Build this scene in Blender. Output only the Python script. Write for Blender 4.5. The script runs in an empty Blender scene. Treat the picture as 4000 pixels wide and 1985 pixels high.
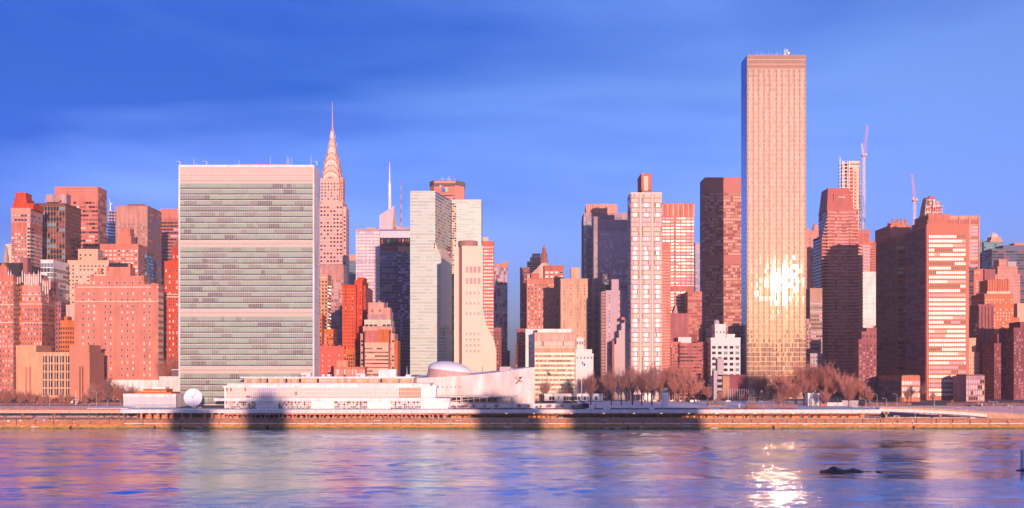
import bpy, math, random
from mathutils import Vector, Matrix
R=math.radians
# ---------------------------------------------------------------- camera, sky, sun, exposure
sc=bpy.context.scene; COL=sc.collection
F=4800.0; HZ=1450.0; CH=34.5
cam=bpy.data.cameras.new('camera'); cam.lens=36*F/4000; cam.sensor_width=36; cam.sensor_fit='HORIZONTAL'
cam.shift_y=(HZ-992.5)/4000; cam.clip_start=1; cam.clip_end=30000
co=bpy.data.objects.new('camera',cam); COL.objects.link(co); co.location=(0,0,CH); co.rotation_euler=(R(90),0,0); sc.camera=co
SUN_EL=4.0; SUN_AZ=12.4          # the sun stands behind the camera, 12.4 degrees to its right
w=bpy.data.worlds.new('World'); sc.world=w; w.use_nodes=True
nt=w.node_tree; N=nt.nodes; L=nt.links; N.clear()
out=N.new('ShaderNodeOutputWorld'); bg=N.new('ShaderNodeBackground'); L.new(bg.outputs[0],out.inputs[0])
sky=N.new('ShaderNodeTexSky'); sky.sky_type='NISHITA'; sky.sun_disc=False
sky.sun_elevation=R(SUN_EL); sky.sun_rotation=R(180-SUN_AZ); sky.air_density=1.0; sky.dust_density=.8; sky.ozone_density=2.5
tc=N.new('ShaderNodeTexCoord'); mp=N.new('ShaderNodeMapping'); mp.inputs['Scale'].default_value=(1.5,1.5,8.0)
mp.inputs['Rotation'].default_value=(0,R(5),0)
L.new(tc.outputs['Generated'],mp.inputs[0])
nz=N.new('ShaderNodeTexNoise'); nz.inputs['Scale'].default_value=1.15; nz.inputs['Detail'].default_value=5; nz.inputs['Roughness'].default_value=.45
nz.inputs['Distortion'].default_value=.5
L.new(mp.outputs[0],nz.inputs['Vector'])
cr=N.new('ShaderNodeValToRGB'); cr.color_ramp.elements[0].position=.26; cr.color_ramp.elements[1].position=.58
cr.color_ramp.elements[0].color=(.0,.31,1.18,1); cr.color_ramp.elements[1].color=(.76,.90,1.78,1)
def wm(op,a,b):
    q=N.new('ShaderNodeMath'); q.operation=op
    for i,v in enumerate((a,b)):
        if isinstance(v,(int,float)): q.inputs[i].default_value=v
        else: L.new(v,q.inputs[i])
    return q.outputs[0]
sep=N.new('ShaderNodeSeparateXYZ'); L.new(tc.outputs['Generated'],sep.inputs[0])
fac=wm('ADD',nz.outputs[0],wm('MULTIPLY',sep.outputs[0],.5)); fac=wm('SUBTRACT',fac,wm('MULTIPLY',sep.outputs[2],.55)); fac=wm('ADD',fac,.07)
n2=N.new('ShaderNodeTexNoise'); n2.inputs['Scale'].default_value=4.2; n2.inputs['Detail'].default_value=6; n2.inputs['Roughness'].default_value=.6; n2.inputs['Distortion'].default_value=.8; L.new(mp.outputs[0],n2.inputs['Vector'])
fac=wm('ADD',fac,wm('MULTIPLY',wm('SUBTRACT',n2.outputs[0],.5),.12))
L.new(fac,cr.inputs[0])
def mulc(col,fa,c0,c1,p0,p1):
    r=N.new('ShaderNodeValToRGB'); r.color_ramp.elements[0].position=p0; r.color_ramp.elements[1].position=p1
    r.color_ramp.elements[0].color=c0+(1,); r.color_ramp.elements[1].color=c1+(1,); L.new(fa,r.inputs[0])
    x=N.new('ShaderNodeMix'); x.data_type='RGBA'; x.blend_type='MULTIPLY'; x.inputs[0].default_value=1; L.new(col,x.inputs[6]); L.new(r.outputs[0],x.inputs[7]); return x.outputs[2]
c=mulc(sky.outputs[0],wm('ADD',0,0),(1,1,1),(1,1,1),0,1)
mix=N.new('ShaderNodeMix'); mix.data_type='RGBA'; mix.blend_type='MULTIPLY'; mix.inputs[0].default_value=1
L.new(c,mix.inputs[6]); L.new(cr.outputs[0],mix.inputs[7])
c=mulc(mix.outputs[2],sep.outputs[2],(.50,.74,1.55),(1,1,1),0.0,.22)                       # clear blue down to the western horizon
# dawn side behind the viewer: gold at its horizon, lilac higher up, brightened to fill shaded fronts; fades out into the blue western half
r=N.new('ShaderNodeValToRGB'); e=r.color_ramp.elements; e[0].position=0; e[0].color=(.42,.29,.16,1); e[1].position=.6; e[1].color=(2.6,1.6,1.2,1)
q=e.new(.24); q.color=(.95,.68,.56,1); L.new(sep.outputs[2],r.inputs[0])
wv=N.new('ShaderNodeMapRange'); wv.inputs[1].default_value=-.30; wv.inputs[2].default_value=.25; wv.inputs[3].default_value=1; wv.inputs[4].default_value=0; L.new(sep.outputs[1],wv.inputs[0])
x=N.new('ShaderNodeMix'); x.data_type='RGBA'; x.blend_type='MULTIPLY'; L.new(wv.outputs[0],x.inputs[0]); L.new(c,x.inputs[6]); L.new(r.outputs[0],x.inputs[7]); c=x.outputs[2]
c=mulc(c,sep.outputs[2],(1,1,1),(4.2,2.4,1.5),.30,.62)   # overhead sky brightened, out of view, to lift the shade
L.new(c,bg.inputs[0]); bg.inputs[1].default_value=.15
sl=bpy.data.lights.new('sun','SUN'); sl.energy=4.3; sl.angle=R(.5); sl.color=(1,.64,.50)
so=bpy.data.objects.new('sun',sl); COL.objects.link(so)
sd=Vector((math.sin(R(SUN_AZ))*math.cos(R(SUN_EL)),-math.cos(R(SUN_AZ))*math.cos(R(SUN_EL)),math.sin(R(SUN_EL))))
so.rotation_euler=sd.to_track_quat('Z','Y').to_euler(); so.location=(300,-300,400)
sc.view_settings.view_transform='Standard'; sc.view_settings.look='None'; sc.view_settings.exposure=.62; sc.view_settings.gamma=1
sc.cycles.sample_clamp_indirect=300.0; sc.cycles.blur_glossy=2.0; sc.cycles.max_bounces=6; sc.cycles.glossy_bounces=4; sc.cycles.diffuse_bounces=3
# ---------------------------------------------------------------- materials
MAT={}
def mat(name,c,rough=.8,metal=0,var=.12,scale=.15,spec=.3,bump=0,c2=None,streak=1.0,stain=0):
    if name in MAT: return MAT[name]
    m=bpy.data.materials.new(name); MAT[name]=m; m.use_nodes=True
    n=m.node_tree.nodes; l=m.node_tree.links; p=n['Principled BSDF']
    p.inputs['Roughness'].default_value=rough; p.inputs['Metallic'].default_value=metal
    p.inputs['Specular IOR Level'].default_value=spec
    c=tuple(c)+(1,)
    if var<=0: p.inputs['Base Color'].default_value=c
    else:
        g=n.new('ShaderNodeNewGeometry'); mp=n.new('ShaderNodeMapping'); mp.inputs['Scale'].default_value=(scale,scale,scale*streak)
        nz=n.new('ShaderNodeTexNoise'); nz.inputs['Scale'].default_value=1; nz.inputs['Detail'].default_value=6; nz.inputs['Roughness'].default_value=.65
        l.new(g.outputs['Position'],mp.inputs[0]); l.new(mp.outputs[0],nz.inputs['Vector'])
        r=n.new('ShaderNodeValToRGB'); r.color_ramp.elements[0].position=.3; r.color_ramp.elements[1].position=.7
        lo=tuple(v*(1-var) for v in c[:3])+(1,) if c2 is None else tuple(c2)+(1,)
        hi=tuple(min(1,v*(1+var)) for v in c[:3])+(1,)
        r.color_ramp.elements[0].color=lo; r.color_ramp.elements[1].color=hi
        l.new(nz.outputs[0],r.inputs[0]); l.new(r.outputs[0],p.inputs['Base Color'])
        if stain:
            mq=n.new('ShaderNodeMapping'); mq.inputs['Scale'].default_value=(.45,.45,.035); l.new(g.outputs['Position'],mq.inputs[0]); n2=n.new('ShaderNodeTexNoise'); n2.inputs['Scale'].default_value=1; n2.inputs['Detail'].default_value=5; n2.inputs['Roughness'].default_value=.7; l.new(mq.outputs[0],n2.inputs['Vector'])
            r2=n.new('ShaderNodeValToRGB'); r2.color_ramp.elements[0].position=.34; r2.color_ramp.elements[0].color=(1-stain,1-stain*1.1,1-stain*1.1,1); r2.color_ramp.elements[1].position=.6; r2.color_ramp.elements[1].color=(1,1,1,1); l.new(n2.outputs[0],r2.inputs[0])
            mx=n.new('ShaderNodeMix'); mx.data_type='RGBA'; mx.blend_type='MULTIPLY'; mx.inputs[0].default_value=1; l.new(r.outputs[0],mx.inputs[6]); l.new(r2.outputs[0],mx.inputs[7]); l.new(mx.outputs[2],p.inputs['Base Color'])
        if bump:
            b=n.new('ShaderNodeBump'); b.inputs['Distance'].default_value=bump; l.new(nz.outputs[0],b.inputs['Height']); l.new(b.outputs[0],p.inputs['Normal'])
    return m
def glassm(name,c,rough=.15,metal=.0,spec=.6,wob=.0):
    if name in MAT: return MAT[name]
    m=mat(name,c,rough,metal,0,spec=spec)
    if wob:
        n=m.node_tree.nodes; l=m.node_tree.links; p=n['Principled BSDF']
        g=n.new('ShaderNodeNewGeometry'); nz=n.new('ShaderNodeTexNoise'); nz.inputs['Scale'].default_value=.35; nz.inputs['Detail'].default_value=2
        l.new(g.outputs['Position'],nz.inputs['Vector']); b=n.new('ShaderNodeBump'); b.inputs['Distance'].default_value=wob
        l.new(nz.outputs[0],b.inputs['Height']); l.new(b.outputs[0],p.inputs['Normal'])
    return m
wl=dict(
 brick=(.52,.16,.12), brick2=(.62,.21,.155), redbrick=(.60,.07,.025), orange=(.62,.17,.05), salmon=(.66,.28,.22), pink=(.68,.34,.28),
 beige=(.66,.40,.28), tan=(.62,.36,.22), cream=(.78,.60,.48), white=(.87,.85,.84), marble=(.84,.75,.72), stone=(.60,.42,.34),
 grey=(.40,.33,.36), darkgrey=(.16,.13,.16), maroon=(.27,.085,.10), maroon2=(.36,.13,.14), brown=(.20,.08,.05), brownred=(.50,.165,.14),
 mauve=(.48,.29,.31), concrete=(.50,.33,.26), roofdark=(.035,.03,.04), steel=(.62,.42,.36), teal=(.10,.22,.24), lilac=(.50,.36,.42), olive=(.34,.22,.12))
def W(k):
    k2='wall_'+k
    if k2 in MAT: return MAT[k2]
    return mat(k2,wl[k],rough=.85,var=.2,scale=.12,streak=.5,stain=.28)
glassm('g_dark',(.02,.02,.03),0.03,0,0.6); glassm('g_mid',(.055,.05,.07),0.03,0,0.6); glassm('g_pale',(.62,.50,.44),0.6,0,0.2)
glassm('g_sky',(.30,.36,.45),0.04,0.4,.6); glassm('g_green',(.36,.40,.31),.3,.15,.5); glassm('g_green2',(.28,.32,.27),.3,.15,.5)
glassm('g_blue',(.05,.10,.20),0.04,0.2,.8); glassm('g_bright',(.92,.86,.80),.5,.1,.4); glassm('g_white',(.74,.68,.64),.5,0,.3); glassm('g_amber',(.75,.38,.16),0.6,0,0.2)
glassm('g_warm',(.66,.40,.34),0.6,0,0.2); glassm('g_silver',(.30,.45,.44),.3,.2,.5); glassm('g_teal',(.18,.36,.42),0.04,0.2,.6)
glassm('g_gold',(.93,.60,.48),.09,.9,.6,wob=.02); glassm('g_gold2',(.95,.66,.56),.12,.9,.6,wob=.03); glassm('g_gold3',(.85,.52,.42),.16,.9,.5,wob=.03)
glassm('g_maroon',(.26,.08,.09),0.6,0,0.2)
glassm('g_lav',(.50,.42,.55),0.6,0,0.2)
for k in MAT: MAT[k].name=k
def M(k):
    if isinstance(k,bpy.types.Material): return k
    if k in MAT: return MAT[k]
    return W(k)
# ---------------------------------------------------------------- mesh builder
ORG={}
class MB:
    def __init__(s): s.v=[];s.f=[];s.mi=[];s.mats=[]
    def m(s,k):
        if k not in s.mats: s.mats.append(k)
        return s.mats.index(k)
    def quad(s,a,b,c,d,k):
        i=len(s.v); s.v+=[a,b,c,d]; s.f.append((i,i+1,i+2,i+3)); s.mi.append(s.m(k))
    def tri(s,a,b,c,k):
        i=len(s.v); s.v+=[a,b,c]; s.f.append((i,i+1,i+2)); s.mi.append(s.m(k))
    def box(s,x0,x1,y0,y1,z0,z1,k,top=None):
        i=len(s.v); s.v+=[(x0,y0,z0),(x1,y0,z0),(x1,y1,z0),(x0,y1,z0),(x0,y0,z1),(x1,y0,z1),(x1,y1,z1),(x0,y1,z1)]
        q=s.m(k); t=s.m(top) if top else q
        for f,mm in (((0,1,5,4),q),((1,2,6,5),q),((2,3,7,6),q),((3,0,4,7),q),((4,5,6,7),t),((3,2,1,0),q)):
            s.f.append(tuple(i+j for j in f)); s.mi.append(mm)
    def prism(s,poly,z0,z1,k,top=None,poly2=None):
        n=len(poly); i=len(s.v); p2=poly2 or poly
        s.v+=[(x,y,z0) for x,y in poly]+[(x,y,z1) for x,y in p2]
        for j in range(n):
            s.f.append((i+j,i+(j+1)%n,i+n+(j+1)%n,i+n+j)); s.mi.append(s.m(k))
        s.f.append(tuple(range(i+n,i+2*n))); s.mi.append(s.m(top or k)); s.f.append(tuple(reversed(range(i,i+n)))); s.mi.append(s.m(k))
    def yprism(s,poly,y0,y1,k):   # poly of (x,z)
        n=len(poly); i=len(s.v)
        s.v+=[(x,y0,z) for x,z in poly]+[(x,y1,z) for x,z in poly]
        for j in range(n):
            s.f.append((i+j,i+n+j,i+n+(j+1)%n,i+(j+1)%n)); s.mi.append(s.m(k))
        s.f.append(tuple(range(i,i+n))); s.mi.append(s.m(k)); s.f.append(tuple(reversed(range(i+n,i+2*n)))); s.mi.append(s.m(k))
    def xprism(s,poly,x0,x1,k):   # poly of (y,z)
        n=len(poly); i=len(s.v)
        s.v+=[(x0,y,z) for y,z in poly]+[(x1,y,z) for y,z in poly]
        for j in range(n):
            s.f.append((i+j,i+(j+1)%n,i+n+(j+1)%n,i+n+j)); s.mi.append(s.m(k))
        s.f.append(tuple(reversed(range(i,i+n)))); s.mi.append(s.m(k)); s.f.append(tuple(range(i+n,i+2*n))); s.mi.append(s.m(k))
    def tube(s,p,q,r0,r1,k,n=6,cap=True):
        p=Vector(p);q=Vector(q); d=q-p
        if d.length<1e-6: return
        d.normalize(); a=d.orthogonal().normalized(); b=d.cross(a); i=len(s.v); q_=s.m(k)
        for c,r in ((p,r0),(q,r1)):
            for j in range(n):
                t=2*math.pi*j/n; s.v.append(tuple(c+a*(r*math.cos(t))+b*(r*math.sin(t))))
        for j in range(n): s.f.append((i+j,i+(j+1)%n,i+n+(j+1)%n,i+n+j)); s.mi.append(q_)
        if cap: s.f.append(tuple(range(i+n,i+2*n))); s.mi.append(q_); s.f.append(tuple(reversed(range(i,i+n)))); s.mi.append(q_)
    def lathe(s,cx,cy,prof,k,n=24):  # prof of (r,z)
        i=len(s.v); q_=s.m(k)
        for r,z in prof:
            for j in range(n): t=2*math.pi*j/n; s.v.append((cx+r*math.cos(t),cy+r*math.sin(t),z))
        for a in range(len(prof)-1):
            for j in range(n): s.f.append((i+a*n+j,i+a*n+(j+1)%n,i+(a+1)*n+(j+1)%n,i+(a+1)*n+j)); s.mi.append(q_)
        s.f.append(tuple(range(i+(len(prof)-1)*n,i+len(prof)*n))); s.mi.append(q_)
    def ball(s,c,r,k,n=10,sz=1,sx=1,sy=1):
        i=len(s.v); q_=s.m(k); h=n//2
        for a in range(h+1):
            ph=math.pi*a/h
            for j in range(n): t=2*math.pi*j/n; s.v.append((c[0]+sx*r*math.sin(ph)*math.cos(t),c[1]+sy*r*math.sin(ph)*math.sin(t),c[2]-sz*r*math.cos(ph)))
        for a in range(h):
            for j in range(n): s.f.append((i+a*n+j,i+a*n+(j+1)%n,i+(a+1)*n+(j+1)%n,i+(a+1)*n+j)); s.mi.append(q_)
    def mesh(s,name,org=(0,0,0),smooth=False):
        me=bpy.data.meshes.new(name); o=org
        me.from_pydata([(a-o[0],b-o[1],c-o[2]) for a,b,c in s.v],[],s.f)
        for k in s.mats: me.materials.append(M(k))
        me.polygons.foreach_set('material_index',s.mi)
        if smooth: me.polygons.foreach_set('use_smooth',[True]*len(s.f))
        me.update(); return me
    def build(s,name,parent=None,org=None,smooth=False):
        if parent is not None: org=ORG[parent.name]
        elif org is None:
            xs=[a[0] for a in s.v];ys=[a[1] for a in s.v];zs=[a[2] for a in s.v]; org=((min(xs)+max(xs))/2,(min(ys)+max(ys))/2,min(zs))
        o=bpy.data.objects.new(name,s.mesh(name,org,smooth)); COL.objects.link(o)
        if parent is not None: o.parent=parent
        else: o.location=org
        ORG[o.name]=tuple(org); return o
def tag(o,label=None,cat=None,group=None,kind=None):
    if label: o['label']=label
    if cat: o['category']=cat
    if group: o['group']=group
    if kind: o['kind']=kind
    return o
def empty(name,loc,label,cat,group=None):
    o=bpy.data.objects.new(name,None); COL.objects.link(o); o.location=loc; o.empty_display_size=1; ORG[o.name]=tuple(loc)
    return tag(o,label,cat,group)
def inst(name,me,parent,pos):
    o=bpy.data.objects.new(name,me); COL.objects.link(o); g=ORG[parent.name]; o.parent=parent
    o.location=(pos[0]-g[0],pos[1]-g[1],pos[2]-g[2]); ORG[o.name]=pos; return o
def copytree(o,loc,label=None,group=None):
    c=o.copy(); COL.objects.link(c); c.location=loc
    if label: c['label']=label
    if group: c['group']=group
    for ch in o.children:
        d=ch.copy(); COL.objects.link(d); d.parent=c
        for g in ch.children: e=g.copy(); COL.objects.link(e); e.parent=d
    return c
def X(px,D): return (px-2000)*D/F
def Z(py,D): return CH+(HZ-py)*D/F
rnd=random.Random(7)
# ---------------------------------------------------------------- facades
RES=(('g_dark',6),('g_mid',4),('g_pale',2),('g_sky',1))
OFF=(('g_dark',4),('g_mid',4),('g_pale',1),('g_sky',2))
DRK=(('g_dark',9),('g_mid',4),('g_lav',1))
def pick(ms): return rnd.choices([a for a,b in ms],[b for a,b in ms])[0]
WC={}
def winmesh(face,ww,wh,g,frame):
    key=(face,round(ww,2),round(wh,2),g,frame)
    if key in WC: return WC[key]
    b=MB(); t=.10; e=.02; fr=.09*min(ww,wh)
    if face=='f':
        b.box(-ww/2,ww/2,-t,.05,0,wh,frame); b.quad((-ww/2+fr,-t-e,fr),(ww/2-fr,-t-e,fr),(ww/2-fr,-t-e,wh-fr),(-ww/2+fr,-t-e,wh-fr),g)
    elif face=='r':
        b.box(-.05,t,-ww/2,ww/2,0,wh,frame); b.quad((t+e,-ww/2+fr,fr),(t+e,ww/2-fr,fr),(t+e,ww/2-fr,wh-fr),(t+e,-ww/2+fr,wh-fr),g)
    else:
        b.box(-t,.05,-ww/2,ww/2,0,wh,frame); b.quad((-t-e,ww/2-fr,fr),(-t-e,-ww/2+fr,fr),(-t-e,-ww/2+fr,wh-fr),(-t-e,ww/2-fr,wh-fr),g)
    WC[key]=b.mesh('window'); return WC[key]
def P(bay,fh,ww=.5,wh=.55,ms=RES,top=.4,bot=0,frame='g_mid',skip=0,x=None,s=None):
    return dict(s='p',bay=bay,fh=fh,ww=ww,wh=wh,ms=ms,top=top,bot=bot,frame=frame,skip=skip,x=x)
def Rb(bay,fh,wh=.55,ms=OFF,top=.3,bot=0,gap=.12,run=4,mull=0,mk='steel',ww=1):
    return dict(s='b',bay=bay,fh=fh,wh=wh,ms=ms,top=top,bot=bot,gap=gap,run=run,mull=mull,mk=mk)
class Bld:
    def __init__(s,name,label,px,D,cat='building',group=None,dep=30):
        s.D=D; s.root=empty(name,(X(px,D),D+dep/2,gz(D)),label,cat,group); s.wins=[]; s.np=0
    def m(s,p0,p1,top,f=None,k='brick',dd=0,dep=30,bot=None,name='wall',side=True,roof=None,par=None,sf=None,ledge=None):
        D=s.D+dd; x0,x1=X(p0,D),X(p1,D); z1=Z(top,D); z0=Z(bot,D) if bot is not None else gz(D)-1
        b=MB(); b.box(x0,x1,D,D+dep,z0,z1,k,roof or 'roofing'); h=.9
        o=b.build(name,s.root)
        if dep>6 and x1-x0>5 and name!='sign':   # parapet
            b=MB(); t=.5
            b.box(x0-.15,x1+.15,D-.15,D+t,z1-.4,z1+h,k); b.box(x0-.15,x0+t,D+t,D+dep,z1-.4,z1+h,k); b.box(x1-t,x1+.15,D+t,D+dep,z1-.4,z1+h,k)
            b.build('parapet',o)
        if ledge:
            b=MB()
            for py in ledge:
                z=Z(py,D); b.box(x0-.3,x1+.3,D-.35,D+.02,z-.35,z+.35,'cream')
                if x0<0: b.box(x1-.02,x1+.3,D+.02,D+dep,z-.35,z+.35,'cream')
            b.build('ledge',o)
        if f: s.fac(f,'f',x0,x1,D,D+dep,z0,z1,o)
        sf=sf if sf is not None else (f if side else None)
        if sf and sf!=0:
            s.fac(sf,'r' if (x0+x1)<0 else 'l',x0,x1,D,D+dep,z0,z1,o)
        return o
    def fac(s,f,face,x0,x1,y0,y1,z0,z1,o=None):
        D=s.D; u=D/F; fh=f['fh']*u; bay=f['bay']*u
        a0,a1=(x0,x1) if face=='f' else (y0,y1)
        W_=a1-a0; n=max(1,int(round(W_/bay))); bay=W_/n
        zt=z1-f['top']*fh; nf=int((zt-z0-f['bot']*fh)/fh)
        def pt(a,off,z): return (a,y0-off,z) if face=='f' else ((x1+off,a,z) if face=='r' else (x0-off,a,z))
        if f['s']=='p':
            ww=bay*f['ww']; wh=fh*f['wh']
            for r in range(nf):
                for c in range(n):
                    if f['x'] is not None and face=='f' and c not in f['x']: continue
                    if f['skip'] and rnd.random()<f['skip']: continue
                    s.wins.append((ww*wh,face,pt(a0+(c+.5)*bay,0,zt-(r+1)*fh+(fh-wh)/2),ww,wh,pick(f['ms']),f['frame']))
        else:
            for r in range(nf):
                b=MB(); wh=fh*f['wh']; za=zt-(r+1)*fh+(fh-wh)/2; zb=za+wh; c=0; g_=f['gap']*bay/2
                while c<n:
                    k=pick(f['ms']); ru=rnd.randint(1,max(1,f['run']))
                    for c2 in range(c,min(n,c+ru)):
                        p,q=a0+c2*bay+g_,a0+(c2+1)*bay-g_; off=.06
                        A=[pt(p,off,za),pt(q,off,za),pt(q,off,zb),pt(p,off,zb)]
                        if face=='l': A.reverse()
                        b.quad(*A,k)
                    c+=ru
                b.build('window_band',s.root)
            if f['mull'] and s.np<100:
                step=f['mull']; me=MB(); t=.12*max(1,D/1000)
                if face=='f': me.box(-t,t,-.35,0,0,zt-z0,f['mk'])
                elif face=='r': me.box(0,.35,-t,t,0,zt-z0,f['mk'])
                else: me.box(-.35,0,-t,t,0,zt-z0,f['mk'])
                me=me.mesh('mullion')
                for c in range(0,n+1,step):
                    if s.np>=100: break
                    s.np+=1; inst('mullion',me,s.root,pt(a0+c*bay,0,z0))
    def done(s):
        ws=sorted(s.wins,key=lambda t:-t[0]*(1 if t[1]=='f' else .25))
        for a,face,pos,ww,wh,g,fr in ws[:99]: inst('window',winmesh(face,ww,wh,g,fr),s.root,pos)
        rest=ws[99:]
        if rest:
            b=MB()
            for a,face,pos,ww,wh,g,fr in rest:
                me=winmesh(face,ww,wh,g,fr); i=len(b.v)
                b.v+=[(v.co[0]+pos[0],v.co[1]+pos[1],v.co[2]+pos[2]) for v in me.vertices]
                mk=[fr,g]
                for p in me.polygons: b.f.append(tuple(i+j for j in p.vertices)); b.mi.append(b.m(mk[p.material_index]))
            o=b.build('window',s.root); o['kind']='stuff'
        return s.root
    def mb(s,name,fn,parent=None,smooth=False):
        b=MB(); fn(b); return b.build(name,parent or s.root,smooth=smooth)
def gz(D):
    if D<766: return 11.45
    if D<860: return 11.45+(D-766)*.024
    return 13.7
mat('roofing',(.20,.16,.17),.9,var=.3,scale=.3)
# ---------------------------------------------------------------- setting: water, ground, roads
def water_mat():
    m=bpy.data.materials.new('river_water'); m.use_nodes=True; n=m.node_tree.nodes; l=m.node_tree.links; p=n['Principled BSDF']; MAT['water']=m
    p.inputs['Base Color'].default_value=(.40,.72,1.0,1); p.inputs['Metallic'].default_value=1.0; p.inputs['Roughness'].default_value=.085; p.inputs['IOR'].default_value=1.5
    p.inputs['Specular IOR Level'].default_value=.75
    g=n.new('ShaderNodeNewGeometry')
    def noise(sx,sy,det,rough=.5,dist=0):
        mp=n.new('ShaderNodeMapping'); mp.inputs['Scale'].default_value=(sx,sy,1); l.new(g.outputs['Position'],mp.inputs[0])
        z=n.new('ShaderNodeTexNoise'); z.inputs['Scale'].default_value=1; z.inputs['Detail'].default_value=det; z.inputs['Roughness'].default_value=rough; z.inputs['Distortion'].default_value=dist
        l.new(mp.outputs[0],z.inputs['Vector']); return z.outputs[0]
    def math_(op,a,b):
        q=n.new('ShaderNodeMath'); q.operation=op
        for i,v in enumerate((a,b)):
            if isinstance(v,(int,float)): q.inputs[i].default_value=v
            else: l.new(v,q.inputs[i])
        return q.outputs[0]
    big=noise(.004,.022,4,.6,.6)
    mr=n.new('ShaderNodeMapRange'); mr.inputs[1].default_value=.42; mr.inputs[2].default_value=.6; mr.inputs[3].default_value=.35; mr.inputs[4].default_value=1.5
    l.new(big,mr.inputs[0])
    h=math_('ADD',noise(.4,.8,4,.65),math_('MULTIPLY',noise(1.3,2.2,2,.6),.35))
    h=math_('MULTIPLY',h,mr.outputs[0])
    b=n.new('ShaderNodeBump'); b.inputs['Distance'].default_value=.2; b.inputs['Strength'].default_value=1
    l.new(h,b.inputs['Height']); l.new(b.outputs[0],p.inputs['Normal'])
water_mat()
def rect(name,x0,x1,y0,y1,z,k,kind='structure'):
    b=MB(); b.quad((x0,y0,z),(x1,y0,z),(x1,y1,z),(x0,y1,z),k); o=b.build(name); o['kind']=kind; return o
import numpy as np
def river():
    rg=np.random.RandomState(5); y=np.concatenate([np.linspace(-60,262,30),np.arange(270,739.6,.8)]); x=np.concatenate([np.linspace(-2500,-380,12),np.arange(-360,360.1,1.6),np.linspace(380,2500,12)])
    XX,YY=np.meshgrid(x,y); H=np.zeros_like(XX)
    patch=.5+.5*np.sin(XX*.011+YY*.05+2*np.sin(YY*.021+XX*.004))*np.sin(XX*.006-YY*.033+1.7*np.sin(XX*.009))
    for i in range(70):
        lam=3.2*(14/3.2)**rg.rand() if i<54 else rg.uniform(18,45); th=rg.normal(1.45,.5); k=2*np.pi/lam; sl=.0135 if i<54 else .007
        ph=rg.uniform(0,6.28); bend=rg.uniform(.5,2.0)*np.sin(XX*.017+YY*.013+ph)
        H+=sl/k*np.sin(k*(np.cos(th)*XX+np.sin(th)*YY)+ph+bend)*((.35+1.1*patch) if i<54 else 1)
    H[(np.abs(XX)>362)|(YY<268)]=0
    nr,nc=XX.shape; v=np.stack([XX,YY,H],-1).reshape(-1,3); a=(np.arange(nr-1)[:,None]*nc+np.arange(nc-1)).ravel(); f=np.stack([a,a+1,a+nc+1,a+nc],-1)
    me=bpy.data.meshes.new('river_water'); me.vertices.add(len(v)); me.vertices.foreach_set('co',v.ravel()); me.loops.add(f.size); me.loops.foreach_set('vertex_index',f.ravel().astype(np.int32)); me.polygons.add(len(f)); me.polygons.foreach_set('loop_start',np.arange(0,f.size,4,dtype=np.int32)); me.polygons.foreach_set('use_smooth',np.ones(len(f),bool))
    me.update(calc_edges=True); me.materials.append(MAT['water']); o=bpy.data.objects.new('river_water',me); COL.objects.link(o); o['kind']='structure'
river()
mat('ground',(.16,.13,.13),.95,var=.3,scale=.05); mat('snow',(.80,.80,.86),.7,var=.06,scale=.08,bump=.1); mat('asphalt',(.06,.05,.06),.9,var=.3,scale=.2)
b=MB()
for x0,x1,ys in ((-2500,-232,788),(-232,216,764),(216,2500,800)):
    pr=[(ys,gz(ys)-.05),(860,13.65),(5200,13.65)]
    for (a,za),(c,zc) in zip(pr,pr[1:]): b.quad((x0,a,za),(x1,a,za),(x1,c,zc),(x0,c,zc),'ground')
tag(b.build('ground'),kind='structure')
rect('near_ground',-2500,2500,-900,-60,3,'ground')
rect('highway_road',-2500,2500,737,800,4.9,'asphalt')
b=MB()
for i in range(120): b.quad((-600+i*10,750,4.91),(-597+i*10,750,4.91),(-597+i*10,750.2,4.91),(-600+i*10,750.2,4.91),'white')
tag(b.build('lane_marking'),kind='structure')
b=MB(); xa,xb=X(2285,745),216
for i in range(24):
    y0=741+i*5; y1=y0+5
    b.quad((xa,y0,gz(y0)+.08),(xb,y0,gz(y0)+.08),(xb,y1,gz(y1)+.08),(xa,y1,gz(y1)+.08),'snow')
tag(b.build('snow_lawn'),kind='structure')
# far shore hills
b=MB(); pts=[]
for i in range(81):
    x=-2600+i*65; h=62+14*math.sin(i*.7)+8*math.sin(i*2.1); pts.append((x,h))
mat('hill',(.36,.22,.17),.9,var=.35,scale=.02)
for (xa,ha),(xb,hb) in zip(pts,pts[1:]):
    b.quad((xa,4400,13),(xb,4400,13),(xb,4560,hb),(xa,4560,ha),'hill'); b.quad((xa,4560,ha),(xb,4560,hb),(xb,5200,hb),(xa,5200,ha),'hill')
tag(b.build('far_hills'),kind='structure')
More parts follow.
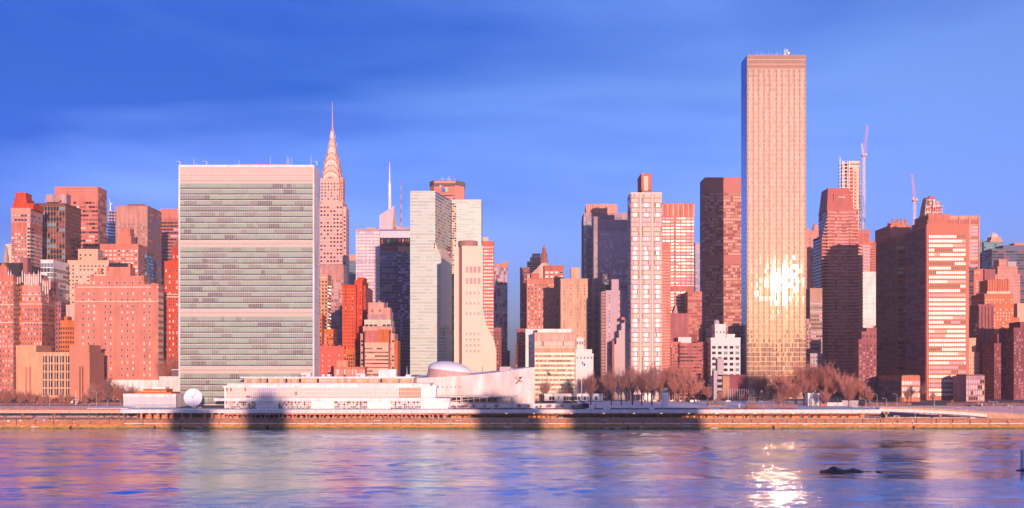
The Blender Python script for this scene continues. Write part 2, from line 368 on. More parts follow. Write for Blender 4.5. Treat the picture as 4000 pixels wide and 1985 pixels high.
# ================================================================= landmark buildings
# ---- broad glass slab on the river bank
def secretariat():
    D=800; s=Bld('office_slab','broad flat green glass office slab with white edges, widest building, left of the steel spire',963,D,'skyscraper',dep=22)
    x0,x1=X(698,D),X(1228,D); zt=Z(645,D); z0=11; y1=D+22
    b=MB(); b.box(x0,x0+1.0,D-.4,y1,z0,zt,'marble'); b.box(x1-1.0,x1,D-.4,y1,z0,zt,'marble'); b.box(x0+1,x1-1,D-.4,y1,zt-1.3,zt,'white','roofing'); b.build('edge_wall',s.root)
    b=MB(); b.box(x0+1,x1-1,D,y1-.2,z0,zt-1.3,'curtain_frame'); b.build('curtain_wall',s.root)
    fx0,fx1=x0+1,x1-1; n=72; bw=(fx1-fx0)/n
    def u(py): return Z(py,D)
    def row(b,za,zb,ks,off=.05,runs=(1,7),gap=.10):
        c=0
        while c<n:
            k=pick(ks); r=rnd.randint(*runs)
            for c2 in range(c,min(n,c+r)):
                p=fx0+c2*bw+gap*bw; q=fx0+(c2+1)*bw-gap*bw; b.quad((p,D-off,za),(q,D-off,za),(q,D-off,zb),(p,D-off,zb),k)
            c+=r
    G=(('sg_a',6),('sg_b',5),('sg_c',5),('sg_d',1)); LV=(('louver',1),)
    def louver(pa,pb,rows=4):
        b=MB(); za,zb=u(pb),u(pa); h=(zb-za)/rows
        for r in range(rows):
            for c in range(n*2):
                p=fx0+c*bw/2+.14*bw; q=p+.24*bw; z=za+r*h+.28*h
                b.quad((p,D-.05,z),(q,D-.05,z),(q,D-.05,z+.45*h),(p,D-.05,z+.45*h),'louver')
        b.box(fx0,fx1,D-.03,D-.01,za,zb,'louver_back'); b.build('louver_band',s.root)
    def floors(pa,pb,nf):
        h=(pb-pa)/nf
        for i in range(nf):
            a=pa+i*h; b=MB()
            st=rnd.getstate(); row(b,u(a+h*.38),u(a+h*.04),G,runs=(2,8)); rnd.setstate(st); row(b,u(a+h*.68),u(a+h*.40),G,runs=(2,8))
            b.build('window_band',s.root)
            b=MB(); row(b,u(a+h*.90),u(a+h*.69),(('sg_blue',3),('sg_blue2',1)),.05,(1,9),.06); b.box(fx0,fx1,D-.12,D-.02,u(a+h*.99),u(a+h*.93),'white'); b.build('spandrel_band',s.root)
    louver(651,678,5); louver(678,691,1); louver(692,704,3); louver(708,717,2)
    floors(718,940,10); louver(941,951,2); louver(955,965,2); floors(967,1208,11); louver(1209,1220,2); louver(1225,1236,2)
    floors(1238,1432,9); louver(1434,1443,2); louver(1449,1458,2); floors(1460,1580,5)
    me=MB(); me.box(-.06,.06,-.2,-.03,0,zt-z0-1.6,'mull_pink'); me=me.mesh('mullion')
    for c in range(n+1): inst('mullion',me,s.root,(fx0+c*bw,D,z0))
    # side wall joints
    b=MB()
    for k in range(1,10): b.box(x1-.01,x1+.04,D+.3,y1-.3,z0+k*15.5,z0+k*15.5+.2,'mauve')
    b.build('joint',s.root)
    b=MB(); b.box(X(917,D),X(1120,D),D+3,D+15,zt,u(639),'salmon'); b.build('penthouse',s.root)
    for px,py in ((748,610),(757,632),(926,617),(1049,606),(1115,605),(1122,610),(1133,608),(1209,603)):
        b=MB(); b.tube((X(px,D),D+6,zt),(X(px,D),D+6,u(py)),.14,.08,'white',5); b.build('antenna',s.root)
    for px in (700,805,1236):
        b=MB(); x=X(px,D); b.tube((x,D+2,zt),(x,D+2,zt+2.6),.2,.2,'white',5); b.tube((x,D+2,zt+2.6),(x-2.2,D-.5,zt+2.3),.15,.1,'white',5); b.build('davit_arm',s.root)
mat('curtain_frame',(.34,.36,.30),.6,var=.05); mat('mull_pink',(.70,.42,.34),.5,var=0); mat('louver_back',(.58,.54,.50),.7,var=.08,scale=.3); mat('louver',(.42,.24,.20),.6,var=.3,scale=.5)
glassm('sg_a',(.23,.38,.31),.5,0,.3); glassm('sg_b',(.20,.32,.28),.5,0,.3); glassm('sg_c',(.19,.25,.23),.3,.1,.5); glassm('sg_d',(.13,.17,.18),.2,.1,.6)
glassm('sg_blue',(.03,.06,.13),.2,.2,.6); glassm('sg_blue2',(.07,.11,.2),.2,.2,.6)
secretariat()
# ---- art deco skyscraper with arched steel crown
def chrysler():
    D=1356; s=Bld('art_deco_skyscraper','pink art deco skyscraper with tiered arched steel crown and tall needle spire',1293,D,'skyscraper',dep=40)
    f=P(12,15,.62,.5,(('g_mid',3),('g_lav',2),('g_dark',1)),top=.8)
    s.m(1249,1338,791,f,'chr',dep=34,name='shaft'); s.m(1318,1352,812,P(11,15,.6,.5,(('g_mid',3),('g_lav',2)),top=1),'chr',dd=6,dep=26,name='shaft_wing')
    # crop pixel helper
    cx=X(1289.5,D); u=D/F
    def cz(c): return Z(380+c*.3912,D)
    def ch(c): return c*.3914*u
    s.m(1252,1325,700,P(12,12,.5,.5,(('g_mid',3),('g_lav',2)),top=1),'chr',bot=791,dd=3,dep=28,name='upper_shaft')
    s.m(1322,1340,697,P(9,12,.5,.5,(('g_mid',1),),top=1),'chr2',bot=791,dd=9,dep=16,name='corner_pier')
    yc=D+3+14
    def arch(hw,top,base,k,dp,y0=None):
        pts=[]; zt=cz(top); zb=cz(base); n=18
        for i in range(n+1):
            t=math.pi*i/n; pts.append((-math.cos(t),math.sin(t)**.75))
        return [(cx+p*hw,zb+q*(zt-zb)) for p,q in pts]
    T=[(96,728,905),(88,668,840),(76,600,765),(60,535,690),(42,462,600),(29,388,540),(18,300,480)]
    for i,(hw,top,base) in enumerate(T):
        h=ch(hw); k='chrome_a' if i%2 else 'chrome_b'
        b=MB(); po=arch(h,top,base,k,h); h2=h
        zb=cz(min(base+30,900))
        po=[(cx-h,zb)]+po+[(cx+h,zb)]
        b.yprism(po,yc-h2,yc+h2,k)
        po2=[(yc+(x-cx),z) for x,z in po]; b.xprism(po2,cx-h2*.998,cx+h2*.998,k)
        o=b.build('crown_arch',s.root)
        # rim
        b=MB(); pr=arch(h*1.03,top-2,base,k,h); pi=arch(h*.95,top+5,base+3,k,h)
        for j in range(len(pr)-1):
            a,c,d,e=pr[j],pr[j+1],pi[j+1],pi[j]
            b.quad((e[0],yc-h2-.5,e[1]),(d[0],yc-h2-.5,d[1]),(c[0],yc-h2-.5,c[1]),(a[0],yc-h2-.5,a[1]),'crown_rim')
            b.quad((a[0],yc-h2-.5,a[1]),(c[0],yc-h2-.5,c[1]),(c[0],yc-h2+.4,c[1]),(a[0],yc-h2+.4,a[1]),'crown_rim')
        b.build('arch_rim',o)
        # triangular windows round the arch
        if i<5:
            nt=[7,7,5,5,3][i]; zt,zb2=cz(top),cz(base)
            for j in range(nt):
                t=math.pi*(j+1)/(nt+1); ex,ez=-math.cos(t),math.sin(t)**.75
                r0,r1=.66,.88; ax,az=cx+ex*h*r0,zb2+ez*(zt-zb2)*r0; bx,bz=cx+ex*h*r1,zb2+ez*(zt-zb2)*r1
                w_=h*.085; b=MB(); y=yc-h2-.15
                b.tri((ax-w_*ez-.01,y,az+w_*ex*.6),(ax+w_*ez+.01,y,az-w_*ex*.6),(bx,y,bz),'louver'); b.build('crown_window',o)
    # inner arched bay with brick and dark rim
    b=MB(); pr=[]; 
    for j in range(19):
        t=math.pi*j/18; pr.append((cx-ch(72)*math.cos(t)*1.0+ch(-8),cz(905)+ch(118)*math.sin(t)))
    hw=ch(96); pr=[(pr[0][0],cz(1048))]+pr+[(pr[-1][0],cz(1048))]
    b.yprism(pr,yc-hw-1.2,yc-hw+1,'crown_rim')
    q=[((x-cx-ch(-8))*.84+cx+ch(-8),(z-cz(1048))*.95+cz(1048)) for x,z in pr]
    b.yprism(q,yc-hw-1.7,yc-hw-1.1,'chr'); b.build('arched_bay',s.root)
    for r in range(7):
        for c in range(4):
            if r==6 and c in(0,3): continue
            inst('window',winmesh('f',1.5,1.9,'g_mid','g_pale'),s.root,(cx+ch(-8)+(c-1.5)*3.6,yc-hw-1.7,cz(1036)+r*3.35))
    b=MB(); z1=cz(300)
    b.lathe(cx,yc,[(ch(12),cz(330)),(ch(6),cz(240)),(ch(4.0),cz(140)),(ch(1.9),cz(12))],'chrome_a',8); b.build('spire',s.root,smooth=False)
    for px,py in ((1252,795),(1340,793),(1353,800)):
        b=MB(); x=X(px,D); z=Z(py,D); b.tube((x,D+1,z),(x+1.2,D-3.5,z+.8),.8,.4,'chrome_b',6); b.ball((x+1.4,D-4,z+1),.8,'chrome_b',8); b.build('eagle_ornament',s.root)
    for cxx,cy in ((203,365),(258,365),(186,445),(272,445),(158,605),(298,600)):
        b=MB(); x=X(1200+cxx*.3914,D); z=cz(cy); b.tube((x,yc,z-1),(x,yc,z+2.2),.18,.18,'white',4); b.tube((x+(3 if cxx<228 else -3),yc,z-1),(x,yc,z-1),.15,.15,'white',4); b.build('antenna',s.root)
    s.done()
mat('chr',(.74,.42,.36),.8,var=.06,scale=.1); mat('chr2',(.68,.30,.24),.8,var=.08); mat('chrome_a',(.66,.35,.30),.42,.35,var=.15,scale=.4); mat('chrome_b',(.74,.44,.38),.42,.35,var=.12,scale=.4); mat('crown_rim',(.22,.09,.09),.5,.3,var=.1)
chrysler()
# ---- tall flat glass tower
def trump():
    D=928; s=Bld('glass_skyscraper','tallest building, flat bronze and gold mirror glass slab with a blue shaded left side',3033,D,'skyscraper',dep=23)
    x0,x1=X(2918,D),X(3148,D); zt=Z(215,D); z0=gz(D); y1=D+23.5
    b=MB(); b.box(x0,x1,D,y1,z0,zt,'bronze_frame','roofing'); b.build('curtain_wall',s.root)
    n=33; bw=(x1-x0)/n; nf=74; fh=(zt-z0)/nf
    solid={0,3,6,9,12,16,19,23,26,29,32}
    for f in range(nf):
        b=MB(); za=z0+f*fh
        for c in range(n):
            k='tw_solid' if (c in solid or f>=nf-3) else pick((('tw_a',5),('tw_b',3),('tw_c',2)))
            p=x0+c*bw+.05*bw; q=x0+(c+1)*bw-.05*bw; ty=rnd.gauss(0,.0022); tz=rnd.gauss(0,.009)
            b.quad((p,D-.05+ty,za+.22),(q,D-.05-ty,za+.22),(q,D-.05-ty+tz,za+fh-.1),(p,D-.05+ty+tz,za+fh-.1),k)
        nd=9; dw=(y1-D)/nd
        for c in range(nd):
            p=D+c*dw+.08; q=D+(c+1)*dw-.08; b.quad((x0-.05,q,za+.22),(x0-.05,p,za+.22),(x0-.05,p,za+fh-.1),(x0-.05,q,za+fh-.1),pick((('tw_shade',3),('tw_shade2',1))))
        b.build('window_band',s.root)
    def pole(px,py,r=.14):
        b=MB(); b.tube((X(px,D),D+8,zt),(X(px,D),D+8,Z(py,D)),r,r*.6,'white',4); b.build('antenna',s.root)
    for px,py in ((2965,190),(2978,193),(2988,189),(2999,200),(3011,188),(3024,194),(3040,197),(3045,192),(3057,196),(3092,192),(2959,202)): pole(px,py)
    b=MB(); xa,xb=X(3073,D),X(3085,D); za=zt; h=Z(184,D)-zt
    for x in (xa,xb):
        for y in (D+7,D+9): b.tube((x,y,za),(x,y,za+h),.16,.12,'white',4)
    for i in range(4):
        z=za+h*i/4; z2=za+h*(i+1)/4; b.tube((xa,D+7,z),(xb,D+7,z2),.12,.12,'white',4); b.tube((xa,D+7,z2),(xb,D+7,z2),.12,.12,'white',4)
    b.tube((xa+.6,D+8,za),(xa+.6,D+8,Z(177,D)),.15,.1,'white',4); b.build('lattice_mast',s.root)
    for px,py,r in ((3088,199,.9),(2980,211,.6),(3032,211,.5),(3050,211,.6),(3072,203,.5)):
        b=MB(); b.ball((X(px,D),D+6,Z(py,D)),r,'white',8,sy=.3); b.tube((X(px,D),D+7,zt),(X(px,D),D+6.2,Z(py,D)),.12,.12,'white',4); b.build('dish_antenna',s.root)
    b=MB(); b.box(X(2962,D),X(2985,D),D+6,D+12,zt,zt+1.0,'steel'); b.build('roof_unit',s.root)
mat('bronze_frame',(.26,.13,.08),.4,.4,var=.1)
glassm('tw_solid',(.50,.31,.22),.005,.6,.5); glassm('tw_a',(.68,.54,.39),.012,.6,.5); glassm('tw_b',(.61,.47,.33),.012,.6,.5); glassm('tw_c',(.64,.56,.45),.012,.55,.5)
glassm('tw_shade',(.35,.38,.60),.12,.85,.5); glassm('tw_shade2',(.28,.30,.52),.15,.85,.5)  # left side glass tinted blue for its shade and reflected sky
trump()
# ================================================================= left skyline
R1=(('g_mid',3),('g_dark',2),('g_pale',2),('g_lav',1))
def T1():
    s=Bld('apartment_tower','red and cream apartment tower with stepped red roof boxes at the far left',85,1000,'skyscraper',dep=26)
    s.m(44,118,817,P(12.5,15,.62,.5,R1,top=6,frame='white'),'brick2',dep=26); s.m(43,119,817,P(13,17,.7,.5,R1,top=1),'pink',bot=871,dd=-.3,dep=26.4,name='cream_top')
    s.m(107,117,871,P(9,15,.8,.6,DRK,top=1),'cream',dd=-.4,dep=8,name='balcony_bay')
    s.m(48,130,799,None,'redbrick',bot=817,dep=22,name='penthouse'); s.m(54,104,780,None,'redbrick',bot=799,dd=2,dep=16,name='penthouse'); s.m(60,100,757,None,'redbrick',bot=780,dd=3,dep=13,name='penthouse'); s.done()
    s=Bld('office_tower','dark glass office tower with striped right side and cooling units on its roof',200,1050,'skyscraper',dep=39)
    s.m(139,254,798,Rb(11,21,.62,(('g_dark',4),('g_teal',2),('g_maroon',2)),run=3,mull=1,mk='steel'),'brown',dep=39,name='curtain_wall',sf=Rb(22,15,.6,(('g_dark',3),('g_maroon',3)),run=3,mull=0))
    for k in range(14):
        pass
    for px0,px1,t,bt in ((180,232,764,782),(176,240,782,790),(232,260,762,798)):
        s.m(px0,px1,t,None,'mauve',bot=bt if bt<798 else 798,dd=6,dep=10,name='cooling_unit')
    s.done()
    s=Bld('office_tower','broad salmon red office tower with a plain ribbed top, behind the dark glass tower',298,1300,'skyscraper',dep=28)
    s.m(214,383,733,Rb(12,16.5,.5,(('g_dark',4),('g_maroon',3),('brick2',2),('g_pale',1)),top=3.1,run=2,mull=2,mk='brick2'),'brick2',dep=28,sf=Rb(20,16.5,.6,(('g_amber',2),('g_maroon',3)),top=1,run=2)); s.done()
    s=Bld('building_under_construction','pale lilac unfinished tower of open floors with a small crane on top',434,1500,'building',dep=20)
    D=1500
    def fr(b):
        x0,x1=X(414,D),X(458,D)
        for i in range(13):
            z=Z(825+i*12,D); b.box(x0,x1,D,D+20,z-.5,z+.3,'lilac')
        for i in range(5):
            x=x0+(x1-x0)*i/4; b.box(x-.4,x+.4,D+.3,D+1.1,Z(980,D),Z(821,D),'mauve')
    s.mb('floor_frame',fr); s.m(414,458,930,None,'g_sky',dd=.6,dep=19,name='netting')
    def cr(b): 
        x=X(423,D); b.tube((x,D+8,Z(825,D)),(x,D+8,Z(790,D)),.9,.7,'white',4); b.tube((x,D+8,Z(795,D)),(X(418,D),D+8,Z(773,D)),.7,.3,'white',4); b.tube((x,D+8,Z(795,D)),(X(430,D),D+8,Z(792,D)),.8,.8,'white',4)
    s.mb('roof_crane',cr); s.done()
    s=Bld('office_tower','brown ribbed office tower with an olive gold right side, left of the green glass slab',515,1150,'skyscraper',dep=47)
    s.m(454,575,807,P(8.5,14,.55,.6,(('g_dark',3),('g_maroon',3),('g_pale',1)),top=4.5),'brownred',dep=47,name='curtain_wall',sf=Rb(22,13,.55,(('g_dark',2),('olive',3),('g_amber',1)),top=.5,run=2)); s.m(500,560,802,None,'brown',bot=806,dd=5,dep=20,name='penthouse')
    s.m(575,631,1000,Rb(14,15,.5,DRK,top=1),'darkgrey',dd=-2,dep=20,name='annex') if 0 else None
    me=MB(); D=1150; me.box(-.25,.25,-.5,0,0,Z(807,D)-14,'steel'); me=me.mesh('rib')
    for i in range(25): inst('rib',me,s.root,(X(454+i*5.04,D),D,14))
    s.done()
    s=Bld('office_tower','dark striped office block with plain red top, just left of the green glass slab',680,1300,'skyscraper',dep=30)
    s.m(625,730,819,Rb(13,13,.5,DRK,top=3.5,run=5),'brownred',dep=30); s.m(625,730,819,None,'brick2',bot=853,dd=-.3,dep=30.6,name='top_band'); s.done()
    s=Bld('apartment_building','slender red brick apartment tower with pointed gothic top beside the green glass slab',680,950,'building',dep=25)
    s.m(642,712,1025,P(13,22,.4,.5,R1,top=1,frame='cream'),'redbrick',dep=25,ledge=(1150,1160)); s.m(672,700,970,P(12,22,.4,.5,R1,top=1),'redbrick',bot=1025,dd=2,dep=16,name='upper_tower')
    s.mb('spire',lambda b:[b.prism([(X(674,950)+i*1.1,954),(X(674,950)+i*1.1+.6,954),(X(674,950)+i*1.1+.6,956),(X(674,950)+i*1.1,956)],Z(970,950),Z(945-(i%3)*8,950),'brick2') for i in range(5)])
    s.done()
    # gothic brick complex far left
    s=Bld('apartment_complex','huge orange brick gothic apartment complex with battlements at the bottom left corner',80,960,'building',dep=40)
    f=P(11.5,19,.42,.5,R1,top=.8,frame='cream')
    s.m(-60,52,1080,f,'brick2',dd=-4,dep=44,ledge=(1190,1260)); s.m(52,84,1085,P(12,19,.4,.5,R1,top=1),'orange',dd=8,dep=30,side=False)
    s.m(84,164,1185,f,'brick2',dep=40,ledge=(1188,1262),sf=P(13,19,.45,.5,R1,top=.8)); s.m(86,160,1120,P(12,19,.55,.6,R1,top=1,frame='cream'),'salmon',bot=1185,dd=1,dep=26,ledge=(1150,))
    s.m(96,152,1076,P(14,20,.5,.5,R1,top=1,frame='cream'),'salmon',bot=1120,dd=3,dep=18,ledge=(1085,)); s.m(150,190,1100,P(11,19,.5,.5,R1,top=1),'brick2',bot=1185,dd=14,dep=20)
    D=960
    def gable(b):
        for a,c,t in ((2,36,1026),(-50,-14,1026)):
            b.yprism([(X(a,D),Z(1080,D)),(X(c,D),Z(1080,D)),(X(c,D),Z(1050,D)),(X((a+c)/2,D),Z(t,D)),(X(a,D),Z(1050,D))],D-3.5,D+2,'brick2')
    s.mb('gable',gable)
    s.mb('slate_roof',lambda b:b.xprism([(D+0,Z(1080,D)),(D+3,Z(1026,D)),(D+14,Z(1026,D)),(D+18,Z(1080,D))],X(-60,D),X(78,D),'roofdark'))
    for px in range(-50,196,9):
        D2=D-4 if px<52 else D+1; t=1070+rnd.uniform(-14,6) if px<90 else (1062+rnd.uniform(-8,16) if px<160 else 1090+rnd.uniform(-8,20))
        s.mb('pinnacle',lambda b:b.lathe(X(px,D2),D2+1,[(.45,Z(t+45,D2)),(.45,Z(t+12,D2)),(.6,Z(t+11,D2)),(.05,Z(t-6,D2))],'marble',6))
    s.m(78,108,1010,None,'maroon2',bot=1080,dd=6,dep=8,name='stair_tower')
    s.done()
    s=Bld('church_spire_tower','pale slim spired tower peeking behind the far left apartments',28,1200,'tower',dep=12)
    D=1200; s.m(22,44,957,None,'cream',dep=12); s.mb('spire',lambda b:b.lathe(X(30,D),D-4,[(1.9,14),(1.9,Z(1010,D)),(2.4,Z(1008,D)),(1.2,Z(990,D)),(.2,Z(960,D))],'stone',8)); s.done()
    # blank brick apartment block
    s=Bld('apartment_building','wide plain salmon brick apartment block with few window columns and a stepped top',455,900,'building',dep=14)
    f=P(22,24.5,.28,.42,(('g_pale',3),('g_mid',3),('g_dark',2)),top=.8,bot=.2,frame='white',x=(1,2,3,5,6,8,9,10,12,13))
    s.m(292,618,1115,f,'salmon2',dep=14,bot=1489,ledge=(1122,1178),sf=P(9,24.5,.5,.55,R1,top=.8,frame='cream'))
    s.m(352,563,1083,P(30,20,.25,.5,R1,top=.6,frame='white'),'salmon2',bot=1115,dd=.5,dep=13,name='upper_wall'); s.m(415,509,1048,P(30,24,.2,.4,R1,top=.6),'salmon2',bot=1083,dd=1,dep=12,name='upper_wall')
    D=900; s.mb('slate_roof',lambda b:b.xprism([(D+2,Z(1046,D)),(D+5,Z(1026,D)),(D+10,Z(1026,D)),(D+12,Z(1046,D))],X(417,D),X(500,D),'roofdark'))
    for p0,p1,t in ((292,300,1105),(352,362,1072),(415,423,1038),(500,509,1030),(552,563,1075),(380,396,1048),(590,612,1106)):
        s.m(p0,p1,t,None,'brick2',bot=t+20,dd=-.4,dep=3,name='turret',side=False)
    s.m(290,640,1489,None,'white',dd=-2,dep=18,name='plinth'); s.done()
    s=Bld('apartment_building','beige brick apartment block with a planted penthouse, above the plain salmon block',340,1050,'building',dep=25)
    s.m(264,425,1021,P(14.5,14.2,.6,.5,R1,top=.8,frame='white'),'tan2',dep=25); s.m(305,382,977,P(22,14,.35,.5,R1,top=.9),'tan2',bot=1021,dd=3,dep=14,name='penthouse'); s.done()
    s=Bld('apartment_building','pinkish red apartment block with white windows and a stepped red tower on its roof',465,1100,'building',dep=28)
    s.m(390,540,957,P(17,15.5,.65,.5,(('g_white',3),('g_pale',3),('g_mid',1)),top=1,frame='white'),'brick2',dep=28,sf=P(12,15.5,.6,.5,R1,top=1)); s.m(458,512,927,None,'brick2',bot=957,dd=2,dep=14,name='penthouse'); s.m(465,508,896,None,'brick2',bot=927,dd=3,dep=12,name='water_tower_housing')
    s.m(540,574,990,Rb(11,14,.6,(('g_teal',2),('g_dark',2)),run=3),'darkgrey',dd=20,dep=20,name='glass_annex'); s.done()
    s=Bld('office_building','pale blue glass block between the gothic complex and the beige apartments',195,1010,'building',dep=22)
    s.m(159,208,1019,Rb(12,19,.8,(('g_sky',4),('g_white',2),('g_mid',1)),top=.4,run=3),'white',dep=35,sf=Rb(16,19,.75,(('g_mid',3),('g_white',1)),top=.4)); s.done()
    s=Bld('apartment_building','small orange brown brick building in the gap left of the plain salmon block',262,960,'building',dep=22)
    s.m(235,300,1256,P(9,18,.5,.5,DRK,top=1),'orange',dep=20); s.m(250,264,1236,None,'orange',bot=1256,dd=3,dep=8,name='bulkhead'); s.m(216,238,1180,P(10,18,.4,.5,DRK),'maroon2',dd=12,dep=20,name='rear_wing')  # left wing's maroon stands for the shade on that part
    s.m(258,292,1195,None,'steel',bot=1256,dd=14,dep=12,name='roof_plant'); s.done()
    # tan ventilation building
    D=850; s=Bld('ventilation_building','tan brick windowless ventilation building with tall white finned grilles behind bare trees',206,D,'building',dep=30)
    s.m(63,271,1381,None,'tanbrick',dep=30); s.m(63,141,1354,None,'tanbrick',bot=1381,dd=.3,dep=28,name='raised_wall'); s.m(271,350,1382,None,'tanbrick2',dd=-1.2,dep=30,name='wing'); s.m(271,348,1352,None,'tanbrick2',bot=1382,dd=1,dep=24,name='raised_wall')
    x0,x1=X(166,D),X(277,D); nn=5
    for c in range(nn):
        a=x0+(x1-x0)*(c+.12)/nn; e=x0+(x1-x0)*(c+.78)/nn
        def gr(b):
            for r in range(5):
                za=Z(1545-r*32,D); zb=Z(1545-r*32-26,D); b.quad((a,D-.06,za),(e,D-.06,za),(e,D-.06,zb),(a,D-.06,zb),'g_dark')
                for q in range(5): b.box(a,e,D-.14,D-.02,za+q*(zb-za)/5,za+q*(zb-za)/5+.12,'olive')
            b.box((a+e)/2-.16,(a+e)/2+.16,D-.6,D-.02,Z(1548,D),Z(1381,D),'marble')
        s.mb('grille',gr)
    for px in (102,118): s.mb('slot_window',lambda b:b.box(X(px,D)-.45,X(px,D)+.45,D-.08,D+.1,Z(1570,D),Z(1433,D),'brownred'))
    for px in (315,326): s.mb('slot_window',lambda b:b.box(X(px,D)-.3,X(px,D)+.3,D-1.3,D-1,Z(1570,D),Z(1431,D),'g_dark'))
    s.mb('entrance',lambda b:[b.box(X(166,D),X(277,D),D-2.5,D-.02,Z(1592,D),Z(1552,D),'orange'),b.box(X(209,D),X(223,D),D-2.55,D-2.4,Z(1580,D),Z(1560,D),'g_dark')])
    s.done()
    s=Bld('marble_block','low blank white marble block at the left foot of the green glass slab',660,820,'building',dep=15)
    s.m(622,697,1476,None,'marble',dep=12,side=False); s.m(673,697,1446,None,'darkgrey',bot=1476,dd=4,dep=6,name='canopy_box',side=False); s.m(670,699,1443,None,'white',bot=1446,dd=2,dep=9,name='canopy',side=False); s.done()
    # library pavilion
    D=768; s=Bld('library_pavilion','low white library pavilion with a curtained glass front and brown roof lantern beside the dish',600,D,'building',dep=30)
    s.m(482,686,1544,None,'marble',bot=1602,dep=30)
    x0,x1=X(487,D),X(683,D); n=26; bw=(x1-x0)/n
    for c in range(n):
        def pa(b,c=c):
            p,q=x0+c*bw+.08,x0+(c+1)*bw-.08
            b.quad((p,D-.05,Z(1575,D)),(q,D-.05,Z(1575,D)),(q,D-.05,Z(1551,D)),(p,D-.05,Z(1551,D)),'g_curtain'); b.quad((p,D-.05,Z(1597,D)),(q,D-.05,Z(1597,D)),(q,D-.05,Z(1577,D)),(p,D-.05,Z(1577,D)),'g_curtain2')
        s.mb('window',pa)
    for px in (520,648):
        s.mb('door',lambda b:[b.box(X(px-4,D),X(px-2.5,D),D-.4,D-.1,Z(1600,D),Z(1588,D),'white'),b.box(X(px+2.5,D),X(px+4,D),D-.4,D-.1,Z(1600,D),Z(1588,D),'white'),b.box(X(px-4,D),X(px+4,D),D-.4,D-.1,Z(1588,D),Z(1586,D),'white')])
    s.m(527,668,1537,None,'orange',bot=1543,dd=3,dep=20,name='roof_edge'); s.m(560,650,1525,Rb(21,11,.8,(('g_amber',1),),top=.1,run=1),'orange',bot=1538,dd=5,dep=14,name='roof_lantern',side=False); s.m(596,645,1518,None,'snow',bot=1525,dd=6,dep=9,name='lantern_cap')
    s.done()
mat('salmon2',(.62,.24,.18),.9,var=.16,scale=.08,stain=.25); mat('tan2',(.72,.42,.30),.9,var=.08); mat('tanbrick',(.70,.36,.21),.9,var=.1,scale=.08,stain=.2); mat('tanbrick2',(.55,.22,.15),.9,var=.1,scale=.08)
glassm('g_curtain',(.55,.52,.58),.35,.1,.5); glassm('g_curtain2',(.42,.46,.54),.3,.15,.5)
T1()
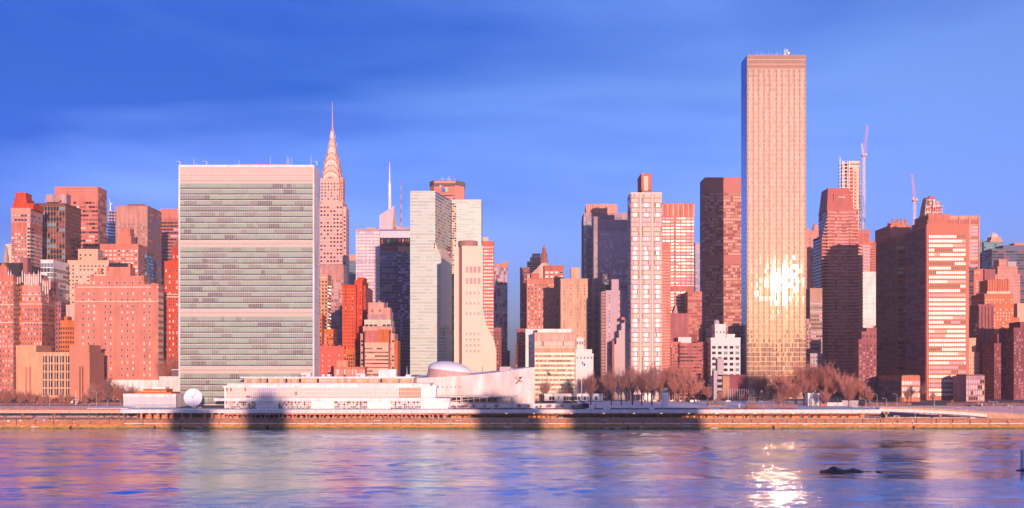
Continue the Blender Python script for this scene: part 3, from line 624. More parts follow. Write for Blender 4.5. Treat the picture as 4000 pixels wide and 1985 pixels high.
# ================================================================= centre left
def T2():
    s=Bld('office_tower','pale purple vertically striped office tower directly below the steel spired skyscraper',1295,1150,'skyscraper',dep=24)
    s.m(1249,1341,1038,Rb(9,13,.6,(('g_dark',3),('g_lav',3),('g_maroon',1)),top=4,run=2),'mauve',dep=24,side=False)
    me=MB(); D=1150; me.box(-.3,.3,-.5,0,0,Z(1038,D)-14,'pink'); me=me.mesh('rib')
    for i in range(17): inst('rib',me,s.root,(X(1251+i*5.6,D),D,14))
    s.done()
    s=Bld('apartment_building','narrow orange brick building touching the right edge of the green glass slab',1262,1060,'building',dep=20)
    s.m(1230,1280,1077,P(12,14,.5,.6,DRK,top=1.2,frame='orange'),'tan',dep=20,ledge=(1085,)); s.done()
    s=Bld('apartment_building','low red brick building with chimneys and small white windows right of the green glass slab',1315,930,'building',dep=18)
    s.m(1240,1345,1357,P(14,21,.25,.35,(('g_pale',1),),top=1,frame='white',x=(1,3,6)),'redpink',dep=16); s.m(1345,1386,1368,P(9,14,.55,.55,DRK,top=1),'orange',dd=3,dep=24,sf=P(9,14,.5,.5,DRK))
    s.m(1262,1282,1345,None,'redpink',bot=1357,dd=3,dep=7,name='chimney'); s.m(1352,1360,1352,None,'orange',bot=1368,dd=5,dep=3,name='chimney'); s.m(1322,1330,1348,None,'redpink',bot=1358,dd=5,dep=3,name='chimney')
    s.m(1238,1258,1230,P(9,14,.5,.5,R1,top=1),'orange',dd=20,dep=18,name='rear_tower'); s.m(1240,1302,1290,P(9,14,.5,.5,R1,top=1),'orange',dd=30,dep=18,name='rear_wing'); s.done()
    s=Bld('apartment_building','low pink wall building with pale vertical fins behind the conference roof',1360,870,'building',dep=18)
    s.m(1304,1424,1438,Rb(5,26,.85,(('pink',3),('marble',1)),top=.1,run=1,gap=.3),'brick2',dep=16,side=False); s.m(1316,1358,1414,None,'salmon',bot=1438,dd=3,dep=8,name='bulkhead'); s.done()
    s=Bld('apartment_tower','bright red orange ribbed apartment tower in front of the pale glass tower',1390,950,'skyscraper',dep=70)
    s.m(1337,1390,1117,P(26,13.5,.2,.4,DRK,top=1,frame='tan'),'redbrick',dep=62,sf=P(30,13.5,.2,.4,DRK)); s.m(1386,1415,1098,P(16,13.5,.3,.4,DRK,top=2),'redbrick',dd=6,dep=40,name='front_bay'); s.m(1396,1422,1088,None,'redbrick',bot=1117,dd=18,dep=20,name='penthouse'); s.m(1408,1428,1118,P(13,13.5,.3,.4,DRK),'redbrick',dd=14,dep=50,name='rear_bay')
    s.mb('ledge',lambda b:[b.box(X(1337,950),X(1386,950),949.8,950,Z(1130+i*13.5,950),Z(1129+i*13.5,950),'tan') for i in range(24)])
    s.done()
    s=Bld('office_building','stepped pale pink office building with a roof water tank before the glass tower',1485,900,'building',dep=30)
    fo=Rb(7.5,14.5,.38,(('g_dark',3),('g_maroon',2),('g_pale',1)),top=.8,run=4)
    s.m(1425,1517,1343,fo,'tan2',dd=-8,dep=32,sf=P(11,14.5,.5,.6,(('g_maroon',1),),top=.5,frame='orange')); s.m(1425,1480,1296,P(40,40,.05,.05),'brownred',bot=1343,dd=-8,dep=16,name='louvered_penthouse',side=False); s.m(1480,1519,1292,None,'orange',bot=1343,dd=-8,dep=32,name='wall')
    s.m(1408,1541,1308,P(12,15,.7,.5,R1,top=1.2),'pink',dd=6,dep=26); s.m(1418,1532,1280,P(14,16,.7,.5,R1,top=.6),'pink',bot=1308,dd=8,dep=22,name='setback'); s.m(1424,1526,1254,P(17,16,.8,.5,R1,top=.6),'cream',bot=1280,dd=10,dep=20,name='setback')
    s.m(1436,1512,1234,None,'mauve',bot=1254,dd=12,dep=16,name='penthouse'); s.m(1438,1500,1187,P(30,30,.15,.3,DRK),'pink',bot=1234,dd=13,dep=14,name='penthouse'); s.m(1500,1524,1202,None,'pink',bot=1254,dd=13,dep=14,name='penthouse')
    D=900; s.mb('water_tank',lambda b:b.lathe(X(1470,D),D+20,[(1.7,Z(1187,D)),(1.7,Z(1174,D)),(.1,Z(1168,D))],'stone',12)); s.mb('flue',lambda b:b.tube((X(1501,D),D+20,Z(1200,D)),(X(1501,D),D+20,Z(1176,D)),.3,.3,'steel',6))
    s.m(1541,1553,1330,None,'orange',dd=10,dep=22,name='side_wing'); s.done()
    s=Bld('office_tower','pale glass tower with a dark blue right half and an open red deck floor',1495,1200,'skyscraper',dep=40)
    s.m(1391,1482,898,Rb(7.6,12.5,.7,(('g_sky2',5),('g_white',2),('g_lav',1)),top=.4,run=5,mull=2,mk='marble'),'lilac',dep=40,name='curtain_wall',sf=None,side=False)
    s.m(1482,1604,900,Rb(8,12.5,.75,(('g_blue',5),('g_sky',2),('g_dark',2)),top=7,run=3),'nightblue',dd=2,dep=40,name='curtain_wall',side=False)
    D=1200; s.mb('glass_crown',lambda b:[b.box(X(1484,D)+i*(X(1604,D)-X(1484,D))/18+.15,X(1484,D)+(i+1)*(X(1604,D)-X(1484,D))/18-.15,D+1.6,D+1.9,Z(928,D),Z(902,D),'g_sky2') for i in range(18)])
    s.mb('deck_floor',lambda b:[b.box(X(1484,D),X(1604,D),D+1.5,D+1.95,Z(960,D),Z(929,D),'g_dark'),b.box(X(1495,D),X(1604,D),D+.6,D+1.9,Z(972,D),Z(965,D),'redbrick')]+[b.box(X(p,D),X(p+4,D),D+1.3,D+1.6,Z(952,D),Z(934,D),k) for p,k in ((1490,'orange'),(1515,'teal'),(1560,'redbrick'),(1572,'g_pale'),(1583,'redbrick'),(1592,'orange'))])
    s.m(1556,1604,970,Rb(8,11,.55,(('g_dark',3),('g_lav',2)),top=1,run=2),'nightblue',dd=-2,dep=20,name='corner_wall',side=False)
    s.m(1556,1604,966,None,'tan',bot=985,dd=-2.3,dep=20,name='corner_band',side=False); s.m(1434,1468,893,None,'steel',bot=899,dd=8,dep=10,name='roof_unit'); s.done()
    D=1480; s=Bld('crystal_skyscraper','distant pale skyscraper with a slanted crystal top and white needle mast',1515,D,'skyscraper',dep=40)
    def sail(b):
        a0=(X(1481,D),D,Z(905,D)); a1=(X(1532,D),D,Z(905,D)); t0=(X(1482,D),D,Z(841,D)); t1=(X(1540,D),D,Z(803,D)); c=(X(1549,D),D+24,Z(905,D)); d=(X(1481,D),D+24,Z(905,D)); ct=(X(1542,D),D+3,Z(806,D)); dt=(X(1482,D),D+24,Z(846,D))
        b.quad(a0,a1,t1,t0,'g_lav'); b.tri(a1,c,t1,'cream'); b.quad(c,d,dt,t1,'g_lav'); b.quad(d,a0,t0,dt,'g_lav'); b.tri(t0,t1,dt,'g_lav')
        for i in range(1,8): z=Z(905-i*12,D); 
    s.mb('crystal_top',sail)
    s.mb('glazing_line',lambda b:[b.box(X(1482,D),X(1533+i*.9,D),D-.3,D-.02,Z(900-i*9,D),Z(899-i*9,D),'marble') for i in range(7)]+[b.box(X(1486+i*7,D),X(1486.8+i*7,D),D-.3,D-.02,Z(905,D),Z(846-i*3.5,D),'marble') for i in range(6)])
    s.mb('slanted_roof',lambda b:b.yprism([(X(1545,D),Z(910,D)),(X(1612,D),Z(910,D)),(X(1612,D),Z(905,D)),(X(1545,D),Z(880,D))],D+2,D+20,'steel'))
    s.m(1481,1612,905,None,'lilac',dd=1,dep=38); s.mb('mast',lambda b:b.lathe(X(1518,D),D+12,[(2.0,Z(860,D)),(1.7,Z(720,D)),(.9,Z(700,D)),(.3,Z(626,D))],'white',8)); s.done()
    D=1560; s=Bld('antenna_tower','slim banded antenna mast rising behind the crystal topped skyscraper',1565,D,'tower',dep=20)
    s.m(1548,1600,890,None,'lilac',dep=20,side=False)
    s.mb('mast',lambda b:[b.tube((X(1565,D),D+5,Z(885-i*18,D)),(X(1565,D),D+5,Z(867-i*18,D)),1.0-.07*i,.95-.07*i,('steel','maroon2')[i%2],6) for i in range(10)]); s.done()
    s=Bld('office_tower','small teal glass tower with a pink top between the spired skyscraper and pale glass tower',1370,1500,'skyscraper',dep=20)
    s.m(1349,1392,998,Rb(8,12,.6,(('g_teal',3),('g_sky',2)),top=1.5),'teal',dep=20); s.m(1348,1393,998,None,'pink',bot=1018,dd=-.4,dep=20,name='top_band'); s.done()
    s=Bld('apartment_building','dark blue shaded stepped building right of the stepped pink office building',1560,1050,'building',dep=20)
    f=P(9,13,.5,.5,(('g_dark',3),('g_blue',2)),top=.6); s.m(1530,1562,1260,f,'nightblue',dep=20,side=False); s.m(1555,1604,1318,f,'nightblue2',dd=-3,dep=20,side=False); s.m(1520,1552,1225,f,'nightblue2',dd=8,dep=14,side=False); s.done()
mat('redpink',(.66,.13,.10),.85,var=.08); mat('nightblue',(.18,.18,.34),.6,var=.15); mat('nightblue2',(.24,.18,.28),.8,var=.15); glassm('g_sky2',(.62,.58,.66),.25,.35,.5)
T2()
# ================================================================= centre
def T3():
    # two faceted glass towers
    D=950; s=Bld('glass_tower','pale green gridded glass tower with a dark angled right face and slanted chamfers',1680,D,'skyscraper',dep=60)
    zt=Z(746,D); zb=13; G=(('g_silver',5),('g_silver2',4),('g_green3',2))
    def X_(p,d=0): return X(p,D+d)
    b=MB(); x0,x1,x2=X(1602,D),X(1700,D),X(1766,D+55)
    b.prism([(x0,D),(x1,D),(x2,D+55),(x2,D+75),(x0,D+75)],zb,zt,'tilegrid','roofing'); s_w=b.build('curtain_wall',s.root)
    b=MB(); b.prism([(x1-1,D-.1),(X(1722,D),D-.1),(X(1765,D+40),D+40),(x1-1,D+40)],zb,Z(1003,D),'tilegrid',poly2=None); 
    b.prism([(x1-1,D-.1),(X(1722,D),D-.1),(X(1765,D+40),D+40),(x1-1,D+40)],Z(1003,D),Z(945,D),'cream',poly2=[(x1-1,D-.1),(x1-.2,D-.1),(X(1740,D+40),D+40),(x1-1,D+40)])
    b.prism([(x1-1,D-.3),(X(1741,D),D-.3),(X(1767,D+30),D+30),(x1-1,D+30)],zb,Z(1306,D),'tilegrid')
    b.prism([(x1-1,D-.3),(X(1741,D),D-.3),(X(1767,D+30),D+30),(x1-1,D+30)],Z(1306,D),Z(1268,D),'cream',poly2=[(x1-1,D-.3),(X(1722,D),D-.3),(X(1760,D+30),D+30),(x1-1,D+30)]); b.build('chamfer',s.root)
    nf=64; fh=(zt-zb)/nf
    for f in range(nf):
        za=zb+f*fh; py=HZ-(za-CH)*F/D; xr=1700 if py<975 else (1721 if py<1285 else 1740)
        a,c=x0,X(xr,D); n=int((xr-1602)/7.5); bw=(c-a)/n; b=MB(); off=.1 if py<975 else (.2 if py<1285 else .4)
        j=0
        while j<n:
            k=pick(G); 
            for q in range(j,min(n,j+rnd.randint(1,6))):
                b.quad((a+(q+.08)*bw,D-off,za+.35*fh),(a+(q+.92)*bw,D-off,za+.35*fh),(a+(q+.92)*bw,D-off,za+.92*fh),(a+(q+.08)*bw,D-off,za+.92*fh),k); j=q+1
        # dark angled face
        p=Vector((x1,D,0)); q2=Vector((x2,D+55,0)); d=(q2-p); nn=Vector((d.y,-d.x,0)).normalized()*.08; m=15
        if py<1285:
            for e in range(m):
                u0=p+d*((e+.1)/m)+nn; u1=p+d*((e+.9)/m)+nn; z1,z2=za+.3*fh,za+.9*fh
                if py>975 and e<3: continue
                b.quad((u0.x,u0.y,z1),(u1.x,u1.y,z1),(u1.x,u1.y,z2),(u0.x,u0.y,z2),pick((('g_dark',6),('g_maroon',3),('g_amber',1))))
        b.build('window_band',s.root)
    s.done()
    D=1010; s=Bld('glass_tower','second pale green gridded glass tower, right and slightly lower than its twin',1820,D,'skyscraper',dep=40)
    s.m(1767,1880,784,Rb(8,9.5,.6,G,top=.2,run=5),'tilegrid',dep=40,name='curtain_wall',side=False)
    s.m(1756,1782,790,Rb(6,9.5,.6,(('g_dark',2),('g_amber',2)),run=2),'tilegrid',dd=-3,dep=8,name='stair_wall',side=False); s.m(1745,1758,960,Rb(6,9.5,.6,DRK),'maroon2',dd=-20,dep=20,name='recess_wall',side=False); s.done()
    # octagonal office tower
    D=1500; s=Bld('octagonal_office_tower','eight sided salmon office tower with dark cap and a blue and green emblem',1745,D,'skyscraper',dep=45)
    def oc(a,b_,c,d,g,y2): return [(X(a,D),D+12),(X(b_,D),D),(X(c,D),D),(X(d,D),D+14),(X(d,D),D+30),(X(a,D),D+30)]
    s.mb('wall',lambda b:b.prism(oc(1677,1696,1778,1812,0,0),14,Z(716,D),'salmon3','roofing')); s.mb('cap',lambda b:b.prism([(X(1675,D),D+11),(X(1694,D),D-2),(X(1782,D),D-2),(X(1814,D),D+13),(X(1814,D),D+32),(X(1675,D),D+32)],Z(722,D),Z(706,D),'darkgrey','roofing'))
    s.mb('cap_band',lambda b:b.box(X(1697,D),X(1780,D),D-2.3,D-1.8,Z(716,D),Z(708,D),'salmon3'))
    for r in range(24):
        py=722+r*12.5
        if r in (1,2): 
            s.mb('louver_band',lambda b:[b.box(X(1697+i*4.5,D),X(1700+i*4.5,D),D-.5,D-.02,Z(py+10,D),Z(py,D),'brownred') for i in range(18)])
        else:
            s.mb('window_band',lambda b:[b.quad((X(1697+i*4.5,D),D-.3,Z(py+8,D)),(X(1700.5+i*4.5,D),D-.3,Z(py+8,D)),(X(1700.5+i*4.5,D),D-.3,Z(py+1,D)),(X(1697+i*4.5,D),D-.3,Z(py+1,D)),pick(OFF)) for i in range(18)])
    def emb(b):
        y=D-1.2; L_=lambda p,q:(X(p,D),y,Z(q,D))
        n=8; cx_,cy_=1726.5,751
        pts=[(1726.5,731)]+[(1726.5+ (14*math.sin(t)),731+20-20*math.cos(t)) for t in [math.pi/2*i/n for i in range(n+1)]]+[(1726.5,751)]
        i=len(b.v); b.v+=[L_(p,q) for p,q in pts]; b.f.append(tuple(range(i,i+len(pts)))[::-1]); b.mi.append(b.m('emb_blue'))
        pts=[(1748,731),(1748,751),(1742,751)]+[(1742-7*math.sin(t)+0,751-8*t) for t in (.3,.7,1.1)]+[(1738,740)]+[(1741,735)]
        i=len(b.v); b.v+=[L_(p,q) for p,q in pts]; b.f.append(tuple(range(i,i+len(pts)))[::-1]); b.mi.append(b.m('emb_green'))
    s.mb('emblem',emb)
    for px,h in ((1722,690),(1728,685),(1733,693),(1745,692),(1750,683),(1755,688),(1758,695),(1763,698),(1775,690)):
        s.mb('antenna',lambda b:b.tube((X(px,D),D+8,Z(706,D)),(X(px,D),D+8,Z(h,D)),.25,.15,'white',4))
    s.done()
    # white concrete tower with drum
    D=870; s=Bld('concrete_tower','blank cream concrete tower with a round brown drum on top and a curved base',1845,D,'skyscraper',dep=30)
    s.m(1774,1792,966,None,'creamc',dd=3,dep=20,side=False); s.m(1791,1806,966,None,'brownc',dd=4,dep=16,name='dark_recess_panel',side=False); s.m(1804,1886,966,None,'creamc',dep=24,side=False)
    s.mb('drum',lambda b:b.lathe(X(1826,D),D+10,[(7.0,Z(972,D)),(7.0,Z(938,D)),(6.6,Z(937,D))],'drumc',32)); 
    for i in range(13):
        t=math.pi*(1.08+.84*i/12); r=7.05; cx_,cy_=X(1826,D),D+10; dx=.5
        s.mb('drum_window',lambda b:b.quad((cx_+r*math.cos(t-.05),cy_+r*math.sin(t-.05),Z(965,D)),(cx_+r*math.cos(t+.05),cy_+r*math.sin(t+.05),Z(965,D)),(cx_+r*math.cos(t+.05),cy_+r*math.sin(t+.05),Z(958,D)),(cx_+r*math.cos(t-.05),cy_+r*math.sin(t-.05),Z(958,D)),pick((('g_dark',1),('g_white',1)))))
    s.mb('curved_base',lambda b:b.yprism([(X(1886,D),gz(D)),(X(1940,D),gz(D)),(X(1938,D),Z(1370,D)),(X(1930,D),Z(1330,D)),(X(1915,D),Z(1298,D)),(X(1900,D),Z(1270,D)),(X(1886,D),Z(1200,D))],D-.2,D+24,'creamc'))
    for r,(py,hh) in enumerate(((1042,24),(1086,24),(1140,10),(1180,10),(1220,10),(1300,9),(1322,9),(1345,9),(1368,9))):
        for i in range(4):
            px=1820+i*15.5; s.mb('window',lambda b:[b.box(X(px,D),X(px+(10 if r<2 else 6),D),D-.12,D+.1,Z(py+hh,D),Z(py,D),'mauve'),b.box(X(px+4.5,D) if r<2 else X(px+2.6,D),X(px+5.5,D) if r<2 else X(px+3.2,D),D-.2,D-.1,Z(py+hh,D),Z(py,D),'creamc')])
    s.m(1930,1940,1352,None,'orange',dd=4,dep=18,name='side_wall'); s.done()
    s=Bld('apartment_tower','red rounded apartment tower with stacked window bands right of the concrete tower',1905,1100,'skyscraper',dep=25)
    s.m(1880,1928,946,Rb(8,13.5,.5,(('g_white',4),('g_pale',2),('g_lav',1)),top=1,run=3),'redbrick2',dep=25); s.m(1886,1908,931,None,'cream',bot=946,dd=4,dep=10,name='penthouse'); s.done()
    D=1200; s=Bld('office_tower','pinkish tower with a slanted roof rising to a point, beside the open sky gap',1955,D,'skyscraper',dep=25)
    s.m(1928,1982,1042,Rb(5,14,.8,(('g_lav',3),('g_maroon',2),('g_teal',1)),top=.2,run=2),'mauve',dep=25)
    s.mb('slanted_top',lambda b:b.yprism([(X(1928,D),Z(1043,D)),(X(1982,D),Z(1043,D)),(X(1982,D),Z(1017,D)),(X(1974,D),Z(1021,D)),(X(1960,D),Z(1030,D)),(X(1928,D),Z(1034,D))],D-.2,D+20,'salmon')); s.done()
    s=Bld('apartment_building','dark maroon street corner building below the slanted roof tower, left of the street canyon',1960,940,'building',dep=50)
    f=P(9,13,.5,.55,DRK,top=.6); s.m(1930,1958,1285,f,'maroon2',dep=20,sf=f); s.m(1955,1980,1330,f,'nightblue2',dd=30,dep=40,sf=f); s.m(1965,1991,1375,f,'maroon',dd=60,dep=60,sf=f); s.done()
    # right of street gap
    s=Bld('apartment_building','dark brown street corner building just right of the street canyon',2035,910,'building',dep=50)
    s.m(2019,2053,1288,P(8,13,.6,.5,(('g_dark',3),('g_lav',1)),top=.6),'maroon2',dep=40,side=True); s.m(2032,2068,1049,P(6,10,.6,.55,(('g_dark',3),('g_lav',1)),top=.5),'maroon2',dd=190,dep=25,name='rear_tower'); s.m(2014,2030,1340,P(8,13,.5,.5,DRK),'maroon',dd=-4,dep=30,name='stair_wing'); s.done()
    s=Bld('stepped_office_tower','pinkish grey stepped tower top behind the scaffolded green spire',2085,1250,'building',dep=20)
    s.m(2060,2115,1025,Rb(6,9,.5,OFF),'mauve',dep=20,side=False); s.m(2072,2112,1008,Rb(6,9,.5,OFF),'pink',bot=1025,dd=1,dep=16,side=False); s.m(2080,2110,994,Rb(5,9,.6,(('g_white',1),('g_mid',1))),'salmon',bot=1008,dd=2,dep=12,side=False); s.done()
    D=1100; s=Bld('gothic_tower_building','salmon apartment building with a steep stone gable and a scaffolded copper spire',2125,1000,'building',dep=30)
    s.m(2058,2212,1091,P(14,15,.45,.5,R1,top=1,frame='cream'),'salmon2',dd=0,dep=30); D=1000
    s.mb('stone_gable',lambda b:b.yprism([(X(2060,D),Z(1091,D)),(X(2060,D),Z(1072,D)),(X(2080,D),Z(1064,D)),(X(2118,D),Z(1026,D)),(X(2138,D),Z(1026,D)),(X(2160,D),Z(1058,D)),(X(2160,D),Z(1091,D))],D+4,D+8,'stone'))
    s.m(2127,2202,1041,P(18,16,.7,.55,(('g_white',2),('g_mid',2)),top=1,frame='cream'),'brick',bot=1091,dd=-.4,dep=12,name='dormer_block'); s.m(2075,2105,1072,None,'brick',bot=1091,dd=-.3,dep=8,name='dormer_block')
    s.mb('spire',lambda b:b.lathe(X(2127,D),D+12,[(3.2,Z(1040,D)),(3.2,Z(1010,D)),(2.2,Z(1006,D)),(2.4,Z(985,D)),(1.5,Z(980,D)),(1.6,Z(966,D)),(.6,Z(960,D)),(.1,Z(940,D))],'copper',8))
    def scaf(b):
        for i in range(5):
            for y in (D+8,D+16): x=X(2114+i*6.5,D); b.tube((x,y,Z(1030,D)),(x,y,Z(962+abs(i-2)*12,D)),.12,.12,'maroon2',4)
        for i in range(8): z=Z(1025-i*8,D); b.tube((X(2114+i*.9,D),D+8,z),(X(2140-i*.9,D),D+8,z),.12,.12,'maroon2',4)
    s.mb('scaffold',scaf); s.done()
    s=Bld('apartment_tower','plain beige apartment slab with a small white roofed penthouse, right of the gothic gable',2250,945,'skyscraper',dep=20)
    s.m(2190,2296,1093,P(27,11.5,.12,.45,(('g_pale',1),('g_mid',1)),top=1.5,frame='g_mid'),'beige',dep=20,side=False); s.m(2231,2266,1050,None,'beige',bot=1093,dd=2,dep=9,name='penthouse',side=False); s.mb('penthouse_roof',lambda b:b.yprism([(X(2231,945),Z(1050,945)),(X(2266,945),Z(1050,945)),(X(2249,945),Z(1044,945))],947,956,'white')); s.done()
    s=Bld('white_wall_building','pale blank walled building with three side windows at the street canyon',2070,880,'building',dep=20)
    s.m(2053,2100,1290,None,'white',dep=20,side=False)
    for py in (1338,1357,1376): s.mb('window',lambda b:b.box(X(2066,880),X(2076,880),879.85,880,Z(py+9,880),Z(py,880),'g_teal'))
    s.done()
    D=862; s=Bld('office_building','ten storey office block with alternating green and tan glass bands beside the concave hall',2167,D,'building',dep=25)
    s.m(2088,2246,1304,None,'tan',dep=25,side=False); x0,x1=X(2089,D),X(2245,D); n=30; bw=(x1-x0)/n
    for r in range(11):
        b=MB(); za=Z(1545-r*18.6,D) if r<10 else Z(1358,D)
        for i in range(n):
            if r<9: b.quad((x0+(i+.06)*bw,D-.05,za+.2),(x0+(i+.94)*bw,D-.05,za+.2),(x0+(i+.94)*bw,D-.05,za+1.7),(x0+(i+.06)*bw,D-.05,za+1.7),pick((('g_amber2',4),('g_maroon2',2),('g_pale',1)))); b.quad((x0+(i+.06)*bw,D-.05,za+1.75),(x0+(i+.94)*bw,D-.05,za+1.75),(x0+(i+.94)*bw,D-.05,za+3.3),(x0+(i+.06)*bw,D-.05,za+3.3),pick((('g_green',4),('g_green4',1))))
        if r==9: b.box(x0,x1,D-.8,D-.02,Z(1358,D)-.4,Z(1358,D)+.6,'cream')
        if r==10:
            for i in range(n): b.quad((x0+(i+.06)*bw,D-.05,Z(1352,D)),(x0+(i+.94)*bw,D-.05,Z(1352,D)),(x0+(i+.94)*bw,D-.05,Z(1334,D)),(x0+(i+.06)*bw,D-.05,Z(1334,D)),pick((('g_pale',2),('cream',3),('g_maroon2',1)))); b.quad((x0+(i+.06)*bw,D-.05,Z(1331,D)),(x0+(i+.94)*bw,D-.05,Z(1331,D)),(x0+(i+.94)*bw,D-.05,Z(1306,D)),(x0+(i+.06)*bw,D-.05,Z(1306,D)),pick((('pink',2),('g_warm',1))))
        b.build('window_band',s.root)
    me=MB(); me.box(-.12,.12,-.4,-.03,0,Z(1304,D)-14,'cream'); me=me.mesh('mullion')
    for i in range(0,n+1,3): inst('mullion',me,s.root,(x0+i*bw,D,14))
    s.m(2100,2232,1290,None,'white',bot=1304,dd=5,dep=10,name='penthouse',side=False); s.done()
    D=872; s=Bld('white_chapel_building','white building with a little open turret and black balconies right of the banded office block',2283,D,'building',dep=18)
    s.m(2248,2318,1386,P(13,17,.45,.45,(('g_dark',1),('g_mid',1)),top=.2,bot=9,frame='white'),'whitep',dep=18,side=False); s.m(2248,2312,1370,P(16,16,.4,.45,DRK,top=.1),'whitep',bot=1386,dd=1,dep=14,name='upper_wall',side=False)
    s.m(2252,2280,1326,P(7,20,.5,.6,(('g_mid',1),),top=.2,bot=1),'whitep',bot=1370,dd=3,dep=8,name='turret',side=False); s.m(2256,2274,1318,None,'whitep',bot=1326,dd=4,dep=5,name='turret_top',side=False); s.m(2258,2316,1482,None,'mauve',dd=-.3,dep=2,name='lower_shade',side=False); s.done()  # mauve front sheet paints the shade on the lower wall
glassm('g_silver2',(.28,.42,.41),.25,.25,.5); glassm('g_green3',(.26,.39,.38),.3,.2,.5); glassm('g_green4',(.25,.36,.33),.25,.3,.5); glassm('g_amber2',(.42,.27,.17),0.6,0,0.2); glassm('g_maroon2',(.28,.14,.11),0.6,0,0.2)
mat('tilegrid',(.58,.56,.52),.5,var=.06); mat('salmon3',(.70,.27,.20),.8,var=.06); mat('emb_blue',(.02,.10,.62),.5,var=0); mat('emb_green',(.25,.62,.22),.5,var=0)
mat('creamc',(.80,.58,.45),.85,var=.06,scale=.1); mat('brownc',(.26,.12,.12),.8,var=.1); mat('drumc',(.36,.19,.17),.8,var=.06); mat('redbrick2',(.58,.14,.09),.8,var=.08); mat('copper',(.42,.20,.15),.7,var=.3,scale=.5); mat('whitep',(.76,.66,.66),.8,var=.06)
T3()
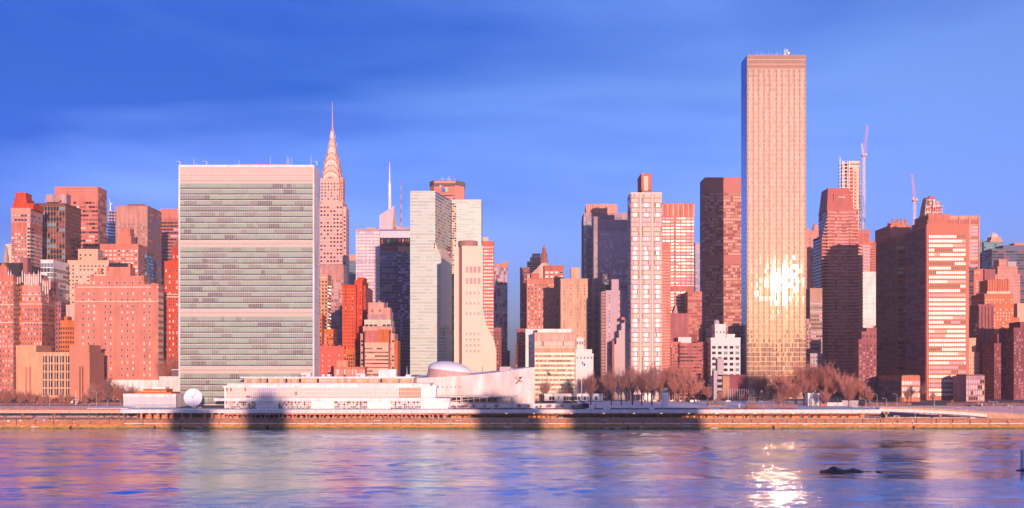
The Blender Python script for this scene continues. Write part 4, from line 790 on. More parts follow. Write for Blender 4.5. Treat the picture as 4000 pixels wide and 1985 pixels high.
# ================================================================= centre right and right skyline
def T4():
    s=Bld('office_tower','tall teal and pink office tower with a ribbed rounded crown',2368,1010,'skyscraper',dep=30)
    s.m(2281,2462,837,Rb(6,9.5,.62,(('g_teal',4),('g_sky',2),('g_lav',2)),top=1,run=4,mull=2,mk='lilac'),'mauve',dep=30,name='curtain_wall'); D=1010
    def crown(b):
        n=18; xa,xb=X(2291,D),X(2412,D); pts=[(xa+(xb-xa)*i/n,D+4-3.5*math.sin(math.pi*i/n)) for i in range(n+1)]
        b.prism(pts+[(xb,D+22),(xa,D+22)],Z(838,D),Z(797,D),'salmon','roofing')
        for x,y in pts: b.box(x-.15,x+.15,y-.35,y+.1,Z(838,D),Z(795,D),'cream')
    s.mb('crown',crown); s.done()
    s=Bld('office_tower','dark gridded office tower with a ribbed top, in front of the round crowned tower',2400,960,'skyscraper',dep=28)
    s.m(2340,2462,863,P(7.5,12,.5,.6,(('g_lav',3),('g_pale',2),('g_sky',2)),top=3,frame='lilac'),'greymaroon',dep=26,sf=0); s.m(2319,2341,846,P(40,30,.15,.2,DRK,top=3),'grey',dd=2,dep=26,name='core_wall'); s.m(2352,2400,845,None,'mauve',bot=863,dd=4,dep=14,name='roof_unit'); 
    me=MB(); me.box(-.2,.2,-.5,0,0,Z(863,960)-Z(900,960),'lilac'); me=me.mesh('rib')
    for i in range(20): inst('rib',me,s.root,(X(2342+i*6.2,960),960,Z(900,960)))
    s.done()
    s=Bld('patterned_building','light grey building with a zigzag wall pattern and a small white roof box',2425,930,'building',dep=20)
    D=930; s.m(2386,2462,1031,P(13,12,.4,.45,OFF,top=7),'lightgrey',dep=20); s.m(2412,2440,1020,None,'whitep',bot=1031,dd=2,dep=8,name='roof_box')
    def zig(b):
        for i in range(3):
            for j in range(2):
                x=2389+i*24; y=1045+j*30; b.tri((X(x,D),D-.06,Z(y+28,D)),(X(x+22,D),D-.06,Z(y+28,D)),(X(x+11,D),D-.06,Z(y+4,D)),'whitep')
    s.mb('zigzag_panel',zig); s.m(2354,2388,1075,Rb(8,12,.7,(('g_mid',2),('g_sky',1)),run=2),'darkgrey',dd=6,dep=14,name='glass_annex'); s.done()
    s=Bld('apartment_tower','grey brown apartment tower with a single column of lit windows and balconies on its left',2405,905,'skyscraper',dep=25)
    s.m(2366,2462,1139,P(9.6,12.4,.5,.5,(('g_pale',2),('g_mid',3)),top=.8,frame='whitep',x=(1,5)),'greymaroon',dep=22,side=False); s.m(2349,2367,1139,Rb(9,12.4,.5,(('g_dark',3),('g_mid',2)),run=1),'mauve',dd=1,dep=22,name='balcony_wall'); s.m(2389,2425,1096,None,'greymaroon',bot=1139,dd=3,dep=12,name='penthouse')
    s.mb('balcony',lambda b:[b.box(X(2348,905),X(2366,905),904.2,906,Z(1152+i*12.4,905),Z(1149+i*12.4,905),'pink') for i in range(30)]); s.done()
    s=Bld('stepped_building','pale blank walled building stepping down to the left beside the banded white tower',2430,893,'building',dep=20)
    for p0,p1,t in ((2440,2462,1245),(2428,2441,1262),(2418,2429,1290),(2408,2419,1320),(2396,2409,1345)): s.m(p0,p1,t,None,'concrete2',dd=(2462-p1)*.01,dep=18,side=False)
    s.m(2428,2444,1239,None,'brick2',bot=1250,dd=1,dep=8,name='chimney',side=False); s.m(2391,2400,1330,None,'maroon2',dd=-.5,dep=18,name='party_wall',side=False); s.done()
    s=Bld('office_building','dark gridded glass building at the end of the street left of the tall bare trees',2335,990,'building',dep=20)
    s.m(2314,2352,1378,Rb(5,10,.75,(('g_dark',4),('g_mid',2),('g_lav',1)),run=2),'greymaroon',dep=20); s.m(2345,2400,1365,P(9,12,.5,.5,DRK),'mauve',dd=20,dep=20); s.m(2322,2346,1345,None,'lilac',bot=1378,dd=3,dep=8,name='penthouse'); s.done()
    # banded white glass apartment tower
    D=880; s=Bld('glass_apartment_tower','bright banded glass apartment tower with two cream vertical stripes and a brick box on top',2520,D,'skyscraper',dep=24)
    s.m(2464,2585,757,None,'wtframe',dep=24,name='curtain_wall')
    x0,x1=X(2464,D),X(2585,D); zt=Z(757,D); zb=gz(D); nf=43; fh=(zt-zb)/nf
    bays=[(2466,2496),(2508,2541),(2554,2584)]
    for f in range(nf):
        b=MB(); za=zb+f*fh; k=pick((('g_bright',8),('g_lav',1),('g_warm',1),('g_pale',2),('sand',1)))
        if rnd.random()<.15: k='sand'
        for p,q in bays:
            a,c=X(p,D),X(q,D); m=7
            for e in range(m):
                kk=k if e in(2,3,4) and rnd.random()<.93 else pick((('g_lav',3),('g_maroon2',1),('g_pale',4)))
                u0=a+(c-a)*e/m+.08; u1=a+(c-a)*(e+1)/m-.08; yy=D-.9; 
                b.quad((u0,yy,za+.75),(u1,yy,za+.75),(u1,yy,za+fh-.15),(u0,yy,za+fh-.15),kk)
            b.box(a-.3,c+.3,D-1.3,D,za+.05,za+.5,'mauve'); b.box(a,c,D-.85,D,za+.6,za+fh-.05,'wtframe')
        for e in range(6):
            u0=D+e*4+.2; u1=D+e*4+3.8; b.quad((x0-.05,u1,za+.6),(x0-.05,u0,za+.6),(x0-.05,u0,za+fh-.2),(x0-.05,u1,za+fh-.2),pick((('g_lav',3),('g_mid',2))))
        b.build('window_band',s.root)
    for p,q in ((2498,2505),(2544,2551)):
        s.mb('vertical_stripe',lambda b:b.box(X(p,D),X(q,D),D-1.0,D+.1,zb,zt+.5,'creamc'))
    s.m(2505,2546,683,None,'brownred',bot=745,dd=4,dep=26,name='rooftop_box',sf=0); s.mb('panel',lambda b:b.box(X(2517,D),X(2534,D),D+3.7,D+4,Z(742,D),Z(684,D),'sand')); s.m(2508,2544,744,None,'salmon',bot=757,dd=6,dep=18,name='penthouse'); s.m(2508,2517,676,None,'pink',bot=683,dd=6,dep=4,name='roof_unit')
    for px in (2522,2528,2531): s.mb('dish_antenna',lambda b:b.ball((X(px,D+6),D+6,Z(679,D)),.7,'white',8))
    s.done()
    s=Bld('apartment_tower','red apartment tower of rounded balconies tucked behind the banded white tower',2600,900,'skyscraper',dep=22)
    D=900; s.m(2570,2618,955,P(9,11.3,.6,.5,(('g_dark',2),('g_maroon',2),('g_pale',1)),top=2),'brick2',dep=20,side=False)
    for i in range(46):
        z=Z(985+i*11.3,D)
        if z<14: break
        s.mb('balcony',lambda b:b.prism([(X(2585,D),D-.5),(X(2610,D),D-1.2),(X(2619,D),D+.2),(X(2621,D),D+3),(X(2621,D),D+9),(X(2585,D),D+9)],z,z+.9,'pink'))
    s.done()
    D=960; s=Bld('office_tower','red and white striped office tower with a plain red ribbed top',2650,D,'skyscraper',dep=30)
    s.m(2587,2711,799,Rb(15.5,12.6,.55,(('g_bright',6),('g_pale',2),('g_lav',1)),top=3.8,run=6,gap=.05),'brick2',dep=30,side=False)
    me=MB(); me.box(-.25,.25,-.5,0,0,Z(799,D)-14,'brick2'); me=me.mesh('rib'); me2=MB(); me2.box(-.3,.3,-.6,0,0,Z(799,D)-Z(846,D),'cream'); me2=me2.mesh('rib')
    for i in range(13): inst('rib',me if i%2 else me2,s.root,(X(2588+i*10.2,D),D,14 if i%2 else Z(846,D)))
    s.mb('dark_column',lambda b:[b.box(X(2632,D),X(2637,D),D-.4,D-.02,Z(858+i*12.6,D),Z(851+i*12.6,D),'brownred') for i in range(30)])
    s.m(2587,2711,1117,None,'brownred',bot=1138,dd=-.6,dep=2,name='belt',side=False); s.done()
    s=Bld('office_tower','thin distant pale teal tower left of the dark office block',2729,1500,'skyscraper',dep=20)
    s.m(2716,2745,951,Rb(7,12,.6,(('g_sky',3),('g_lav',2)),run=3),'lilac',dep=20); s.done()
    s=Bld('office_building','brown ribbed building lit on its right part, below the thin teal tower',2712,935,'building',dep=20)
    s.m(2686,2742,1143,Rb(10,12,.5,(('g_amber2',3),('g_maroon',3)),run=2),'brownred',dep=25); s.m(2655,2742,1345,Rb(10,13,.5,(('g_maroon',3),('g_mid',1)),run=3),'brownred',dd=-30,dep=25); s.done()
    s=Bld('low_building_cluster','low maroon building with a sloped roof between the balconied and brown buildings',2650,920,'building',dep=20)
    s.m(2618,2690,1229,P(12,13,.4,.4,RES,top=8),'maroon2',dep=20,side=False); s.m(2620,2660,1340,P(8,12,.5,.5,RES),'brownred',dd=-12,dep=10,side=False); s.mb('sloped_roof',lambda b:b.yprism([(X(2628,920),Z(1229,920)),(X(2650,920),Z(1229,920)),(X(2645,920),Z(1192,920)),(X(2640,920),Z(1192,920))],922,932,'mauve')); s.m(2650,2700,1322,None,'whitep',bot=1340,dd=-10,dep=10,name='roof_unit'); s.done()
    # dark office block left of the glass skyscraper
    D=1100; s=Bld('office_tower','dark red gridded office tower, left part shaded, immediately left of the tallest glass slab',2820,D,'skyscraper',dep=30)
    s.m(2754,2935,697,Rb(9,12.3,.6,(('g_maroon',2),('g_warm',3),('g_amber2',2)),top=4.5,run=2,mull=1,mk='brownred'),'brownred2',dep=30,name='curtain_wall',sf=Rb(26,12.3,.55,(('g_maroon',3),('g_shade',1)),top=4)); s.m(2754,2935,1000,None,'brownred2',bot=1032,dd=-.6,dep=2,name='belt',side=False); s.done()
    s=Bld('apartment_building','white apartment building with wide dark windows and stepped roof beside the tallest slab',2835,900,'building',dep=25)
    s.m(2777,2892,1324,P(24,22,.62,.5,(('g_teal',1),('g_dark',3)),top=1,frame='g_mid'),'whitep',dep=22,sf=P(20,22,.3,.4,DRK)); s.m(2793,2835,1271,P(16,18,.3,.4,DRK,top=1),'whitep',bot=1324,dd=3,dep=14,name='penthouse'); s.m(2838,2870,1310,None,'whitep',bot=1324,dd=2,dep=8,name='roof_box')
    D=900; s.mb('water_tank',lambda b:b.lathe(X(2806,D),D+8,[(2.0,Z(1271,D)),(2.0,Z(1252,D)),(.1,Z(1246,D))],'lightgrey',12)); s.m(2803,2827,1400,None,'lightgrey',dd=-4,dep=4,name='chimney_shaft'); s.done()
    s=Bld('apartment_building','maroon shaded apartment block left of the white apartment building',2748,915,'building',dep=22)
    s.m(2720,2775,1340,P(7,13,.45,.55,DRK),'maroon2',dep=22); s.m(2690,2722,1310,None,'maroon',dd=10,dep=20,side=False); s.m(2758,2790,1290,P(9,13,.45,.5,DRK),'mauve',dd=16,dep=16,name='rear_block'); s.done()
    s=Bld('garage_building','low windowless dark building in front of the white apartment building',2858,868,'building',dep=14)
    s.m(2823,2915,1469,None,'maroon',dep=20,side=False); s.m(2823,2850,1470,None,'stone2',dd=-.3,dep=4,name='stone_panel',side=False); s.m(2801,2824,1470,Rb(22,22,.55,(('g_dark',1),)),'lightgrey',dd=1,dep=14,name='parking_deck',side=False); s.m(2788,2802,1448,None,'lightgrey',dd=1,dep=8,name='stair_tower',side=False); s.done()
    s=Bld('apartment_building','grey shaded apartment block between the white building and the tallest slab',2895,960,'building',dep=20)
    s.m(2862,2925,1276,P(9,13,.45,.5,RES),'mauve',dep=20); s.m(2868,2890,1262,None,'whitep',bot=1276,dd=3,dep=8,name='roof_unit'); s.done()
    # right of the tallest slab
    D=1300; s=Bld('twin_domed_hotel_tower','hazy pink hotel with twin copper topped towers just right of the tallest slab',3178,D,'skyscraper',dep=25)
    f=P(8,12,.4,.5,(('g_lav',2),('g_mid',1)),top=1); s.m(3140,3168,905,f,'salmon',dep=20,side=False); s.m(3168,3212,905,f,'salmon',dd=3,dep=20,sf=f)
    for cx_,t in ((3158,884),(3192,868)):
        w_=X(3000+12,D)-X(3000,D)
        s.mb('domed_cap',lambda b:b.lathe(X(cx_,D),D+8,[(w_*1.15,Z(905,D)),(w_*1.0,Z(t+20,D)),(w_*.7,Z(t+8,D)),(w_*.45,Z(t+2,D)),(w_*.2,Z(t,D))],'pink',12))
    s.done()
    s=Bld('apartment_building','white and grey terraced apartment block right of the tallest slab, behind pink bare trees',3190,1000,'building',dep=22)
    s.m(3164,3212,1130,Rb(12,16,.45,(('g_mid',2),('g_lav',1)),run=4,top=3),'concrete',dep=22); s.m(3150,3168,1262,P(8,13,.5,.5,RES),'mauve',dd=-10,dep=20); s.m(3165,3215,1385,P(10,13,.4,.5,RES),'lightgrey',dd=-30,dep=20); s.m(3150,3162,1246,None,'lilac',bot=1262,dd=-8,dep=6,name='water_tank'); s.done()
    # pyramid topped balcony tower
    D=1050; s=Bld('balconied_apartment_tower','dark red balconied apartment tower with a sloping trapezoid roof, right of the tallest slab',3285,D,'skyscraper',dep=30)
    s.m(3232,3352,822,Rb(9,12.8,.6,(('g_warm',2),('g_lav',1),('g_shade',4),('g_maroon',2),('g_dark',1)),top=.2,run=2),'brownred',dep=30,sf=Rb(14,12.8,.6,DRK,top=.2)); s.m(3352,3370,960,Rb(9,12.8,.6,(('g_pale',2),('g_lav',3)),run=1),'brownred',dd=2,dep=26,side=False,name='side_wing'); s.m(3210,3234,925,Rb(9,12.8,.6,DRK,run=1),'maroon2',dd=2,dep=30,name='side_wing')
    s.mb('sloped_roof',lambda b:[b.prism([(X(3230,D),D),(X(3335,D),D),(X(3335,D),D+28),(X(3230,D),D+28)],Z(822,D),Z(733,D),'brickpanel','roofing',[(X(3238,D),D+3),(X(3321,D),D+3),(X(3321,D),D+25),(X(3238,D),D+25)]),b.box(X(3258,D),X(3312,D),D+.6,D+3,Z(810,D),Z(756,D),'brownred')])
    s.mb('roof_window',lambda b:[b.box(X(3276+i*6.5,D),X(3280+i*6.5,D),D+.4,D+.7,Z(772,D),Z(768,D),'white') for i in range(4)])
    for i in range(50):
        z=Z(834+i*12.8,D); j=max(0,1-i/10)
        if z<30: break
        dx=lambda p:X(p,D)
        l=3232-24*min(1,i/8); r=3337+ (0 if i<3 else (14 if i<10 else 33)*1)
        s.mb('balcony',lambda b:[b.box(dx(l),dx(3262),D-1.6,D,z,z+1.0,'balc'),b.box(dx(3268+ (i%2)*4),dx(3318),D-.6,D,z,z+.9,'balc'),b.box(dx(3318),dx(r),D-1.6,D,z,z+1.0,'balc')])
    s.done()
    # supertall under construction
    D=1500; s=Bld('building_under_construction','red and pale concrete supertall tower under construction with open floors and a hoist mast',3325,D,'skyscraper',dep=20)
    s.m(3330,3358,650,None,'concpale',dep=16,name='core_wall'); s.m(3338,3346,663,None,'redbrick',dd=-.4,dep=1,name='core_opening',side=False)
    def fl(b):
        for i in range(36):
            z=Z(640+i*13.6,D); b.box(X(3290,D),X(3361 if i<8 else 3366,D),D-2,D+18,z,z+.9,'concpale')
            b.box(X(3338,D),X(3346,D),D-.9,D-.3,z-1.3,z,'concpale')
        b.box(X(3316,D),X(3332,D),D-.2,D+14,Z(1140,D),Z(660,D),'redbrick'); b.box(X(3356,D),X(3363,D),D+1,D+14,Z(1140,D),Z(690,D),'redbrick')
    s.mb('floor_slabs',fl)
    def fm(b):
        for px in (3290,3295,3310,3316,3358): b.tube((X(px,D),D-2,14),(X(px,D),D-2,Z(630,D)),.6,.6,'white',4)
        for i in range(20): b.tube((X(3290,D),D-2,Z(640+i*13,D)),(X(3311,D),D-2,Z(634+i*13,D)),.3,.3,'steel',4)
    s.mb('steel_frame',fm)
    s.m(3316,3359,632,Rb(8,11,.5,(('g_sky',1),('g_dark',2),('redbrick',1)),run=1),'concpale',bot=655,dd=-1,dep=16,name='top_floors')
    s.mb('hoist_mast',lambda b:[b.tube((X(p,D),D-1,14),(X(p,D),D-1,Z(614,D)),.3,.3,'white',4) for p in (3279,3283)]+[b.tube((X(3279,D),D-1,Z(620+i*9,D)),(X(3283,D),D-1,Z(616+i*9,D)),.25,.25,'white',4) for i in range(40)]+[b.tube((X(3283,D),D-1,Z(640+i*40,D)),(X(3292,D),D-1,Z(640+i*40,D)),.3,.3,'white',4) for i in range(5)])
    s.done()
    def crane(px,D,pts,label,base):
        s=Bld('tower_crane',label,px,D,'crane',dep=4); s.root.location.z=base; ORG[s.root.name]=(X(px,D),D+2,base)
        (mx,m0,m1),(jx,jy),(cx_,cy_)=pts
        def lat(b,p,q,w_,k,n):
            p=Vector(p);q=Vector(q); d=(q-p); 
            sdv=Vector((1,0,0)) if abs(d.z)>abs(d.x) else Vector((0,0,1))
            for sx in (-1,1): b.tube(p+sdv*w_*sx,q+sdv*w_*sx*.5,.28,.22,k,4)
            for i in range(n):
                a=p+d*(i/n); c=p+d*((i+1)/n); sg=1 if i%2 else -1; f0=1-.5*i/n; f1=1-.5*(i+1)/n
                b.tube(a+sdv*w_*sg*f0,c-sdv*w_*sg*f1,.2,.2,k,4)
        s.mb('mast',lambda b:[lat(b,(X(mx,D),D+y,base),(X(mx,D),D+y,Z(m1,D)),1.9,'craneW',int((m0-m1)/9)) for y in (0,3)])
        s.mb('jib',lambda b:lat(b,(X(mx+1,D),D+1,Z(m1,D)),(X(jx,D),D+1,Z(jy,D)),1.4,'craneR',14))
        s.mb('counter_jib',lambda b:lat(b,(X(mx-3,D),D+1,Z(m1,D)),(X(cx_,D),D+1,Z(cy_,D)),1.2,'craneW',5))
        s.mb('cab',lambda b:[b.box(X(mx-8,D),X(mx+9,D),D-1.5,D+4,Z(m1+4,D),Z(m1-1,D),'craneR'),b.box(X(mx+3,D),X(mx+8,D),D-2.5,D-1.5,Z(m1+2,D),Z(m1-5,D),'white')])
        s.mb('pendant',lambda b:b.tube((X(cx_,D),D+1,Z(cy_,D)),(X((mx+jx)/2+2,D),D+1,Z((m1+jy)/2-20,D)),.12,.12,'steel',4))
        s.done()
    crane(3376,1490,((3376,1150,606),(3391,487),(3368,560)),'tall red and white tower crane with a steep raised jib beside the unfinished supertall tower',14)
    crane(3574,1380,((3574,1000,782),(3564,680),(3568,770)),'smaller tower crane with a thin leaning jib, left of the scaffolded round topped tower',14)
    s=Bld('office_tower','red framed glass office tower directly right of the balconied apartment tower',3370,1200,'skyscraper',dep=20)
    s.m(3336,3398,902,Rb(8,12,.7,(('g_warm',3),('g_lav',3),('g_pale',1)),top=4.5,run=2),'brick2',dep=20,side=True); s.mb('louvered_top',lambda b:[b.box(X(3348,1200),X(3371,1200),1199.6,1200,Z(950,1200),Z(912,1200),'brownred'),b.box(X(3375,1200),X(3395,1200),1199.6,1200,Z(950,1200),Z(912,1200),'brownred')]); s.done()
    s=Bld('apartment_tower','distant brick red tower peeking between the red framed tower and the maroon slabs',3408,1400,'skyscraper',dep=20)
    s.m(3392,3428,945,P(7,10,.5,.5,DRK),'brick2',dep=20); s.done()
    s=Bld('office_building','dazzling white gridded building lit in the gap left of the maroon glass slabs',3392,1100,'building',dep=20)
    s.m(3360,3425,1070,Rb(7,8.5,.5,(('g_white',3),('g_pale',1)),run=5,gap=.35),'white',dep=20,side=False); s.m(3360,3425,1066,None,'white',bot=1072,dd=-.3,dep=10,name='cornice',side=False); s.done()
    s=Bld('apartment_building','dark maroon brick apartment building left of the maroon glass slabs above bare trees',3388,905,'building',dep=22)
    s.m(3354,3424,1330,P(13,15,.4,.45,(('g_dark',4),('g_shade',2),('g_lav',1)),top=.8,frame='maroon2'),'maroon2',dep=18,side=False); s.m(3366,3424,1300,P(13,15,.45,.5,DRK),'maroon2',bot=1330,dd=2,dep=14,name='upper_wall',side=False); s.m(3385,3424,1285,None,'maroon2',bot=1300,dd=3,dep=10,name='upper_wall',side=False); s.done()
    # two maroon slabs with bright fronts
    for (nm,lab,p0,p1,t,D,dep,roofs) in (
        ('residential_slab_tower','rear of two matching maroon glass slab towers, dark sided with one bright window strip',3498,3625,927,945,50,((3478,3560,884,6),)),
        ('residential_slab_tower','front of two matching maroon slab towers, its river face full of bright white window bands',3620,3785,880,880,49,((3623,3732,864,10),(3627,3712,842,14)))):
        s=Bld(nm,lab,(p0+p1)/2,D,'skyscraper',dep=dep); x0,x1=X(p0,D),X(p1,D); zt=Z(t,D); zb=gz(D)
        s.m(p0,p1,t,None,'brick2m',dep=dep,name='wall')
        s.mb('side_cladding',lambda b:b.box(x0-.12,x0+.02,D+.6,D+dep-.6,zb,zt-.5,'maroon_shade'))  # side sheet coloured for the shade that face stands in
        nf=36; fh=(zt-zb-2.8*1)/nf*1.0; nf=36
        a=X(p0+8,D); c=X(min(p1-13,p1),D) if D==880 else X(p0+36,D); n=20 if D==880 else 5
        for f in range(nf):
            b=MB(); za=zb+2+f*(zt-zb-9)/nf; hh=(zt-zb-9)/nf; j=0
            while j<n:
                k=pick((('g_bright',8),('g_pale',2),('g_lav',1),('g_maroon2',1))) if D==880 else pick((('g_sky',5),('g_dark',3),('g_white',1)))
                for q in range(j,min(n,j+rnd.randint(3,14))):
                    b.quad((a+(c-a)*(q+.06)/n,D-.06,za+.35*hh),(a+(c-a)*(q+.94)/n,D-.06,za+.35*hh),(a+(c-a)*(q+.94)/n,D-.06,za+.95*hh),(a+(c-a)*(q+.06)/n,D-.06,za+.95*hh),k); j=q+1
            m=24
            j=0
            while j<m:
                k=pick((('g_maroon',3),('g_shade',5)))
                for q in range(j,min(m,j+rnd.randint(2,8))):
                    u0=D+.8+(dep-1.6)*(q+.08)/m; u1=D+.8+(dep-1.6)*(q+.92)/m; b.quad((x0-.2,u1,za+.35*hh),(x0-.2,u0,za+.35*hh),(x0-.2,u0,za+.9*hh),(x0-.2,u1,za+.9*hh),k); j=q+1
            b.build('window_band',s.root)
        me=MB(); me.box(-.1,.1,-.45,-.02,0,zt-zb-1,'bronzem'); me=me.mesh('mullion')
        for i in range(n+1): inst('mullion',me,s.root,(a+(c-a)*i/n,D,zb))
        me=MB(); me.box(-.5,-.1,-.1,.1,0,zt-zb-1,'maroon2'); me=me.mesh('mullion')
        for i in range(0,25): inst('mullion',me,s.root,(x0,D+.8+(dep-1.6)*i/24,zb))
        for q0,q1,tt,dd in roofs: s.m(q0,q1,tt,None,'brick2',bot=t,dd=dd,dep=dep-dd-4,name='penthouse')
        s.done()
    D=850; s=Bld('podium_building','low dark podium block with a bright glazed end, left foot of the maroon slab towers',3555,D,'building',dep=90)
    fr=Rb(10,24,.62,(('g_white',5),('g_pale',2),('g_lav',1)),top=.4,run=4,mull=1,mk='bronzem')
    s.m(3523,3593,1475,fr,'brick2m',dep=102,sf=Rb(14,24,.55,(('g_maroon',4),('g_shade',2),('g_dark',2)),top=.4,run=4,mull=1,mk='mauve')); s.m(3526,3590,1470,None,'olive',bot=1475,dd=3,dep=90,name='roof_screen'); s.done()
    s=Bld('podium_building','low grey glazed podium block, right foot of the front maroon slab tower',3810,D,'building',dep=25)
    s.m(3774,3845,1473,Rb(9,22,.65,(('g_lav',4),('g_mid',3),('g_dark',1),('g_pale',1)),top=.3,run=3,mull=1,mk='salmon'),'mauve',dep=25,side=False); s.m(3776,3840,1468,None,'darkgrey',bot=1473,dd=2,dep=20,name='roof_screen',side=False); s.done()
    # crown, scaffolded top, pink slab, teal tower, dome
    D=1300; s=Bld('gothic_crowned_tower','orange brick tower with a spiky gothic crown behind the maroon slab towers',3512,D,'skyscraper',dep=16)
    s.m(3476,3550,900,P(8,12,.4,.5,DRK),'orange2',dep=18)
    s.mb('crown',lambda b:[b.box(X(3482,D),X(3545,D),D+1,D+15,Z(900,D),Z(872,D),'orange2')]+[b.lathe(X(3479+i*8.6,D),D+(2 if i%2 else 8),[(1.3,Z(900,D)),(1.1,Z(870-6*(i%3),D)),(1.5,Z(868-6*(i%3),D)),(.1,Z(848+ (7 if i in(0,8) else (i%2)*5)+(14 if i in (0,8) else 0),D))],'orange2',5) for i in range(9)]+[b.tube((X(3482+i*7,D),D+.7,Z(895,D)),(X(3489+i*7,D),D+.7,Z(862,D)),.4,.3,'salmon',4) for i in range(9)]+[b.tube((X(3489+i*7,D),D+.6,Z(895,D)),(X(3482+i*7,D),D+.6,Z(862,D)),.4,.3,'salmon',4) for i in range(9)]); s.done()
    D=1420; s=Bld('building_under_construction','round topped tower wrapped in pink scaffolding, above the front maroon slab tower',3645,D,'skyscraper',dep=25)
    s.m(3612,3678,840,None,'salmon',dep=20,side=False)
    def sf_(b):
        b.prism([(X(3611,D),D),(X(3680,D),D),(X(3680,D),D+18),(X(3611,D),D+18)],Z(842,D),Z(800,D),'salmon',poly2=[(X(3617,D),D+1),(X(3678,D),D+1),(X(3678,D),D+17),(X(3617,D),D+17)])
        b.prism([(X(3617,D),D+1),(X(3656,D),D+1),(X(3656,D),D+17),(X(3617,D),D+17)],Z(800,D),Z(770,D),'pink',poly2=[(X(3622,D),D+3),(X(3648,D),D+3),(X(3648,D),D+15),(X(3622,D),D+15)])
        b.box(X(3655,D),X(3672,D),D+2,D+15,Z(800,D),Z(785,D),'salmon')
    s.mb('wall',sf_)
    def sc_(b):
        for i in range(11):
            x=X(3612+i*6.8,D); t=772 if 1<i<6 else 800-(8 if i<9 else 0); b.tube((x,D-1,Z(842,D)),(x+(1.5 if i<3 else 0),D-1,Z(t,D)),.25,.25,'white',4)
        for i in range(9):
            z=Z(838-i*8,D); b.box(X(3612+i,D),X((3680 if i<6 else 3652),D),D-1.3,D-.2,z-.3,z+.3,('redbrick','white','brownred')[i%3])
            for q in range(5):
                x=X(3618+rnd.random()*(58 if i<5 else 30),D); b.box(x,x+1.6,D-.6,D,z,z+1.9,pick((('redbrick',2),('g_dark',2),('white',2))))
        b.tube((X(3637,D),D-1.5,Z(842,D)),(X(3642,D),D-1.5,Z(795,D)),.7,.7,'redbrick',4)
    s.mb('scaffold',sc_); s.done()
    s=Bld('office_tower','pale pink square framed office tower with large dark top panels behind the front maroon slab',3765,1150,'skyscraper',dep=25); D=1150
    s.m(3700,3826,847,Rb(40,13.4,.45,(('g_lav',4),('g_maroon2',1),('g_pale',1)),top=2.6,run=1,gap=.08),'pink',dep=25,side=False)
    s.mb('top_panel',lambda b:[b.box(X(p,D),X(p+34,D),D-.1,D+.1,Z(876,D),Z(857,D),'brownred') for p in (3708,3750,3788)]); s.m(3788,3822,1019,None,'brownred',bot=1033,dd=-.2,dep=1,name='belt',side=False)
    s.mb('pier',lambda b:[b.box(X(p,D),X(p+5,D),D-.8,D,14,Z(847,D),'pink') for p in (3703,3744,3784,3821)]); s.done()
    s=Bld('office_tower','dark teal glass tower with faint lights, left of the little white dome',3870,1250,'skyscraper',dep=25)
    s.m(3843,3917,949,Rb(8,10,.75,(('g_teal',6),('g_blue',3),('g_amber2',1)),run=2),'teald',dep=25); s.m(3824,3846,942,Rb(8,10,.75,(('g_teal',6),('g_blue',3)),run=2),'teald',dd=3,dep=22); s.done()
    D=1500; s=Bld('domed_tower','pale pink tower with an arched white ribbed dome on the right horizon',3891,D,'skyscraper',dep=20)
    s.m(3868,3915,940,P(6,9,.5,.5,OFF,top=.5),'pink',dep=16); s.m(3872,3910,928,None,'pink',bot=940,dd=1,dep=12,name='upper_wall')
    s.mb('dome',lambda b:b.lathe(X(3890,D),D+7,[(5.6,Z(930,D))]+[(5.6*math.cos(t),Z(930,D)+6.4*math.sin(t)) for t in (.2,.5,.8,1.1,1.4,1.55)],'concpale',16))
    s.mb('dome_rib',lambda b:[b.tube((X(3890,D)+5.8*math.cos(a)*math.cos(t),D+7+5.8*math.sin(a)*math.cos(t),Z(930,D)+6.5*math.sin(t)),(X(3890,D)+5.8*math.cos(a)*math.cos(t+.3),D+7+5.8*math.sin(a)*math.cos(t+.3),Z(930,D)+6.5*math.sin(t+.3)),.35,.35,'white',4) for a in (math.pi,math.pi*1.25,math.pi*1.5,math.pi*1.75,2*math.pi) for t in (0,.3,.6,.9,1.2)])
    for p in (3885,3891,3896): s.mb('antenna',lambda b:b.tube((X(p,D),D+7,Z(912,D)),(X(p,D),D+7,Z(903,D)),.2,.15,'white',4))
    s.done()
    s=Bld('office_tower','wide dark slate office tower at the right edge of the skyline',3950,1200,'skyscraper',dep=25)
    s.m(3874,4040,975,Rb(8,11,.6,(('g_blue',3),('g_dark',3),('g_maroon',2)),run=4),'slate',dep=25); s.m(3918,4040,962,None,'slate',bot=975,dd=3,dep=18,name='penthouse'); s.m(3962,4000,953,None,'salmon',bot=962,dd=4,dep=12,name='roof_unit'); s.done()
    D=1060; s=Bld('office_building','red office building with white numerals near its top left corner',3830,D,'building',dep=22)
    s.m(3803,3854,1055,P(25,12.2,.2,.45,(('g_pale',2),('g_lav',1)),top=3,frame='white'),'brick2',dep=25,sf=Rb(14,12,.7,(('g_dark',3),('g_maroon',1)),run=3)); s.m(3780,3803,1052,Rb(8,12,.7,(('g_dark',3),('g_maroon',2)),run=3),'darkgrey',dd=.5,dep=22,name='glass_wing',side=False); s.m(3846,3888,1056,None,'maroon2',dd=-2,dep=20,name='shaded_wing',side=False)
    cu=bpy.data.curves.new('numerals','FONT'); cu.body='575'; cu.size=3.0; cu.extrude=.08; to=bpy.data.objects.new('t',cu); COL.objects.link(to); bpy.context.view_layer.update()
    me=bpy.data.meshes.new_from_object(to); bpy.data.objects.remove(to); me.transform(Matrix.Rotation(R(90),4,'X')); me.materials.clear(); me.materials.append(M('white'))
    inst('numerals',me,s.root,(X(3806,D),D-.15,Z(1070,D))); s.done()
